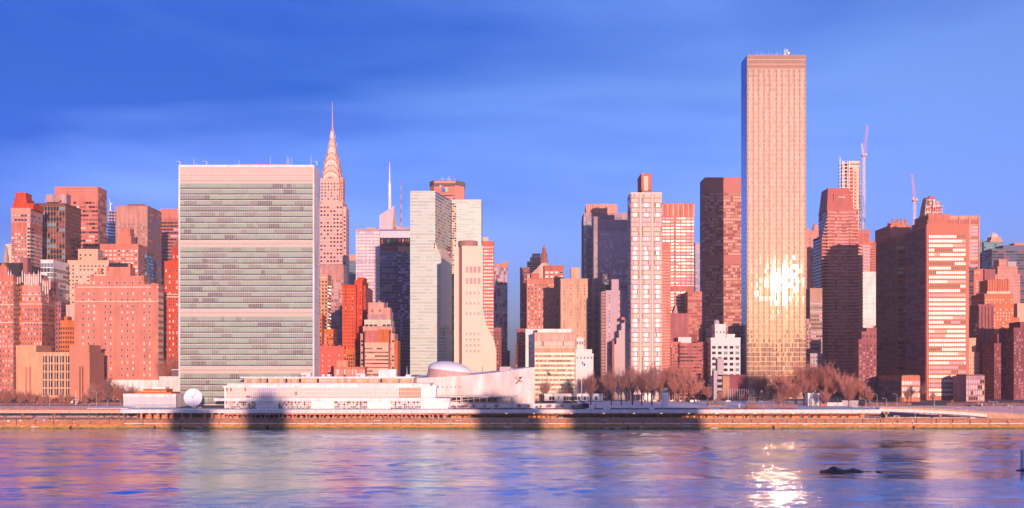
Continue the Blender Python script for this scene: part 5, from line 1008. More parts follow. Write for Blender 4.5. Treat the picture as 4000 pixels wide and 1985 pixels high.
    # stepped deco brick tower
    D=950; s=Bld('stepped_brick_tower','orange art deco brick tower stepping up to a notched crown at the right side',3900,D,'skyscraper',dep=30)
    f=P(11,13,.35,.5,(('g_pale',2),('g_mid',1)),top=1,frame='white')
    s.m(3846,3958,1152,f,'orange2',dep=28); s.m(3868,3960,1190,f,'orange2',dd=-5,dep=12,name='shoulder'); s.m(3846,3870,1262,P(11,13,.4,.5,RES,top=1,frame='white'),'orange2',dd=-4,dep=10,name='shoulder'); s.m(3822,3884,1194,P(13,15,.3,.4,DRK,top=1,frame='white',x=(3,)),'maroon2',dd=-7,dep=18,name='shade_wing'); s.m(3955,3982,1245,f,'orange2',dd=-3,dep=20,name='shoulder')  # left wing in maroon, its shade put into the colour
    s.m(3856,3945,1143,P(7,9,.8,.8,(('g_white',1),),top=.1),'cream',bot=1153,dd=1,dep=22,name='window_belt'); s.m(3860,3943,1098,P(11,30,.3,.6,DRK,top=.8),'orange2',bot=1145,dd=2,dep=18,name='crown')
    s.mb('finial',lambda b:[b.box(X(3861+i*9.8,D),X(3865+i*9.8,D),D+1.4,D+3,Z(1145,D),Z(1089 if i%3 else 1094,D),'brick2') for i in range(9)])
    D2=943; me=MB(); me.box(-.45,.45,-.8,0,0,Z(1196,D2)-14,'maroon2'); me=me.mesh('pier')
    for i in range(5): inst('pier',me,s.root,(X(3825+i*13,D2),D2,14))
    s.done()
    s=Bld('apartment_building','pale pink stepped building with a pointed white roof box behind the deco brick tower',3930,1100,'building',dep=25)
    f=P(9,12,.5,.5,(('g_pale',2),('g_lav',2)),top=.5); s.m(3886,3985,1075,f,'salmon',dep=20); s.m(3897,3975,1045,f,'salmon',bot=1075,dd=1,dep=16); s.m(3902,3932,1018,f,'salmon',bot=1045,dd=2,dep=12); s.m(3935,3970,1026,f,'lightgrey',bot=1060,dd=2,dep=12); s.mb('roof_point',lambda b:b.lathe(X(3913,1100),1105,[(2.6,Z(1019,1100)),(.1,Z(1010,1100))],'white',4)); s.done()
    s=Bld('apartment_building','beige block at the right picture edge behind the deco brick tower',4000,1050,'building',dep=20)
    s.m(3974,4060,1189,None,'tan2',dep=20,side=False); s.done()
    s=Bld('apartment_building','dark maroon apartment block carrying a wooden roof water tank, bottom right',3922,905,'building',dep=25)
    D=905; s.m(3884,3962,1345,P(9,13,.4,.5,(('g_dark',5),('g_shade',2),('g_lav',1)),top=.8,frame='maroon2'),'maroon',dep=22); s.m(3896,3945,1310,None,'maroon2',bot=1345,dd=3,dep=12,name='penthouse')
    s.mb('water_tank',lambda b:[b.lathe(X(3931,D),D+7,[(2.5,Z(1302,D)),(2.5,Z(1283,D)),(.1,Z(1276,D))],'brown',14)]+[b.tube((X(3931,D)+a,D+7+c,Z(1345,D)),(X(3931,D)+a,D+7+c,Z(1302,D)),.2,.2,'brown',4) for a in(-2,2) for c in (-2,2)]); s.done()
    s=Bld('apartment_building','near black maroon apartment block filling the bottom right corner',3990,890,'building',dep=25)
    s.m(3960,4080,1285,P(9.5,13,.45,.5,(('g_dark',5),('g_shade',2),('g_lav',1)),top=.8,frame='maroon2'),'maroon',dep=25); s.m(3985,4080,1262,P(9,13,.45,.5,DRK,top=.8),'maroon',bot=1285,dd=1,dep=20,name='upper_wall'); s.done()
    s=Bld('apartment_building','small beige building in the sunlit gap right of the front maroon slab tower',3795,930,'building',dep=20)
    s.m(3770,3824,1380,P(12,14,.4,.4,RES,top=.8,frame='white'),'tan2',dep=20,side=False); s.m(3785,3812,1325,None,'tan2',bot=1380,dd=3,dep=10,name='penthouse',side=False); s.m(3778,3842,1240,None,'nightblue2',dd=40,dep=20,name='rear_wall',side=False); s.done()
mat('greymaroon',(.50,.36,.42),.85,var=.08); mat('lightgrey',(.46,.40,.44),.85,var=.08); mat('concrete2',(.52,.42,.42),.85,var=.06); mat('wtframe',(.78,.56,.48),.6,var=.06); mat('sand',(.74,.54,.36),.7,var=.05)
mat('brownred2',(.46,.15,.13),.6,var=.08); mat('stone2',(.45,.24,.16),.8,var=.1); mat('brickpanel',(.42,.10,.08),.5,var=.12); mat('balc',(.62,.26,.20),.7,var=.1); mat('concpale',(.80,.55,.47),.8,var=.12)
mat('craneW',(.80,.62,.56),.6,var=0); mat('craneR',(.70,.26,.18),.6,var=0); mat('brick2m',(.52,.15,.10),.6,var=.06); mat('maroon_shade',(.58,.15,.18),.45,var=.15,scale=.05,streak=.1); glassm('g_shade',(.62,.33,.36),0.6,0,0.2)  # maroon of the shaded faces put into wall and glass colours
mat('bronzem',(.55,.25,.13),.5,.2,var=0); mat('orange2',(.56,.17,.08),.85,var=.1); mat('teald',(.08,.20,.26),.5,var=.1); mat('slate',(.13,.14,.22),.7,var=.1)
T4()
# ================================================================= riverside assembly and conference buildings
def UN():
    D=757; s=Bld('conference_building','long low white riverside conference building with glass fronts and thick horizontal roof slabs',1300,D,'building',dep=45)
    z=lambda p:Z(p,D); x=lambda p:X(p,D)
    s.mb('wall',lambda b:[b.box(x(876),x(1733),D+.6,D+40,11.5,z(1560),'cwall'),b.box(x(876),x(1688),D+.3,D+40,z(1560),z(1510),'cwall'),b.box(x(942),x(1610),D+9,D+38,z(1513),z(1477),'salmonw')])
    s.mb('terrace_slab',lambda b:[b.box(x(841),x(1758),D-3.5,D+38,z(1566),z(1556),'white')])
    s.mb('fascia',lambda b:[b.box(x(872),x(1691),D-.4,D+40,z(1514),z(1507),'white'),b.box(x(886),x(1680),D+.8,D+39,z(1507),z(1498),'marble')])
    s.mb('roof_slab',lambda b:[b.box(x(929),x(1617),D+7,D+40,z(1478),z(1472),'white','snow')])
    # top floor recessed rooms
    for p0,p1 in ((951,972),(986,1037),(1052,1081),(1094,1132),(1148,1186),(1208,1238),(1267,1288),(1307,1325),(1334,1351),(1363,1391),(1410,1452),(1470,1513),(1525,1568),(1577,1604)):
        def wd(b):
            n=max(2,int((p1-p0)/8))
            for i in range(n): a=x(p0)+(x(p1)-x(p0))*(i+.08)/n; c=x(p0)+(x(p1)-x(p0))*(i+.92)/n; b.quad((a,D+8.9,z(1496)),(c,D+8.9,z(1496)),(c,D+8.9,z(1480)),(a,D+8.9,z(1480)),pick((('g_amber',4),('g_dark',1),('g_amber2',3))))
            b.box(x(p0)-.2,x(p1)+.2,D+8.8,D+8.96,z(1480),z(1479),'white')
        s.mb('window',wd)
    for p in (1010,1212,1275,1443,1551): s.mb('door',lambda b:[b.box(x(p-5),x(p-4),D+8.4,D+8.8,z(1497),z(1485),'white'),b.box(x(p),x(p+1),D+8.4,D+8.8,z(1497),z(1485),'white'),b.box(x(p+5),x(p+6),D+8.4,D+8.8,z(1497),z(1485),'white'),b.box(x(p-5),x(p+6),D+8.4,D+8.8,z(1485),z(1484),'white')])
    # middle glass front
    n=96; a0,a1=882,1645; bw=(x(a1)-x(a0))/n
    for k in range(16):
        def g(b):
            for i in range(k*6,k*6+6):
                px=a0+(a1-a0)*i/n
                for zz0,zz1 in ((1554,1545),(1544,1530),(1529,1515)):
                    if px>1550: mk='g_amber2'
                    elif 1005<px<1075: mk='g_lav'  # lavender panes paint the blue shadow on this stretch
                    elif px<975 or 1115<px<1190: mk=pick((('g_warm2',5),('g_maroon2',1),('g_pale',2),('g_lav',1)))
                    else: mk=pick((('g_fine',8),('g_pale',1)))
                    b.quad((x(a0)+(i+.07)*bw,D+.2,z(zz0)),(x(a0)+(i+.93)*bw,D+.2,z(zz0)),(x(a0)+(i+.93)*bw,D+.2,z(zz1)),(x(a0)+(i+.07)*bw,D+.2,z(zz1)),mk)
        s.mb('window_bay',g)
    s.mb('transom',lambda b:[b.box(x(882),x(1645),D-.1,D+.25,z(1530),z(1529),'white'),b.box(x(882),x(1645),D-.1,D+.25,z(1545),z(1544.2),'white')])
    for p0,p1 in ((880,998),(1087,1214),(1305,1434),(1526,1643)):
        if True:
            nn=int((p1-p0)/7)
            def g(b):
                for i in range(nn):
                    a=x(p0)+(x(p1)-x(p0))*(i+.08)/nn; c=x(p0)+(x(p1)-x(p0))*(i+.92)/nn
                    for zz0,zz1 in ((1601,1593),(1592,1587),(1585,1577),(1576,1569)): b.quad((a,D+.5,z(zz0)),(c,D+.5,z(zz0)),(c,D+.5,z(zz1)),(a,D+.5,z(zz1)),pick((('g_warm2',2),('g_lav',3),('g_dark',2),('g_mid',2),('g_amber2',1))))
            s.mb('window_bay',g)
    for p0,p1 in ((1000,1086),(1216,1304),(1436,1525),(1644,1736)): s.mb('blank_panel',lambda b:b.box(x(p0),x(p1),D-.2,D+.6,z(1602),z(1566),'cwall'))
    s.m(1690,1736,1568,None,'cwall',dd=.1,dep=20,name='end_wall') if 0 else None
    s.mb('end_fin',lambda b:b.yprism([(x(1683),z(1556)),(x(1700),z(1556)),(x(1706),z(1504)),(x(1690),z(1502))],D-.5,D+12,'white')); s.mb('end_fin',lambda b:b.yprism([(x(1736),z(1600)),(x(1750),z(1600)),(x(1758),z(1566)),(x(1736),z(1566))],D-.3,D+10,'white'))
    s.mb('railing',lambda b:[b.box(x(841),x(1758),D-3.4,D-3.3,z(1551.5),z(1551),'darkgrey'),b.box(x(945),x(1615),D+7.2,D+7.3,z(1493.5),z(1493),'darkgrey')]+[b.box(x(845+i*12),x(845+i*12)+.06,D-3.4,D-3.3,z(1556),z(1551),'darkgrey') for i in range(76)])
    for p0,p1,t in ((1162,1200,1456),(1471,1540,1443),(1382,1416,1460),(1578,1597,1464),(1245,1257,1463),(1267,1278,1462)): s.mb('roof_unit',lambda b:b.box(x(p0),x(p1),D+12,D+20,z(1472),z(t),'whitep' if p0<1400 else 'white'))
    for p in (976,1168,1181,1302,1338,1395,1445,1338): s.mb('roof_vent',lambda b:b.lathe(x(p),D+10,[(.7,z(1472)),(.7,z(1468)),(.9,z(1467.5)),(.9,z(1465)),(.1,z(1464))],'steel',10))
    s.mb('flagpole',lambda b:b.tube((x(1582),D+14,z(1472)),(x(1582),D+14,z(1432)),.15,.1,'white',5))
    s.done()
    # assembly hall
    D=792; s=Bld('assembly_hall','white windowless assembly hall with a sweeping concave roofline and stained walls',1880,D,'building',dep=60)
    top=[(1606,1479),(1640,1477),(1680,1475),(1720,1473),(1770,1470),(1820,1467),(1870,1463),(1910,1459),(1950,1454),(1990,1448),(2030,1442),(2064,1437),(2080,1435.5),(2088,1435)]
    def hw(b):
        pts=[]
        for i,(p,t) in enumerate(top):
            u=(p-1606)/(2088-1606); yy=D+7*math.sin(math.pi*u)**1.0*(1 if u<.93 else 1)+ (0 if p<2070 else (p-2070)*.08)
            pts.append((X(p,D),yy,Z(t,D)))
        for (xa,ya,za),(xb,yb,zb) in zip(pts,pts[1:]): b.quad((xa,ya,11),(xb,yb,11),(xb,yb,zb),(xa,ya,za),'hallwall')
        bk=[(px_,D+62,pz+ (1.6 if i<9 else 1.6-.3*(i-8))) for i,(px_,_,pz) in enumerate(pts)]
        for i in range(len(pts)-1):
            a,c=pts[i],pts[i+1]; d,e=bk[i],bk[i+1]; b.quad((a[0],a[1]+.8,a[2]-.2),(c[0],c[1]+.8,c[2]-.2),e,d,'snow'); b.quad(a,c,(c[0],c[1]+.8,c[2]),(a[0],a[1]+.8,a[2]),'white'); b.quad((a[0],a[1]+.8,a[2]),(c[0],c[1]+.8,c[2]),(c[0],c[1]+.8,c[2]-.2),(a[0],a[1]+.8,a[2]-.2),'white')
            b.quad((e[0],e[1],11),(d[0],d[1],11),d,e,'hallwall')
        a=pts[-1]; d=bk[-1]; b.quad((a[0],a[1],11),(d[0],d[1],11),d,a,'hallwall'); a=pts[0]; d=bk[0]; b.quad((d[0],d[1],11),(a[0],a[1],11),a,d,'hallwall')
    s.mb('wall',hw)
    z=lambda p:Z(p,D); x=lambda p:X(p,D)
    def wy(p): return D+7*math.sin(math.pi*(p-1606)/482)
    for i in range(6): p=1708+i*17.1; s.mb('square_window',lambda b:b.box(x(p),x(p+4.5),wy(p)-.25,wy(p)+.6,z(1514),z(1510),'g_dark'))
    for i in range(9): p=1690+i*17.1; s.mb('niche',lambda b:[b.box(x(p),x(p+5),wy(p)-.3,wy(p)+.6,z(1546),z(1535),'sand'),b.box(x(p)+.75,x(p+5.6),wy(p)-.5,wy(p)+.6,z(1546),z(1534),'white')])
    def dome(b):
        cx,cy=X(1757,D+22),D+22; u=(D+22)/F; n=36; r0=92*u
        i0=len(b.v); prof=[(1.0,30.2,0),(.90,36.6,1),]
        rings=[(r0*1.0,29.6,29.6),(r0*.90,36.6,33.4)]
        for r,zl,zr in rings:
            for j in range(n): t=2*math.pi*j/n; c=math.cos(t); b.v.append((cx+r*c,cy+r*math.sin(t),zl+(zr-zl)*(c+1)/2))
        for j in range(n): b.f.append((i0+j,i0+(j+1)%n,i0+n+(j+1)%n,i0+n+j)); b.mi.append(b.m('drumw'))
    def domec(b):
        cx,cy=X(1757,D+22),D+22; u=(D+22)/F; n=36; r0=92*u; i0=len(b.v); m=9
        for a in range(m+1):
            ph=math.pi/2*a/m; r=r0*.93*math.cos(ph)
            for j in range(n):
                t=2*math.pi*j/n; c=math.cos(t); tilt=36.4+(33.2-36.4)*(c*r/(r0*.93)+1)/2
                b.v.append((cx+r*c,cy+r*math.sin(t),tilt+6.2*math.sin(ph)))
        for a in range(m):
            for j in range(n): b.f.append((i0+a*n+j,i0+a*n+(j+1)%n,i0+(a+1)*n+(j+1)%n,i0+(a+1)*n+j)); b.mi.append(b.m('snow'))
    s.mb('dome_drum',dome); s.mb('dome',domec,smooth=True)
    s.mb('stair_block',lambda b:b.yprism([(x(1662),z(1466)),(x(1690),z(1466)),(x(1694),z(1426)),(x(1674),z(1425))],D+26,D+32,'salmon'))
    s.mb('roof_unit',lambda b:b.box(x(1951),x(1995),D+26,D+32,z(1462),z(1432),'lightgrey')); s.mb('roof_unit',lambda b:b.box(x(1993),x(2006),D+24,D+28,z(1452),z(1440),'lightgrey'))
    s.mb('vent_pipe',lambda b:b.tube((x(1880),D+30,z(1455)),(x(1880),D+30,z(1432)),.2,.2,'darkgrey',5))
    def sculpt(b):
        p=Vector((x(2026),D+2,z(1482)))
        b.ball(p+Vector((-.6,0,1)),1.5,'concpale',10,sz=1.1,sx=.8,sy=.4); b.ball(p+Vector((1.6,-.3,-1.2)),1.2,'steel',8,sz=.6,sy=.4); b.tube(p+Vector((-1.5,-.6,-3)),p+Vector((2.4,-.6,1.8)),.3,.3,'maroon2',5); b.tube(p+Vector((-1,-.6,1.5)),p+Vector((2.2,-.6,-1.5)),.35,.3,'stone',5); b.ball(p+Vector((1,-.3,1)),.8,'g_mid',8)
    s.mb('wall_sculpture',sculpt); s.done()
    # terrace bridge in front of the hall
    D=775; s=Bld('terrace_pavilion','long white terrace with railings, ramp and dark glazed openings in front of the assembly hall',1880,D,'pavilion',dep=12)
    s.mb('deck',lambda b:[b.box(X(1680,D),X(2022,D),D,D+16,Z(1552,D),Z(1549,D),'whitep','snow')]); s.mb('wall',lambda b:[b.box(X(1735,D),X(2012,D),D+6,D+7,11.5,Z(1552,D),'whitep'),b.box(X(1757,D),X(2260,D),D-8,D-7.5,11.3,Z(1577,D-8),'whitep')])
    for i in range(8): s.mb('window',lambda b:b.box(X(1760+i*23,D),X(1780+i*23,D),D+5.8,D+6,Z(1571,D),Z(1553,D),'g_dark'))
    s.mb('column',lambda b:[b.tube((X(p,D),D+1,11.5),(X(p,D),D+1,Z(1552,D)),.35,.35,'whitep',8) for p in (1800,1850,1903,1955,2006)])
    s.mb('ramp',lambda b:b.yprism([(X(1760,D),Z(1569,D)),(X(1930,D),Z(1551,D)),(X(1930,D),Z(1549,D)),(X(1760,D),Z(1566,D))],D-2.5,D-.1,'salmonw'))
    s.mb('railing',lambda b:[b.box(X(1680,D),X(2022,D),D,D+.08,Z(1545,D),Z(1544.3,D),'darkgrey')]+[b.box(X(1682+i*6,D),X(1682+i*6,D)+.06,D,D+.08,Z(1549,D),Z(1545,D),'darkgrey') for i in range(57)]); s.done()
    # entrance pavilion
    D=846; s=Bld('entrance_pavilion','low white glazed entrance pavilion with rounded roof ends behind the bronze sphere',2240,D,'pavilion',dep=10)
    s.m(2127,2355,1543,None,'white',bot=1566,dep=9,side=False)
    for i in range(19):
        p=2134+i*11.2
        s.mb('window',lambda b:[b.quad((X(p,D),D-.05,Z(1563,D)),(X(p+9.5,D),D-.05,Z(1563,D)),(X(p+9.5,D),D-.05,Z(1549,D)),(X(p,D),D-.05,Z(1549,D)),pick((('g_mid',3),('g_sky',1),('g_white',2),('g_dark',2))))])
    s.done()
    s=Bld('security_booths','white security fence panels and booths behind the tall bare trees',2600,850,'booth',dep=4); D=850
    s.mb('fence_panel',lambda b:[b.box(X(2445+i*6,D),X(2450+i*6,D),D,D+.3,13.4,Z(1561+(i%3),D),'whitep' if i%4 else 'pink') for i in range(48)]); s.mb('booth',lambda b:[b.box(X(2690,D),X(2704,D),D-6,D-2,13.3,Z(1562,D),'white'),b.box(X(2700,D-20),X(2721,D-20),D-20,D-17,12.5,Z(1572,D-20),'white'),b.box(X(2832,D),X(2850,D),D-3,D,13.4,Z(1564,D),'whitep'),b.box(X(2519,D),X(2548,D),D+4,D+9,13.4,Z(1536,D),'white')]); s.done()
mat('cwall',(.86,.80,.74),.7,var=.05,scale=.25); mat('salmonw',(.70,.46,.40),.8,var=.06); mat('hallwall',(.84,.78,.77),.85,var=.05,scale=.12,c2=(.60,.42,.38),streak=.25); mat('drumw',(.58,.36,.33),.8,var=.15,scale=.5,streak=.1)
glassm('g_warm2',(.70,.50,.40),.35,.1,.5); glassm('g_fine',(.55,.46,.44),.35,.15,.5)
UN()
# ================================================================= waterfront
mat('seawall',(.44,.19,.10),.9,var=.3,scale=.5,c2=(.20,.10,.06),streak=2.5,bump=.1); mat('seawall_low',(.26,.15,.06),.9,var=.4,scale=.6,c2=(.07,.07,.03),bump=.15); mat('rustwall',(.62,.24,.07),.85,var=.3,scale=.5,c2=(.24,.10,.04),streak=2); mat('algae',(.26,.20,.05),.9,var=.4,scale=.5,c2=(.09,.10,.03)); mat('decksteel',(.56,.24,.17),.8,var=.2,scale=.4); mat('orangewall',(.70,.27,.10),.85,var=.2,scale=.25)
mat('girder',(.62,.46,.34),.8,var=.2,scale=.5,c2=(.42,.20,.10),streak=3); mat('whitedeck',(.78,.70,.68),.7,var=.05,scale=.4,c2=(.62,.50,.46),streak=.1); mat('green_post',(.18,.14,.09),.8,var=.3,scale=1); mat('bark',(.15,.08,.065),.9,var=.3,scale=1); mat('twig',(.52,.22,.17),.9,var=.25,scale=.8); mat('twig_dark',(.40,.20,.17),.9,var=.25,scale=.8)
def water_front():
    D=735
    s=Bld('seawall','rusty stained concrete seawall along the whole far river bank',2000,D,'wall',dep=3); s.root.location.z=0; ORG[s.root.name]=(0,D+1.5,0)
    s.mb('wall',lambda b:[b.box(-420,420,D+.6,D+3,-2,5.6,'seawall'),b.box(-420,420,D,D+.62,1.25,2.6,'rustwall'),b.box(-420,420,D-.08,D+.62,.25,1.25,'algae'),b.box(-420,420,D-.15,D+.62,-2,.25,'roofdark')])
    for i in range(54):
        x0=-232+i*11.5; s.mb('fender_pipe',lambda b:b.tube((x0,D-.25,3.15),(x0+10.9,D-.25,3.15),.34,.34,'whitedeck',8))
    s.mb('railing',lambda b:[b.box(-420,420,D+1,D+1.12,6.5,6.62,'steel'),b.box(-420,420,D+1,D+1.12,6.05,6.13,'steel')]+[b.box(-420+i*4,-419.9+i*4,D+1,D+1.1,5.6,6.6,'steel') for i in range(210)])
    def rough(b):
        for i in range(170):
            x0=rnd.uniform(-330,330); z=rnd.choice((.2,.9,1.6,2.3,3.9,4.8)); w_=rnd.uniform(.6,5); b.box(x0,x0+w_,D-.12 if z<2.6 else D+.5,D+.7,z,z+rnd.uniform(.15,.5),pick((('concrete',2),('brownred',2),('whitedeck',1),('green_post',2),('orange',1))))
    s.mb('patch',rough)
    for p in (272,600,700,1040,2450,3018,3565): s.mb('outfall',lambda b:b.box(X(p,D),X(p+8,D),D-.15,D+.2,.1,1.9,'roofdark'))
    def joints(b):
        for i in range(60): x0=-330+i*11+rnd.uniform(-1,1); b.box(x0,x0+.18,D-.1,D+.7,0,5.5,'maroon')
    s.mb('joint',joints)
    s.mb('void',lambda b:[b.box(X(a,D),X(c,D),D-.03,D+.1,.1,1.25,'roofdark') for a,c in ((78,165),(172,186),(196,280))])
    s.done()
    def graff(b):
        z0,z1=4.0,5.2; y=D+.55; pts=[(27,1),(29,0),(31,1),(33,0),(35,1)]
        for (a,u),(c,v) in zip(pts,pts[1:]): b.tube((X(a,D),y,z0+u*(z1-z0)),(X(c,D),y,z0+v*(z1-z0)),.13,.13,'white',4)
    b=MB(); graff(b); tag(b.build('graffiti'),'white zigzag graffiti letters sprayed on the seawall at far left','graffiti')
    for p in (78,171,3566):
        b=MB(); b.box(X(p-3,D),X(p+3,D),D+.35,D+.5,4.6,5.3,'white'); tag(b.build('wall_sign'),{78:'small white notice plate on the seawall at the far left',171:'small white notice plate on the seawall below the ventilation building',3566:'small white notice plate on the seawall below the white car at right'}[p],'sign')
    # main promenade deck
    D=738; s=Bld('promenade_deck','long white promenade deck on posts above the river highway, from library to lawn end',1900,D,'elevated deck',dep=28)
    def slab(b):
        b.box(X(470,D),X(3442,D),D,D+27,Z(1614,D),11.40,'whitedeck','snow')
        b.box(X(470,D),X(3442,D),D-.25,D+.3,Z(1613,D),Z(1603,D),'whitedeck')
    s.mb('slab',slab)
    s.mb('beam',lambda b:[b.box(X(875,D),X(3442,D),D+2+k*7,D+2.7+k*7,8.5,Z(1614,D),'decksteel') for k in range(3)])
    s.mb('back_wall',lambda b:b.box(X(545,765),X(3375,765),764.2,765,4.9,9.4,'orangewall'))
    s.mb('bay_shadow_gap',lambda b:[b.box(X(905+i*24,765),X(905+i*24+9,765),763.9,764.25,5.2,8.9,'roofdark') for i in range(36)]) if 0 else None
    for i in range(34): s.mb('dark_recess_panel',lambda b:b.box(X(905+i*25.5,764),X(905+i*25.5+10,764),763.8,764.25,5.3,8.6,'roofdark'))  # dark panels painting the shade between bays on the lit wall
    s.mb('railing',lambda b:[b.box(X(470,D),X(3442,D),D+.4,D+.48,Z(1600,D)+.95,Z(1600,D)+1.05,'darkgrey')]+[b.box(X(470,D)+i*2.4,X(470,D)+i*2.4+.07,D+.4,D+.47,11.4,12.4,'darkgrey') for i in range(189)])
    me=MB(); me.box(-.45,.45,-.3,.3,0,4.3,'green_post'); me.box(-.9,.9,-.4,.4,4.1,4.6,'green_post'); me=me.mesh('post')
    for px in [1745,1785,1835,1893,1950,2000,2060,2115,2135,2152,2175,2200,2255,2340,2395,2450,2510,2570,2625]+[2675+i*28.5 for i in range(26)]+[485,510,530]: inst('post',me,s.root,(X(px,D+2),D+2.0 if int(px)%2 else D+16,4.9))
    # columns under left part
    me=MB(); me.box(-.55,.55,-.5,.5,0,4.6,'decksteel'); me=me.mesh('column')
    for px in (553,585,617,650,675,712,745,800,830,858): inst('column',me,s.root,(X(px,D+2),D+2,4.9))
    # trusses
    t=MB(); w_=8.2
    t.box(-w_/2,-w_/2+.8,0,.8,0,4.4,'decksteel'); t.box(-w_/2+.8,w_/2,0,.7,3.4,4.4,'decksteel'); t.box(-w_/2+.8,w_/2,0,.7,0,.4,'decksteel')
    for sg in (-1,1):
        a=Vector((sg*3.1,.35,.4)); c=Vector((sg*.9,.35,3.4)); t.tube(a,c,.33,.33,'decksteel',4)
    tm=t.mesh('truss')
    for i in range(16):
        px=898+i*53.5; inst('truss',tm,s.root,(X(px,D),D+1.2,4.9))
    t=MB(); t.box(-.5,.5,0,.8,0,4.4,'decksteel'); t.box(-3,3,0,.7,3.2,4.4,'decksteel'); tm=t.mesh('bent')
    for px in (1690,1712,1733): inst('bent',tm,s.root,(X(px,D),D+1.2,4.9))
    s.mb('median_barrier',lambda b:[b.box(-200,213,744.5,745,4.9,6.0,'concrete'),b.box(X(1740,740),X(3420,740),739.2,739.7,4.9,6.3,'concrete')])
    s.mb('ceiling_lamp',lambda b:[b.box(X(p,D)-.5,X(p,D)+.5,D+.5,D+1.1,Z(1614,D)-.25,Z(1614,D)-.02,'lampglow') for p in (1978,2086,2232,2359,2477,2584,2692,2800,2950,3100)])
    s.done()
    # left overpass
    s=Bld('highway_ramp','rusty pale green painted steel highway overpass at the left bank',240,742,'overpass',dep=10)
    D=742; s.mb('girder',lambda b:[b.box(-420,X(470,D),D,D+.6,Z(1614,D),Z(1602,D),'girder'),b.box(-420,X(470,D),D+.6,D+9,Z(1605,D),Z(1600,D),'asphalt','asphalt')]); s.mb('parapet',lambda b:b.box(-420,X(470,D),D-.1,D+.4,Z(1602,D),Z(1596,D),'brownred'))
    me=MB(); me.box(-.8,-.3,-.4,.4,0,5.4,'green_post'); me.box(.3,.8,-.4,.4,0,5.4,'orange'); me=me.mesh('post')
    for px in (80,203,-40): inst('post',me,s.root,(X(px,D),D+3,4.9))
    me=MB(); me.box(-.35,.35,-.3,.3,0,5.3,'green_post'); me=me.mesh('post')
    for px in (342,371,430,458): inst('post',me,s.root,(X(px,D),D+3,4.9))
    s.mb('upper_ramp',lambda b:b.xprism([(D+9,Z(1600,D)),(D+9,Z(1596,D)),(D+30,Z(1590,D)),(D+30,Z(1598,D))],X(320,D),X(480,D),'snow')); s.done()
    s=Bld('retaining_wall','dim panelled fence wall beyond the highway under the left overpass',150,786,'wall',dep=2); D=786
    s.mb('wall',lambda b:[b.box(-420,-231,D,D+1.5,4.9,8.2,'mauve'),b.box(-420,-231,D+.5,D+1,8.2,gz(790)+.3,'nightblue2')]); s.mb('post',lambda b:[b.box(-400+i*8,-399.7+i*8,D-.2,D,4.9,11,'maroon2') for i in range(22)]); s.done()
    s=Bld('retaining_wall','low wall and dark opening beyond the highway under the right ramp',3650,798,'wall',dep=2); D=798
    s.mb('wall',lambda b:[b.box(217,420,D,D+1.5,4.9,gz(802)-.2,'nightblue2')]); s.mb('lit_panel',lambda b:[b.box(X(3590+i*22,D),X(3606+i*22,D),D-.2,D,6.0,9.5,pick((('lilac',1),('maroon2',1),('mauve',1)))) for i in range(10)]); s.done()  # row of panels in mixed lilac, maroon and mauve
    b=MB(); b.quad((213.5,764,4.9),(213.5,800,4.9),(213.5,800,11.9),(213.5,764,11.4),'concrete'); b.box(213,214,764,800,4.9,11.3,'concrete'); tag(b.build('retaining_wall'),'short return wall at the right end of the promenade deck','wall')
    b=MB(); b.box(-232.5,-231.5,764.1,788,4.9,11.2,'concrete'); tag(b.build('retaining_wall'),'short return wall at the left end of the promenade deck','wall')
    # right ramp
    s=Bld('highway_ramp','white sided concrete ramp curving down to the highway at the right bank',3640,742,'overpass',dep=10); D=742
    cur=[(3435,1596,1607),(3500,1598,1608),(3600,1601,1612),(3700,1606,1617),(3780,1611,1622),(3857,1617,1630)]
    def gd(b):
        for (p,a,c),(q,d,e) in zip(cur,cur[1:]):
            b.yprism([(X(p,D),Z(c,D)),(X(q,D),Z(e,D)),(X(q,D),Z(d,D)),(X(p,D),Z(a,D))],D,D+8,'whitedeck')
    def pp(b):
        for (p,a,c),(q,d,e) in zip(cur,cur[1:]): b.yprism([(X(p,D),Z(a,D)),(X(q,D),Z(d,D)),(X(q,D),Z(d-8,D)),(X(p,D),Z(a-8,D))],D-.2,D+.4,'tanpara')
    s.mb('girder',gd); s.mb('parapet',pp)
    s.mb('pier',lambda b:[b.box(X(3462,D),X(3470,D),D+2,D+5,4.9,Z(1612,D),'concrete'),b.prism([(X(3458,D),D+2),(X(3474,D),D+2),(X(3474,D),D+6),(X(3458,D),D+6)],Z(1618,D),Z(1608,D),'concrete',poly2=[(X(3450,D),D+2),(X(3482,D),D+2),(X(3482,D),D+6),(X(3450,D),D+6)])])
    s.mb('pier',lambda b:[b.lathe(X(3681,D),D+4,[(.65,4.9),(.65,Z(1630,D)),(1.0,Z(1628,D)),(1.0,Z(1617,D))],'concrete',8)])
    s.mb('abutment',lambda b:[b.yprism([(X(3856,D),4.9),(X(4060,D),4.9),(X(4060,D),Z(1624,D)),(X(3866,D),Z(1611,D)),(X(3856,D),Z(1611,D))],D,D+8,'pinkwall')])
    s.mb('railing',lambda b:[b.tube((X(3866,D),D+.2,Z(1608,D)),(X(4060,D),D+.2,Z(1620,D)),.08,.08,'steel',4)]+[b.tube((X(3870+i*9,D),D+.2,Z(1612+i*.6,D)),(X(3870+i*9,D),D+.2,Z(1608+i*.6,D)),.06,.06,'steel',4) for i in range(20)]); s.done()
    s=Bld('road_barrier','long orange tinted concrete median barrier beside the highway at right',3700,739,'barrier',dep=1); s.mb('wall',lambda b:[b.box(X(3380,739),X(3860,739),739.4,739.9,4.9,6.2,'seawall'),b.box(X(3420,755),X(3830,755),755,755.5,4.9,6.3,'concrete')]); s.done()
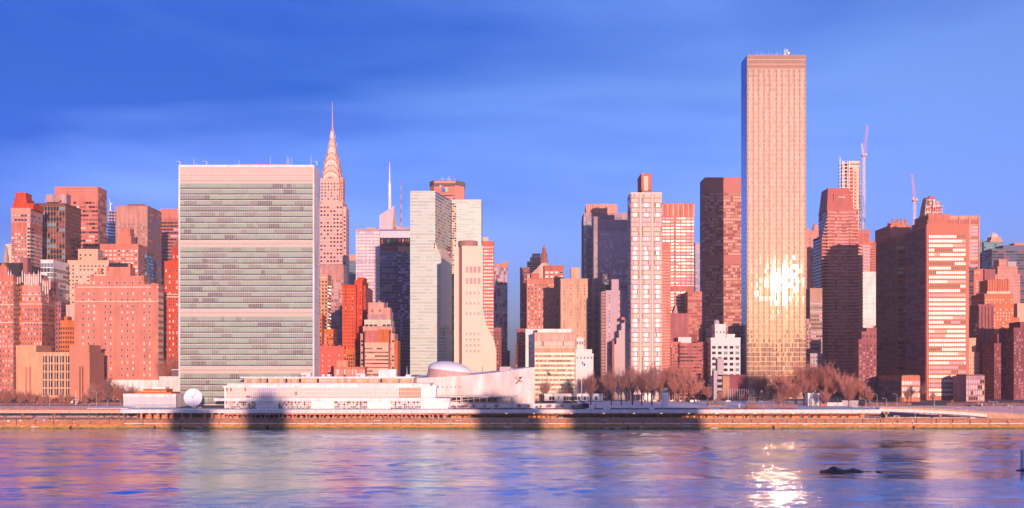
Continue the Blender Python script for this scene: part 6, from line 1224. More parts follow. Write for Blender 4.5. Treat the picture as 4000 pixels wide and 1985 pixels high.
mat('tanpara',(.46,.30,.17),.85,var=.15,scale=.4); mat('pinkwall',(.60,.32,.26),.85,var=.12,scale=.2,c2=(.42,.26,.12))
m=mat('lampglow',(.9,.7,.5),.5,var=0); pr=m.node_tree.nodes['Principled BSDF']; pr.inputs['Emission Color'].default_value=(1,.65,.35,1); pr.inputs['Emission Strength'].default_value=1.5
water_front()
# ================================================================= dish, poles, sculptures
def poleobj(name,label,px,D,pytop,r=.09,k='white',cat='pole',group=None,z0=None):
    z0=gz(D) if z0 is None else z0
    b=MB(); b.tube((X(px,D),D,z0),(X(px,D),D,Z(pytop,D)),r,r*.7,k,6); b.ball((X(px,D),D,Z(pytop,D)),r*1.8,k,6)
    return tag(b.build(name),label,cat,group)
ORD='first second third fourth fifth sixth seventh eighth ninth tenth eleventh twelfth thirteenth fourteenth fifteenth sixteenth seventeenth eighteenth nineteenth twentieth twenty-first twenty-second twenty-third twenty-fourth twenty-fifth twenty-sixth twenty-seventh twenty-eighth twenty-ninth thirtieth'.split()
def small():
    D=752; s=Bld('satellite_dish','big round white satellite dish beside the library, tilted up to the right',755,D,'satellite dish',dep=4)
    c=Vector((X(755,D),D,Z(1554,D))); n=Vector((.10,-1,.16)).normalized(); q=n.to_track_quat('Z','Y').to_matrix()
    b=MB(); r=5.55; m=7; k=36
    for i in range(m+1):
        rr=r*i/m; h=.75*(rr/r)**2*1.3
        for j in range(k): t=2*math.pi*j/k; b.v.append(tuple(c+q@Vector((rr*math.cos(t),rr*math.sin(t),h))))
    for i in range(m):
        for j in range(k): b.f.append((i*k+j,i*k+(j+1)%k,(i+1)*k+(j+1)%k,(i+1)*k+j)); b.mi.append(b.m('dishwhite'))
    # back shell for thickness
    o=len(b.v)
    for i in range(m+1):
        rr=r*i/m; h=.75*(rr/r)**2*1.3-.25
        for j in range(k): t=2*math.pi*j/k; b.v.append(tuple(c+q@Vector((rr*math.cos(t),rr*math.sin(t),h))))
    for i in range(m):
        for j in range(k): b.f.append((o+i*k+j,o+(i+1)*k+j,o+(i+1)*k+(j+1)%k,o+i*k+(j+1)%k)); b.mi.append(b.m('dishwhite'))
    for j in range(k): b.f.append((m*k+j,m*k+(j+1)%k,o+m*k+(j+1)%k,o+m*k+j)); b.mi.append(b.m('dishwhite'))
    b.build('reflector',s.root,smooth=False)
    fp=c+q@Vector((0,0,3.4))
    for a in (60,165,285): s.mb('feed_strut',lambda b:b.tube(c+q@Vector((r*.93*math.cos(R(a)),r*.93*math.sin(R(a)),.9)),fp,.07,.07,'steel',4))
    s.mb('feed_horn',lambda b:b.tube(fp-q@Vector((0,0,.5)),fp+q@Vector((0,0,.5)),.4,.25,'stone',8))
    s.mb('pedestal',lambda b:[b.box(c.x-1.2,c.x+1.2,D+.6,D+2.8,11.4,14,'whitep'),b.tube((c.x,D+1.6,13.5),(c.x,D+.8,c.z),.7,.5,'whitep',8),b.tube((c.x+3,D+2.5,11.4),(c.x+.3,D+1,c.z-1),.15,.15,'whitep',4),b.box(c.x+2.6,c.x+4.6,D+1,D+2.4,11.4,12.6,'whitep')]); s.done()
    # bare flagpoles in a long row
    px=[2092+i*9.8 for i in range(26)]+[2405+i*9.6 for i in range(29)]
    for i,p in enumerate(px):
        poleobj('flagpole','bare white flagpole in the long row behind the snowy lawn',p,858,1521,.10,'whitep','flagpole','bare flagpoles in a row behind the lawn')
    for i,p in enumerate([2844+i*9 for i in range(12)]):
        poleobj('flagpole','bare white flagpole in front of the tallest glass slab, '+ORD[i]+' from the left',p,852,1521,.13,'white','flagpole','bare flagpoles before the tallest slab')
    s=Bld('flagpole','tall white flagpole flying a blue flag with a white emblem at the lawn edge',2271,775,'flagpole',dep=1); D=775
    s.mb('pole',lambda b:[b.tube((X(2272,D),D,11.5),(X(2272,D),D,Z(1410,D)),.28,.13,'white',8),b.ball((X(2272,D),D,Z(1409.5,D)),.25,'white',8)])
    def flag(b):
        pts=[(2272.5,1411,0),(2275,1412,.3),(2278,1417,-.2),(2282,1418.5,.25),(2286,1423,-.1),(2285.5,1427,0)]; low=[(2272.5,1424,0),(2275,1425.5,.3),(2278,1426,-.2),(2282,1430,.25),(2285,1431.5,-.1),(2285,1432,0)]
        for i in range(5):
            (a,c,e),(f,g,h)=pts[i],pts[i+1]; (a2,c2,e2),(f2,g2,h2)=low[i],low[i+1]
            b.quad((X(a2,D),D+e,Z(c2,D)),(X(f2,D),D+h,Z(g2,D)),(X(f,D),D+h,Z(g,D)),(X(a,D),D+e,Z(c,D)),'flagblue')
        b.ball((X(2278,D),D-.25,Z(1422,D)),.5,'whitep',8,sy=.15)
    s.mb('flag',flag); s.done()
    s=Bld('flag_mast','white yardarm mast with two drooping flags in front of the ventilation building',296,800,'flagpole',dep=1); D=800
    s.mb('mast',lambda b:[b.tube((X(296,D),D,12),(X(296,D),D,Z(1526,D)),.2,.1,'white',6),b.tube((X(284,D),D,Z(1561,D)),(X(307,D),D,Z(1561,D)),.1,.1,'white',5)])
    s.mb('flag',lambda b:[b.quad((X(275,D),D-.1,Z(1576,D)),(X(286,D),D,Z(1574,D)),(X(285,D),D-.1,Z(1565,D)),(X(278,D),D-.2,Z(1568,D)),'whitep')])
    s.mb('flag',lambda b:[b.quad((X(297,D),D-.1,Z(1577,D)),(X(299,D),D-.1,Z(1576,D)),(X(301,D),D-.1,Z(1567,D)),(X(299,D),D-.1,Z(1569,D)),'redbrick'),b.quad((X(299,D),D-.1,Z(1576,D)),(X(302,D),D-.1,Z(1575,D)),(X(304,D),D-.1,Z(1566,D)),(X(301,D),D-.1,Z(1567,D)),'white'),b.quad((X(302,D),D-.1,Z(1575,D)),(X(304,D),D-.1,Z(1573,D)),(X(306,D),D-.1,Z(1564,D)),(X(304,D),D-.1,Z(1566,D)),'flagblue')]); s.done()
    s=Bld('flagpole','white flagpole with a striped flag before the right podium block',3824,800,'flagpole',dep=1)
    s.mb('pole',lambda b:b.tube((X(3824,D),D,12),(X(3824,D),D,Z(1551,D)),.16,.1,'white',6)); s.mb('flag',lambda b:[b.quad((X(3822,D),D-.1,Z(1566,D)),(X(3825,D),D-.1,Z(1566,D)),(X(3825.5,D),D-.1,Z(1554,D)),(X(3824,D),D-.1,Z(1554,D)),'redbrick')]); s.mb('flag',lambda b:[b.quad((X(3834,D),D-.1,Z(1588,D)),(X(3837,D),D-.1,Z(1588,D)),(X(3837,D),D-.1,Z(1576,D)),(X(3834,D),D-.1,Z(1576,D)),'white')]); s.done()
    # sphere sculpture
    s=Bld('sphere_sculpture','cracked bronze sphere sculpture on the plaza before the entrance pavilion',2238,812,'sculpture',dep=3); D=812; c=(X(2238,D),D,Z(1556,D))
    s.mb('sphere',lambda b:b.ball(c,1.55,'bronzes',18),smooth=True); s.mb('crack',lambda b:[b.box(c[0]-.2,c[0]+.5,D-1.6,D-1.2,c[2]-.9,c[2]+.5,'roofdark'),b.box(c[0]-.9,c[0]+.9,D-1.58,D-1.2,c[2]+.1,c[2]+.3,'roofdark')]); s.mb('base',lambda b:b.lathe(c[0],D,[(.8,gz(D)),(.5,c[2]-1.3)],'stone',8)); s.done()
    b=MB(); D=790; b.yprism([(X(2160,D),Z(1573,D)),(X(2199,D),Z(1575,D)),(X(2199,D),Z(1551,D)),(X(2188,D),Z(1551,D)),(X(2178,D),Z(1563,D)),(X(2172,D),Z(1571,D))],D,D+1.2,'whitep'); tag(b.build('sail_sculpture'),'white sail shaped wedge sculpture on the plaza left of the bronze sphere','sculpture')
    # equestrian monument on white column pedestal
    s=Bld('pedestal_monument','green horse and rider statue on a tall white cylindrical pedestal at the lawn',2598,775,'monument',dep=2); D=775; cx=X(2598,D)
    s.mb('pedestal',lambda b:[b.lathe(cx,D,[(2.3,11.5),(2.25,Z(1537,D)),(2.35,Z(1536,D)),(2.35,Z(1535,D))],'marble',24)])
    def horse(b,cx,D,z,sc_,k,rear=0):
        v=lambda x,zz,y=0:(cx+sc_*(x*math.cos(rear)-zz*math.sin(rear)),D+y*sc_,z+sc_*(x*math.sin(rear)+zz*math.cos(rear)))
        b.ball(v(-.55,1.35),.42*sc_,k,10,sx=1.1,sy=.8); b.ball(v(.45,1.42),.44*sc_,k,10,sy=.8); b.tube(v(-.6,1.38),v(.5,1.42),.40*sc_,.42*sc_,k,10)
        b.tube(v(.65,1.55),v(1.15,2.15),.30*sc_,.17*sc_,k,8); b.tube(v(1.08,2.18),v(1.55,1.88),.18*sc_,.10*sc_,k,8); b.tube(v(1.05,2.2),v(1.05,2.38),.05*sc_,.01,k,4)
        for x0,kx,kz,fx,fz,y in ((.6,.85,.75,.7,.02,.2),(.55,1.1,1.0,1.15,.45,-.2),(-.75,-.65,.8,-.95,.02,.2),(-.7,-.4,.75,-.6,.02,-.2)):
            b.tube(v(x0,1.2,y),v(kx,kz,y),.16*sc_,.10*sc_,k,6); b.tube(v(kx,kz,y),v(fx,fz,y),.10*sc_,.06*sc_,k,6); b.box(v(fx,fz,y)[0]-.1*sc_,v(fx,fz,y)[0]+.12*sc_,D+(y-.08)*sc_,D+(y+.08)*sc_,v(fx,fz,y)[2]-.03,v(fx,fz,y)[2]+.1*sc_,k)
        b.tube(v(-.95,1.5),v(-1.25,.8),.09*sc_,.04*sc_,k,5)
    def rider(b,cx,D,z,sc_,k,rear=0):
        v=lambda x,zz,y=0:(cx+sc_*(x*math.cos(rear)-zz*math.sin(rear)),D+y*sc_,z+sc_*(x*math.sin(rear)+zz*math.cos(rear)))
        b.tube(v(0,1.75),v(.05,2.45),.20*sc_,.24*sc_,k,8); b.ball(v(.07,2.78),.15*sc_,k,8,sz=1.2); b.tube(v(.06,2.5),v(.07,2.68),.08*sc_,.07*sc_,k,6)
        for y in (-.38,.38): b.tube(v(0,1.8,y*.6),v(.35,1.35,y),.13*sc_,.1*sc_,k,6); b.tube(v(.35,1.35,y),v(.25,.85,y),.09*sc_,.06*sc_,k,6)
        b.tube(v(.05,2.4,-.25),v(.5,2.6,-.35),.08*sc_,.06*sc_,k,6); b.tube(v(.5,2.6,-.35),v(.75,2.95,-.35),.06*sc_,.05*sc_,k,6); b.tube(v(.05,2.4,.25),v(.5,2.1,.2),.08*sc_,.05*sc_,k,6)
    s.mb('horse',lambda b:horse(b,cx-.1,D,Z(1535,D),1.45,'verdigris')); s.mb('rider',lambda b:rider(b,cx-.1,D,Z(1535,D),1.25,'verdigris')); s.done()
    s=Bld('dragon_monument','brown sculpture of a rearing horse and rider spearing a coiled dragon hull on the lawn',2798,790,'monument',dep=3); D=790; cx=X(2800,D); z0=gz(D)
    s.mb('dragon',lambda b:[b.tube((cx-5.5,D,z0+.4),(cx+5,D,z0+.5),.8,.9,'rust',10),b.ball((cx-4.8,D,z0+1.8),1.6,'rust',10,sz=1.2,sy=.6),b.ball((cx+1,D,z0+.8),1.2,'rust',10,sy=.8),b.ball((cx+4,D,z0+.9),1.1,'rust',10,sy=.8),b.tube((cx-5.5,D,z0+2),(cx-6.5,D,z0+4.6),.5,.15,'rust',6),b.tube((cx-2,D,z0+.6),(cx-1.4,D,z0+2.4),.5,.2,'rust',6)])
    s.mb('plinth',lambda b:b.box(cx-6,cx+6,D-2,D+2,z0-.3,z0+.3,'stone'))
    s.mb('horse',lambda b:horse(b,cx+1.5,D,z0+1.2,2.2,'rust',.45)); s.mb('rider',lambda b:rider(b,cx+1.2,D,z0+1.6,2.0,'rust',.1)); s.mb('lance',lambda b:b.tube((cx-3.2,D-.5,z0+1.5),(cx+4.0,D-.5,z0+11.0),.12,.1,'verdigris',5))
    s.mb('cross',lambda b:b.box(cx+2.6,cx+4.8,D-.6,D-.4,z0+9.9,z0+10.4,'verdigris')); s.done()
    s=Bld('ship_sculpture','brown ship shaped sculpture with masts at the edge of the snowy lawn',2932,760,'sculpture',dep=2); D=760; z0=11.5; cx=X(2932,D)
    s.mb('hull',lambda b:[b.prism([(cx-2.0,D-1),(cx+2.6,D-1),(cx+2.6,D+1),(cx-2.0,D+1)],z0+.3,z0+3,'rust',poly2=[(cx-3.6,D-1.4),(cx+4.2,D-1.4),(cx+4.2,D+1.4),(cx-3.6,D+1.4)]),b.tube((cx-2.4,D,z0+.3),(cx-3.4,D-1,z0+2.6),.3,.2,'rust',5)])
    s.mb('mast',lambda b:[b.tube((cx-.5,D,z0+3),(cx-.5,D,z0+8),.15,.1,'rust',5),b.tube((cx+1.6,D,z0+3),(cx+1.6,D,z0+7),.15,.1,'rust',5)]+[b.tube((cx-1.8,D,z0+3.8+i),(cx+3.4,D,z0+3.5+i),.1,.1,'steel',4) for i in range(4)]); s.done()
    # small statues
    def statue(px,D,lab,k,h):
        s=Bld('statue',lab,px,D,'statue',dep=1); x0=X(px,D); z0=gz(D) 
        s.mb('figure',lambda b:[b.tube((x0-.5,D,z0+.4),(x0-.1,D,z0+h*.45),.16,.2,k,6),b.tube((x0+.5,D,z0+.4),(x0+.1,D,z0+h*.45),.16,.2,k,6),b.tube((x0,D,z0+h*.42),(x0+.1,D,z0+h*.75),.26,.34,k,8),b.ball((x0+.15,D,z0+h*.88),.2,k,8,sz=1.2),b.tube((x0+.1,D,z0+h*.72),(x0+.9,D,z0+h*.98),.13,.1,k,5),b.tube((x0-.1,D,z0+h*.72),(x0-.8,D,z0+h*.5),.13,.1,k,5)]); s.mb('base',lambda b:b.box(x0-1,x0+1,D-.7,D+.7,z0-.1,z0+.4,'stone')); s.done()
    statue(2326,755,'small green bronze figure swinging a hammer at the lawn front edge','verdigris',3.2); statue(2888,762,'slim pale standing figure statue near the ship sculpture','whitep',3.4)
    # stairs with blue cover
    s=Bld('plaza_stairs','outdoor stairs with a blue covering leading down from the plaza by the flagpole',2290,765,'stairs',dep=8); D=765
    s.mb('steps',lambda b:[b.box(X(2268+i*3,D),X(2300,D),D-2+i*.0,D+6,11.4,14.5-i*.38,'lilac') for i in range(8)]); s.mb('blue_cover',lambda b:b.yprism([(X(2262,D),Z(1568,D)),(X(2292,D),Z(1580,D)),(X(2292,D),Z(1575,D)),(X(2262,D),Z(1562,D))],D-2.2,D-2.1,'flagblue')); s.done()
    s=Bld('plaza_terrace','white planter wall of the plaza terrace behind small pollarded trees',2140,766,'wall',dep=2); D=766
    s.mb('wall',lambda b:b.box(X(2000,D),X(2268,D),D,D+1.5,11.4,Z(1577,D),'marble')); s.mb('grille',lambda b:[b.box(X(2232+i*3,D),X(2233.3+i*3,D),D-.2,D-.02,11.5,Z(1582,D),'g_dark') for i in range(14)]); s.done()
    # hedges along promenade
    for i,(a,c) in enumerate(((1770,1920),(1925,2076),(2098,2290),(2320,2355),(2385,2535),(2557,2775),(2815,2990),(3030,3110))):
        D=741; b=MB(); n=int((c-a)/2)
        for j in range(n): x0=X(a+(c-a)*j/n,D); b.box(x0,x0+.35,D,D+1.6,11.4,12.1+rnd.uniform(-.1,.15),pick((('hedge',3),('maroon2',1))))
        b.box(X(a,D),X(c,D),D-.05,D,11.75,11.85,'lilac')
        tag(b.build('clipped_hedge'),'low dark clipped hedge strip on the promenade deck, '+ORD[i]+' from the left','hedge','hedge strips along the deck')
    # white tents and trailers at right
    D=790
    for i,(a,c,t,lab,k) in enumerate(((3156,3200,1541,'bright white tall shed partly hidden by a small evergreen tree','white'),(3205,3232,1577,'orange tinted container beside the white tall shed','orange'),(3232,3290,1578,'pale blue white trailer behind the rightmost lawn trees','whitep'),(3290,3352,1570,'snow topped white trailer at the right end of the lawn','lightgrey'))):
        s=Bld('shed' if i==0 else 'trailer',lab,(a+c)/2,D,'shed' if i==0 else 'trailer',dep=8); s.m(a,c,t,None,k,dep=8,bot=1602,side=False,roof='snow',name='body'); s.mb('door',lambda b:b.box(X((a+c)/2,D),X((a+c)/2+5,D),D-.05,D,11.9,14,'lilac'))
        s.mb('seam',lambda b:[b.box(X(a+j*7,D),X(a+j*7,D)+.1,D-.08,D,11.9,Z(t,D)-.3,'mauve') for j in range(1,int((c-a)/7))]); s.done()
    b=MB(); s0=X(2116,800); b.prism([(X(2089,800),800),(X(2108,800),800),(X(2108,800),804),(X(2089,800),804)],Z(1555,800),Z(1549,800),'cream',poly2=[(X(2094,800),801),(X(2103,800),801),(X(2103,800),803),(X(2094,800),803)]);
    for p in (2090,2107): b.tube((X(p,800),800.2,gz(800)),(X(p,800),800.2,Z(1555,800)),.1,.1,'steel',4)
    tag(b.build('canopy_tent'),'small cream canopy tent right of the assembly hall','tent')
    # guard booth
    s=Bld('guard_booth','small white guard booth under the right end of the deck',3450,748,'booth',dep=2); D=748
    s.m(3445,3459,1620,None,'white',bot=1634,dep=2,name='body',side=False); s.mb('window',lambda b:[b.box(X(3447,D),X(3451,D),D-.05,D,6.6,8,'g_teal'),b.box(X(3453,D),X(3457,D),D-.05,D,6.6,8,'g_teal')]); s.done()
    # rocks in the river
    def rock(px0,px1,D,h,lab,seed):
        r_=random.Random(seed); x0,x1=X(px0,D),X(px1,D); n=40; b=MB(); m=9
        for i in range(n+1):
            u=i/n; x=x0+(x1-x0)*u; env=(math.sin(math.pi*u**.8)**.55)
            for j in range(m):
                t=math.pi*j/(m-1); w_=(2.2+1.2*math.sin(u*5))*env+.1; hh=h*env*(1-.5*u)*(.75+.25*math.sin(u*17+seed)); jt=1+r_.uniform(-.18,.18)
                b.v.append((x+r_.uniform(-.15,.15),D-w_*math.cos(t)*jt,-.3+(hh+.3)*math.sin(t)*jt))
        for i in range(n):
            for j in range(m-1): b.f.append((i*m+j,i*m+j+1,(i+1)*m+j+1,(i+1)*m+j)); b.mi.append(b.m('rock'))
        tag(b.build('river_rock'),lab,'rock')
    rock(3200,3412,419,2.2,'long low dark rock reef breaking the river surface at right',3); rock(3426,3444,417,.7,'tiny dark rock beside the right tip of the long reef',5)
    s=Bld('channel_marker','pale blue navigation pile cut by the right picture edge, standing in the river',3996,425,'post',dep=1); D=425; s.root.location.z=0; ORG[s.root.name]=(X(3996,D),D+.5,0)
    s.mb('pile',lambda b:[b.box(X(3991,D),X(4004,D),D,D+1,0,Z(1758,D),'lilacw'),b.box(X(3991,D)-.05,X(4004,D)+.1,D-.05,D+1.05,-1,.7,'roofdark')]); s.mb('board',lambda b:b.box(X(3994,D),X(4020,D),D-.15,D-.02,Z(1830,D),Z(1756,D),'whitep')); s.mb('rock_base',lambda b:b.ball((X(3992,D),D,0),1.6,'rock',8,sz=.35,sx=1.6)); s.done()
mat('dishwhite',(.72,.74,.82),.5,var=.03); mat('flagblue',(.02,.05,.42),.7,var=0); mat('bronzes',(.50,.26,.14),.25,.8,var=.2,scale=2); mat('verdigris',(.22,.36,.34),.7,.2,var=.2,scale=1); mat('rust',(.24,.12,.09),.7,.2,var=.3,scale=1)
mat('hedge',(.07,.035,.04),.9,var=.3,scale=2); mat('rock',(.09,.06,.05),.8,var=.5,scale=.8,bump=.3); mat('lilacw',(.45,.48,.66),.6,var=.08)
small()
# ================================================================= cars, lamps
def cars():
    def car(paint,L_=4.6,suv=False):
        h=1.75 if suv else 1.45; c=0.0
        s=empty('car',(0,0,0),'x','car'); b=MB(); z0=.32
        body=[(-L_/2,z0),(L_/2,z0),(L_/2,z0+.45),(L_/2-.25,z0+.6),(L_/2-1.2,z0+.7),(-L_/2+.15,z0+.72),(-L_/2,z0+.5)]
        b.yprism(body,-.88,.88,paint)
        cab=[(-L_/2+(.15 if suv else .5),z0+.7),(L_/2-1.15,z0+.7),(L_/2-1.85,h),(-L_/2+(.4 if suv else 1.25),h)]
        b.yprism([(x,z) for x,z in cab],-.76,.76,paint); b.build('body',s)
        b=MB(); i_=[(cab[0][0]+.25,z0+.75),(cab[1][0]-.2,z0+.75),(cab[2][0]-.1,h-.12),(cab[3][0]+.1,h-.12)]
        b.yprism(i_,-.79,.79,'g_dark'); b.build('window',s)
        w=MB(); w.tube((0,-.12,0),(0,.12,0),.34,.34,'roofdark',14); w.tube((0,-.125,0),(0,.125,0),.18,.18,'steel',10); w=w.mesh('wheel')
        for x in (-L_/2+.85,L_/2-.85):
            for y in (-.82,.82): inst('wheel',w,s,(x,y,.34))
        b=MB(); b.box(L_/2-.06,L_/2+.03,-.75,-.45,.62,.78,'white'); b.box(L_/2-.06,L_/2+.03,.45,.75,.62,.78,'white'); b.build('headlight',s)
        return s
    mat('car_white',(.75,.70,.70),.35,.1,var=0); mat('car_red',(.45,.04,.06),.35,.1,var=0); mat('car_dark',(.05,.04,.06),.35,.1,var=0); mat('car_silver',(.45,.40,.44),.35,.3,var=0)
    spec=[(716,745,'car_white',1,'white SUV in the first shaded stretch of highway below the satellite dish',1),(88,743,'car_dark',0,'dark car on the highway at the far left under the ramp',1),(148,744,'car_silver',0,'silver car on the left highway, left of its grey neighbour',1),(176,743,'car_silver',0,'grey car on the left highway, right of the silver one',1),(428,743,'car_dark',1,'dark car on the highway below the right end of the left overpass',0),(1583,747,'car_red',0,'red car seen through the trusses below the conference building',0),(2194,752,'car_silver',0,'grey car in the orange lit bay under the deck',1),(2269,752,'car_red',1,'red SUV under the deck just right of the orange lit bay',1),(2383,742.5,'car_red',0,'dim red car on the shaded open lane left of the deck lamps',1),
      (2805,742.5,'car_red',1,'red SUV on the sunlit lane below the dragon monument',1),(2812,753,'car_white',0,'white car under the deck behind the red SUV',1),(2996,742.5,'car_dark',1,'dark SUV on the sunlit lane below the tallest slab',1),(3585,742.5,'car_white',1,'white SUV on the open highway below the right ramp',1),(3505,765,'car_silver',1,'silver pickup like truck parked under the upper end of the right ramp',1),(3800,752,'car_silver',0,'silver car below the lower end of the right ramp',1),(3562,760,'car_dark',0,'dark car behind the barrier left of the round ramp pier',1)]
    proto={}
    for px,D,p,suv,lab,d in spec:
        if (p,suv) not in proto: o=car(p,5.0 if suv else 4.6,bool(suv)); proto[(p,suv)]=o; o.location=(X(px,D),D,4.92)
        else: o=copytree(proto[(p,suv)],(X(px,D),D,4.92))
        if not d: o.rotation_euler=(0,0,math.pi)
        o['label']=lab; o['category']='car'; o['group']='cars on the riverside highway'
    def lamp(h,arm,two=False):
        s=empty('street_lamp',(0,0,0),'x','street lamp'); b=MB(); b.tube((0,0,0),(0,0,h),.16,.1,'lampsteel',6); b.box(-.25,.25,-.25,.25,0,.5,'lampsteel')
        for sg in ((-1,1) if two else (-1,)):
            b.tube((0,0,h-.2),(sg*arm*.6,0,h+.6),.09,.08,'lampsteel',5); b.tube((sg*arm*.6,0,h+.6),(sg*arm,0,h+.65),.08,.08,'lampsteel',5)
        b.build('pole',s)
        for sg in ((-1,1) if two else (-1,)): b=MB(); b.box(sg*arm-.45,sg*arm+.45,-.18,.18,h+.5,h+.72,'lampsteel'); b.build('lamp_head',s)
        return s
    mat('lampsteel',(.55,.47,.48),.6,.2,var=0)
    protos={}
    ls=[(377,792,1534,'a','tall street lamp at the right end of the overpass, before the bare trees'),(194,790,1535,'a','tall street lamp before the ventilation building grilles'),(349,790,1578,'t','short twin armed lamp left of the tall overpass lamp'),(420,790,1560,'a','street lamp beside the red canopies left of the library'),(472,780,1566,'a','lamp at the left corner of the library pavilion'),(3426,800,1541,'a','tall street lamp before the dark podium side, left one'),(3504,800,1540,'a','tall street lamp before the dark podium side, right one'),(3463,800,1562,'a','shorter curved lamp between the two tall podium lamps'),(3650,800,1548,'a','tall lamp before the bright maroon slab front'),(3383,770,1565,'a','street lamp at the right end of the lawn, left of the podium'),(3412,770,1572,'a','low street lamp at the deck corner, beside the ramp start'),(3880,800,1570,'t','twin armed street lamp right of the right podium'),(3955,790,1585,'a','street lamp near the bottom right corner'),(2982,752,1573,'a','short lamp at the right part of the snowy lawn'),(3129,800,1516,'t','tall twin headed light mast among the pink trees'),(2764,850,1520,'t','street lamp pair left of the dragon monument'),(3125,743,1625,'a','highway lamp standing on the lower road below the pink trees'),(3575,743,1595,'a','thin highway pole before the right ramp, left one'),(3757,743,1597,'a','thin highway pole before the right ramp, right one'),(3953,743,1592,'a','highway lamp in front of the pinkish abutment wall')]
    for px,D,t,kd,lab in ls:
        z0=gz(D) if D>745 else 4.9; h=round(Z(t,D)-z0)
        if (h,kd) not in protos: protos[(h,kd)]=o=lamp(h,2.4 if kd=='a' else 2.6,kd=='t'); o.location=(X(px,D),D,z0)
        else: o=copytree(protos[(h,kd)],(X(px,D),D,z0))
        o['label']=lab; o['category']='street lamp'; o['group']='street lamps'
    # smoke plumes
    m=bpy.data.materials.new('steam'); m.use_nodes=True; nt=m.node_tree; nt.nodes.remove(nt.nodes['Principled BSDF']); v=nt.nodes.new('ShaderNodeVolumePrincipled'); v.inputs['Color'].default_value=(.95,.85,.85,1); v.inputs['Density'].default_value=.12; nt.links.new(v.outputs[0],nt.nodes['Material Output'].inputs['Volume']); MAT['steam']=m
    for (pts,D,lab) in ((((3800,1322,5),(3806,1305,6),(3800,1290,7),(3808,1272,8),(3816,1256,7)),925,'pink white steam plume rising beside the front maroon slab tower'),(((238,1192,4),(236,1180,5),(244,1172,5),(240,1162,4)),955,'small steam plume in the gap right of the gothic complex'),(((1478,1188,4),(1487,1180,6),(1494,1174,5)),915,'small steam puff above the roof tank of the stepped pink building')):
        b=MB()
        for px,py,r in pts: b.ball((X(px,D),D-4,Z(py,D)),r*D/F,'steam',10)
        o=b.build('steam_plume'); tag(o,lab,'steam')
        rm=o.modifiers.new('r','REMESH'); rm.mode='VOXEL'; rm.voxel_size=.35
cars()
# ================================================================= bare trees
def tree_mesh(seed,h,spread,dens,twk,up=.55,r0=None,bot=.28):
    r_=random.Random(seed); tr=MB(); cr=MB(); r0=r0 or h*.016
    def rv(): return Vector((r_.uniform(-1,1),r_.uniform(-1,1),r_.uniform(-.5,1)))
    def grow(p,d,ln,r,lv):
        n=3 if lv<2 else 2; b=tr if lv<2 else cr; k='bark' if lv<2 else twk; pts=[p]
        for i in range(n):
            d=(d+rv()*.13+Vector((0,0,.05))).normalized(); q=p+d*(ln/n); ra=r*(1-.45*i/n); rb=r*(1-.45*(i+1)/n)
            b.tube(p,q,max(ra,.022),max(rb,.018),k,5 if lv<2 else 3,False); p=q; pts.append(p)
        if lv>=5: return
        m=[0,5,4,4,4+dens][lv] if lv else 6
        for i in range(m):
            u=r_.uniform(.35,1) if i else 1; base=pts[min(n,int(u*n))]
            a=r_.uniform(0,2*math.pi); tilt=spread*(r_.uniform(.5,1.15)); o_=d.orthogonal().normalized(); o2=d.cross(o_)
            nd=(d*math.cos(tilt)+(o_*math.cos(a)+o2*math.sin(a))*math.sin(tilt)+Vector((0,0,up*.3))).normalized()
            grow(base,nd,ln*r_.uniform(.58,.78),r*.52,lv+1)
    # trunk
    p=Vector((0,0,0)); d=Vector((r_.uniform(-.05,.05),0,1)).normalized(); hb=h*bot; q=p+d*hb
    tr.tube(p,q,r0*1.25,r0,'bark',8,False); top=q
    nl=6
    for i in range(nl):
        a=2*math.pi*i/nl+r_.uniform(-.3,.3); t=spread*r_.uniform(.45,1.1); nd=Vector((math.cos(a)*math.sin(t),math.sin(a)*math.sin(t),math.cos(t)))
        grow(top-d*r_.uniform(0,hb*.2),nd,h*.27,r0*.62,1)
    grow(top,d,h*.34,r0*.8,1)
    return tr.mesh('trunk'),cr.mesh('crown')
TM={}
def tree(px,D,pytop,pybase,var,lab,group,name='bare_tree',wide=1.0,z0=None):
    z0=Z(pybase,D) if z0 is None else z0; h=(Z(pytop,D)-z0)*1.17
    if var not in TM:
        seed,sp,dens,tw,up,bot=VAR[var]; t,c=tree_mesh(seed,16,sp,dens,tw,up,bot=bot); mz=max(v.co.z for v in c.vertices); TM[var]=(t,c,mz)
    t,c,mz=TM[var]; q_=random.Random(int(px*7)); h*=q_.uniform(.88,1.05); wide*=q_.uniform(.85,1.18); k=h/mz; o=empty(name,(X(px,D),D,z0),lab,'tree',group); o.scale=(k*wide,k*wide,k); o.rotation_euler=(0,0,(px*.37)%6.28)
    for nm,me in (('trunk',t),('crown',c)):
        q=bpy.data.objects.new(nm,me); COL.objects.link(q); q.parent=o
    return o
VAR={'a':(11,.62,2,'twig',.5,.22),'b':(12,.75,2,'twig',.4,.18),'c':(13,.45,1,'twig_dark',.7,.35),'d':(14,.52,1,'twig_dark',.6,.3),'e':(15,.95,1,'twig_dark',.2,.15),'f':(16,.68,3,'twig',.5,.2)}
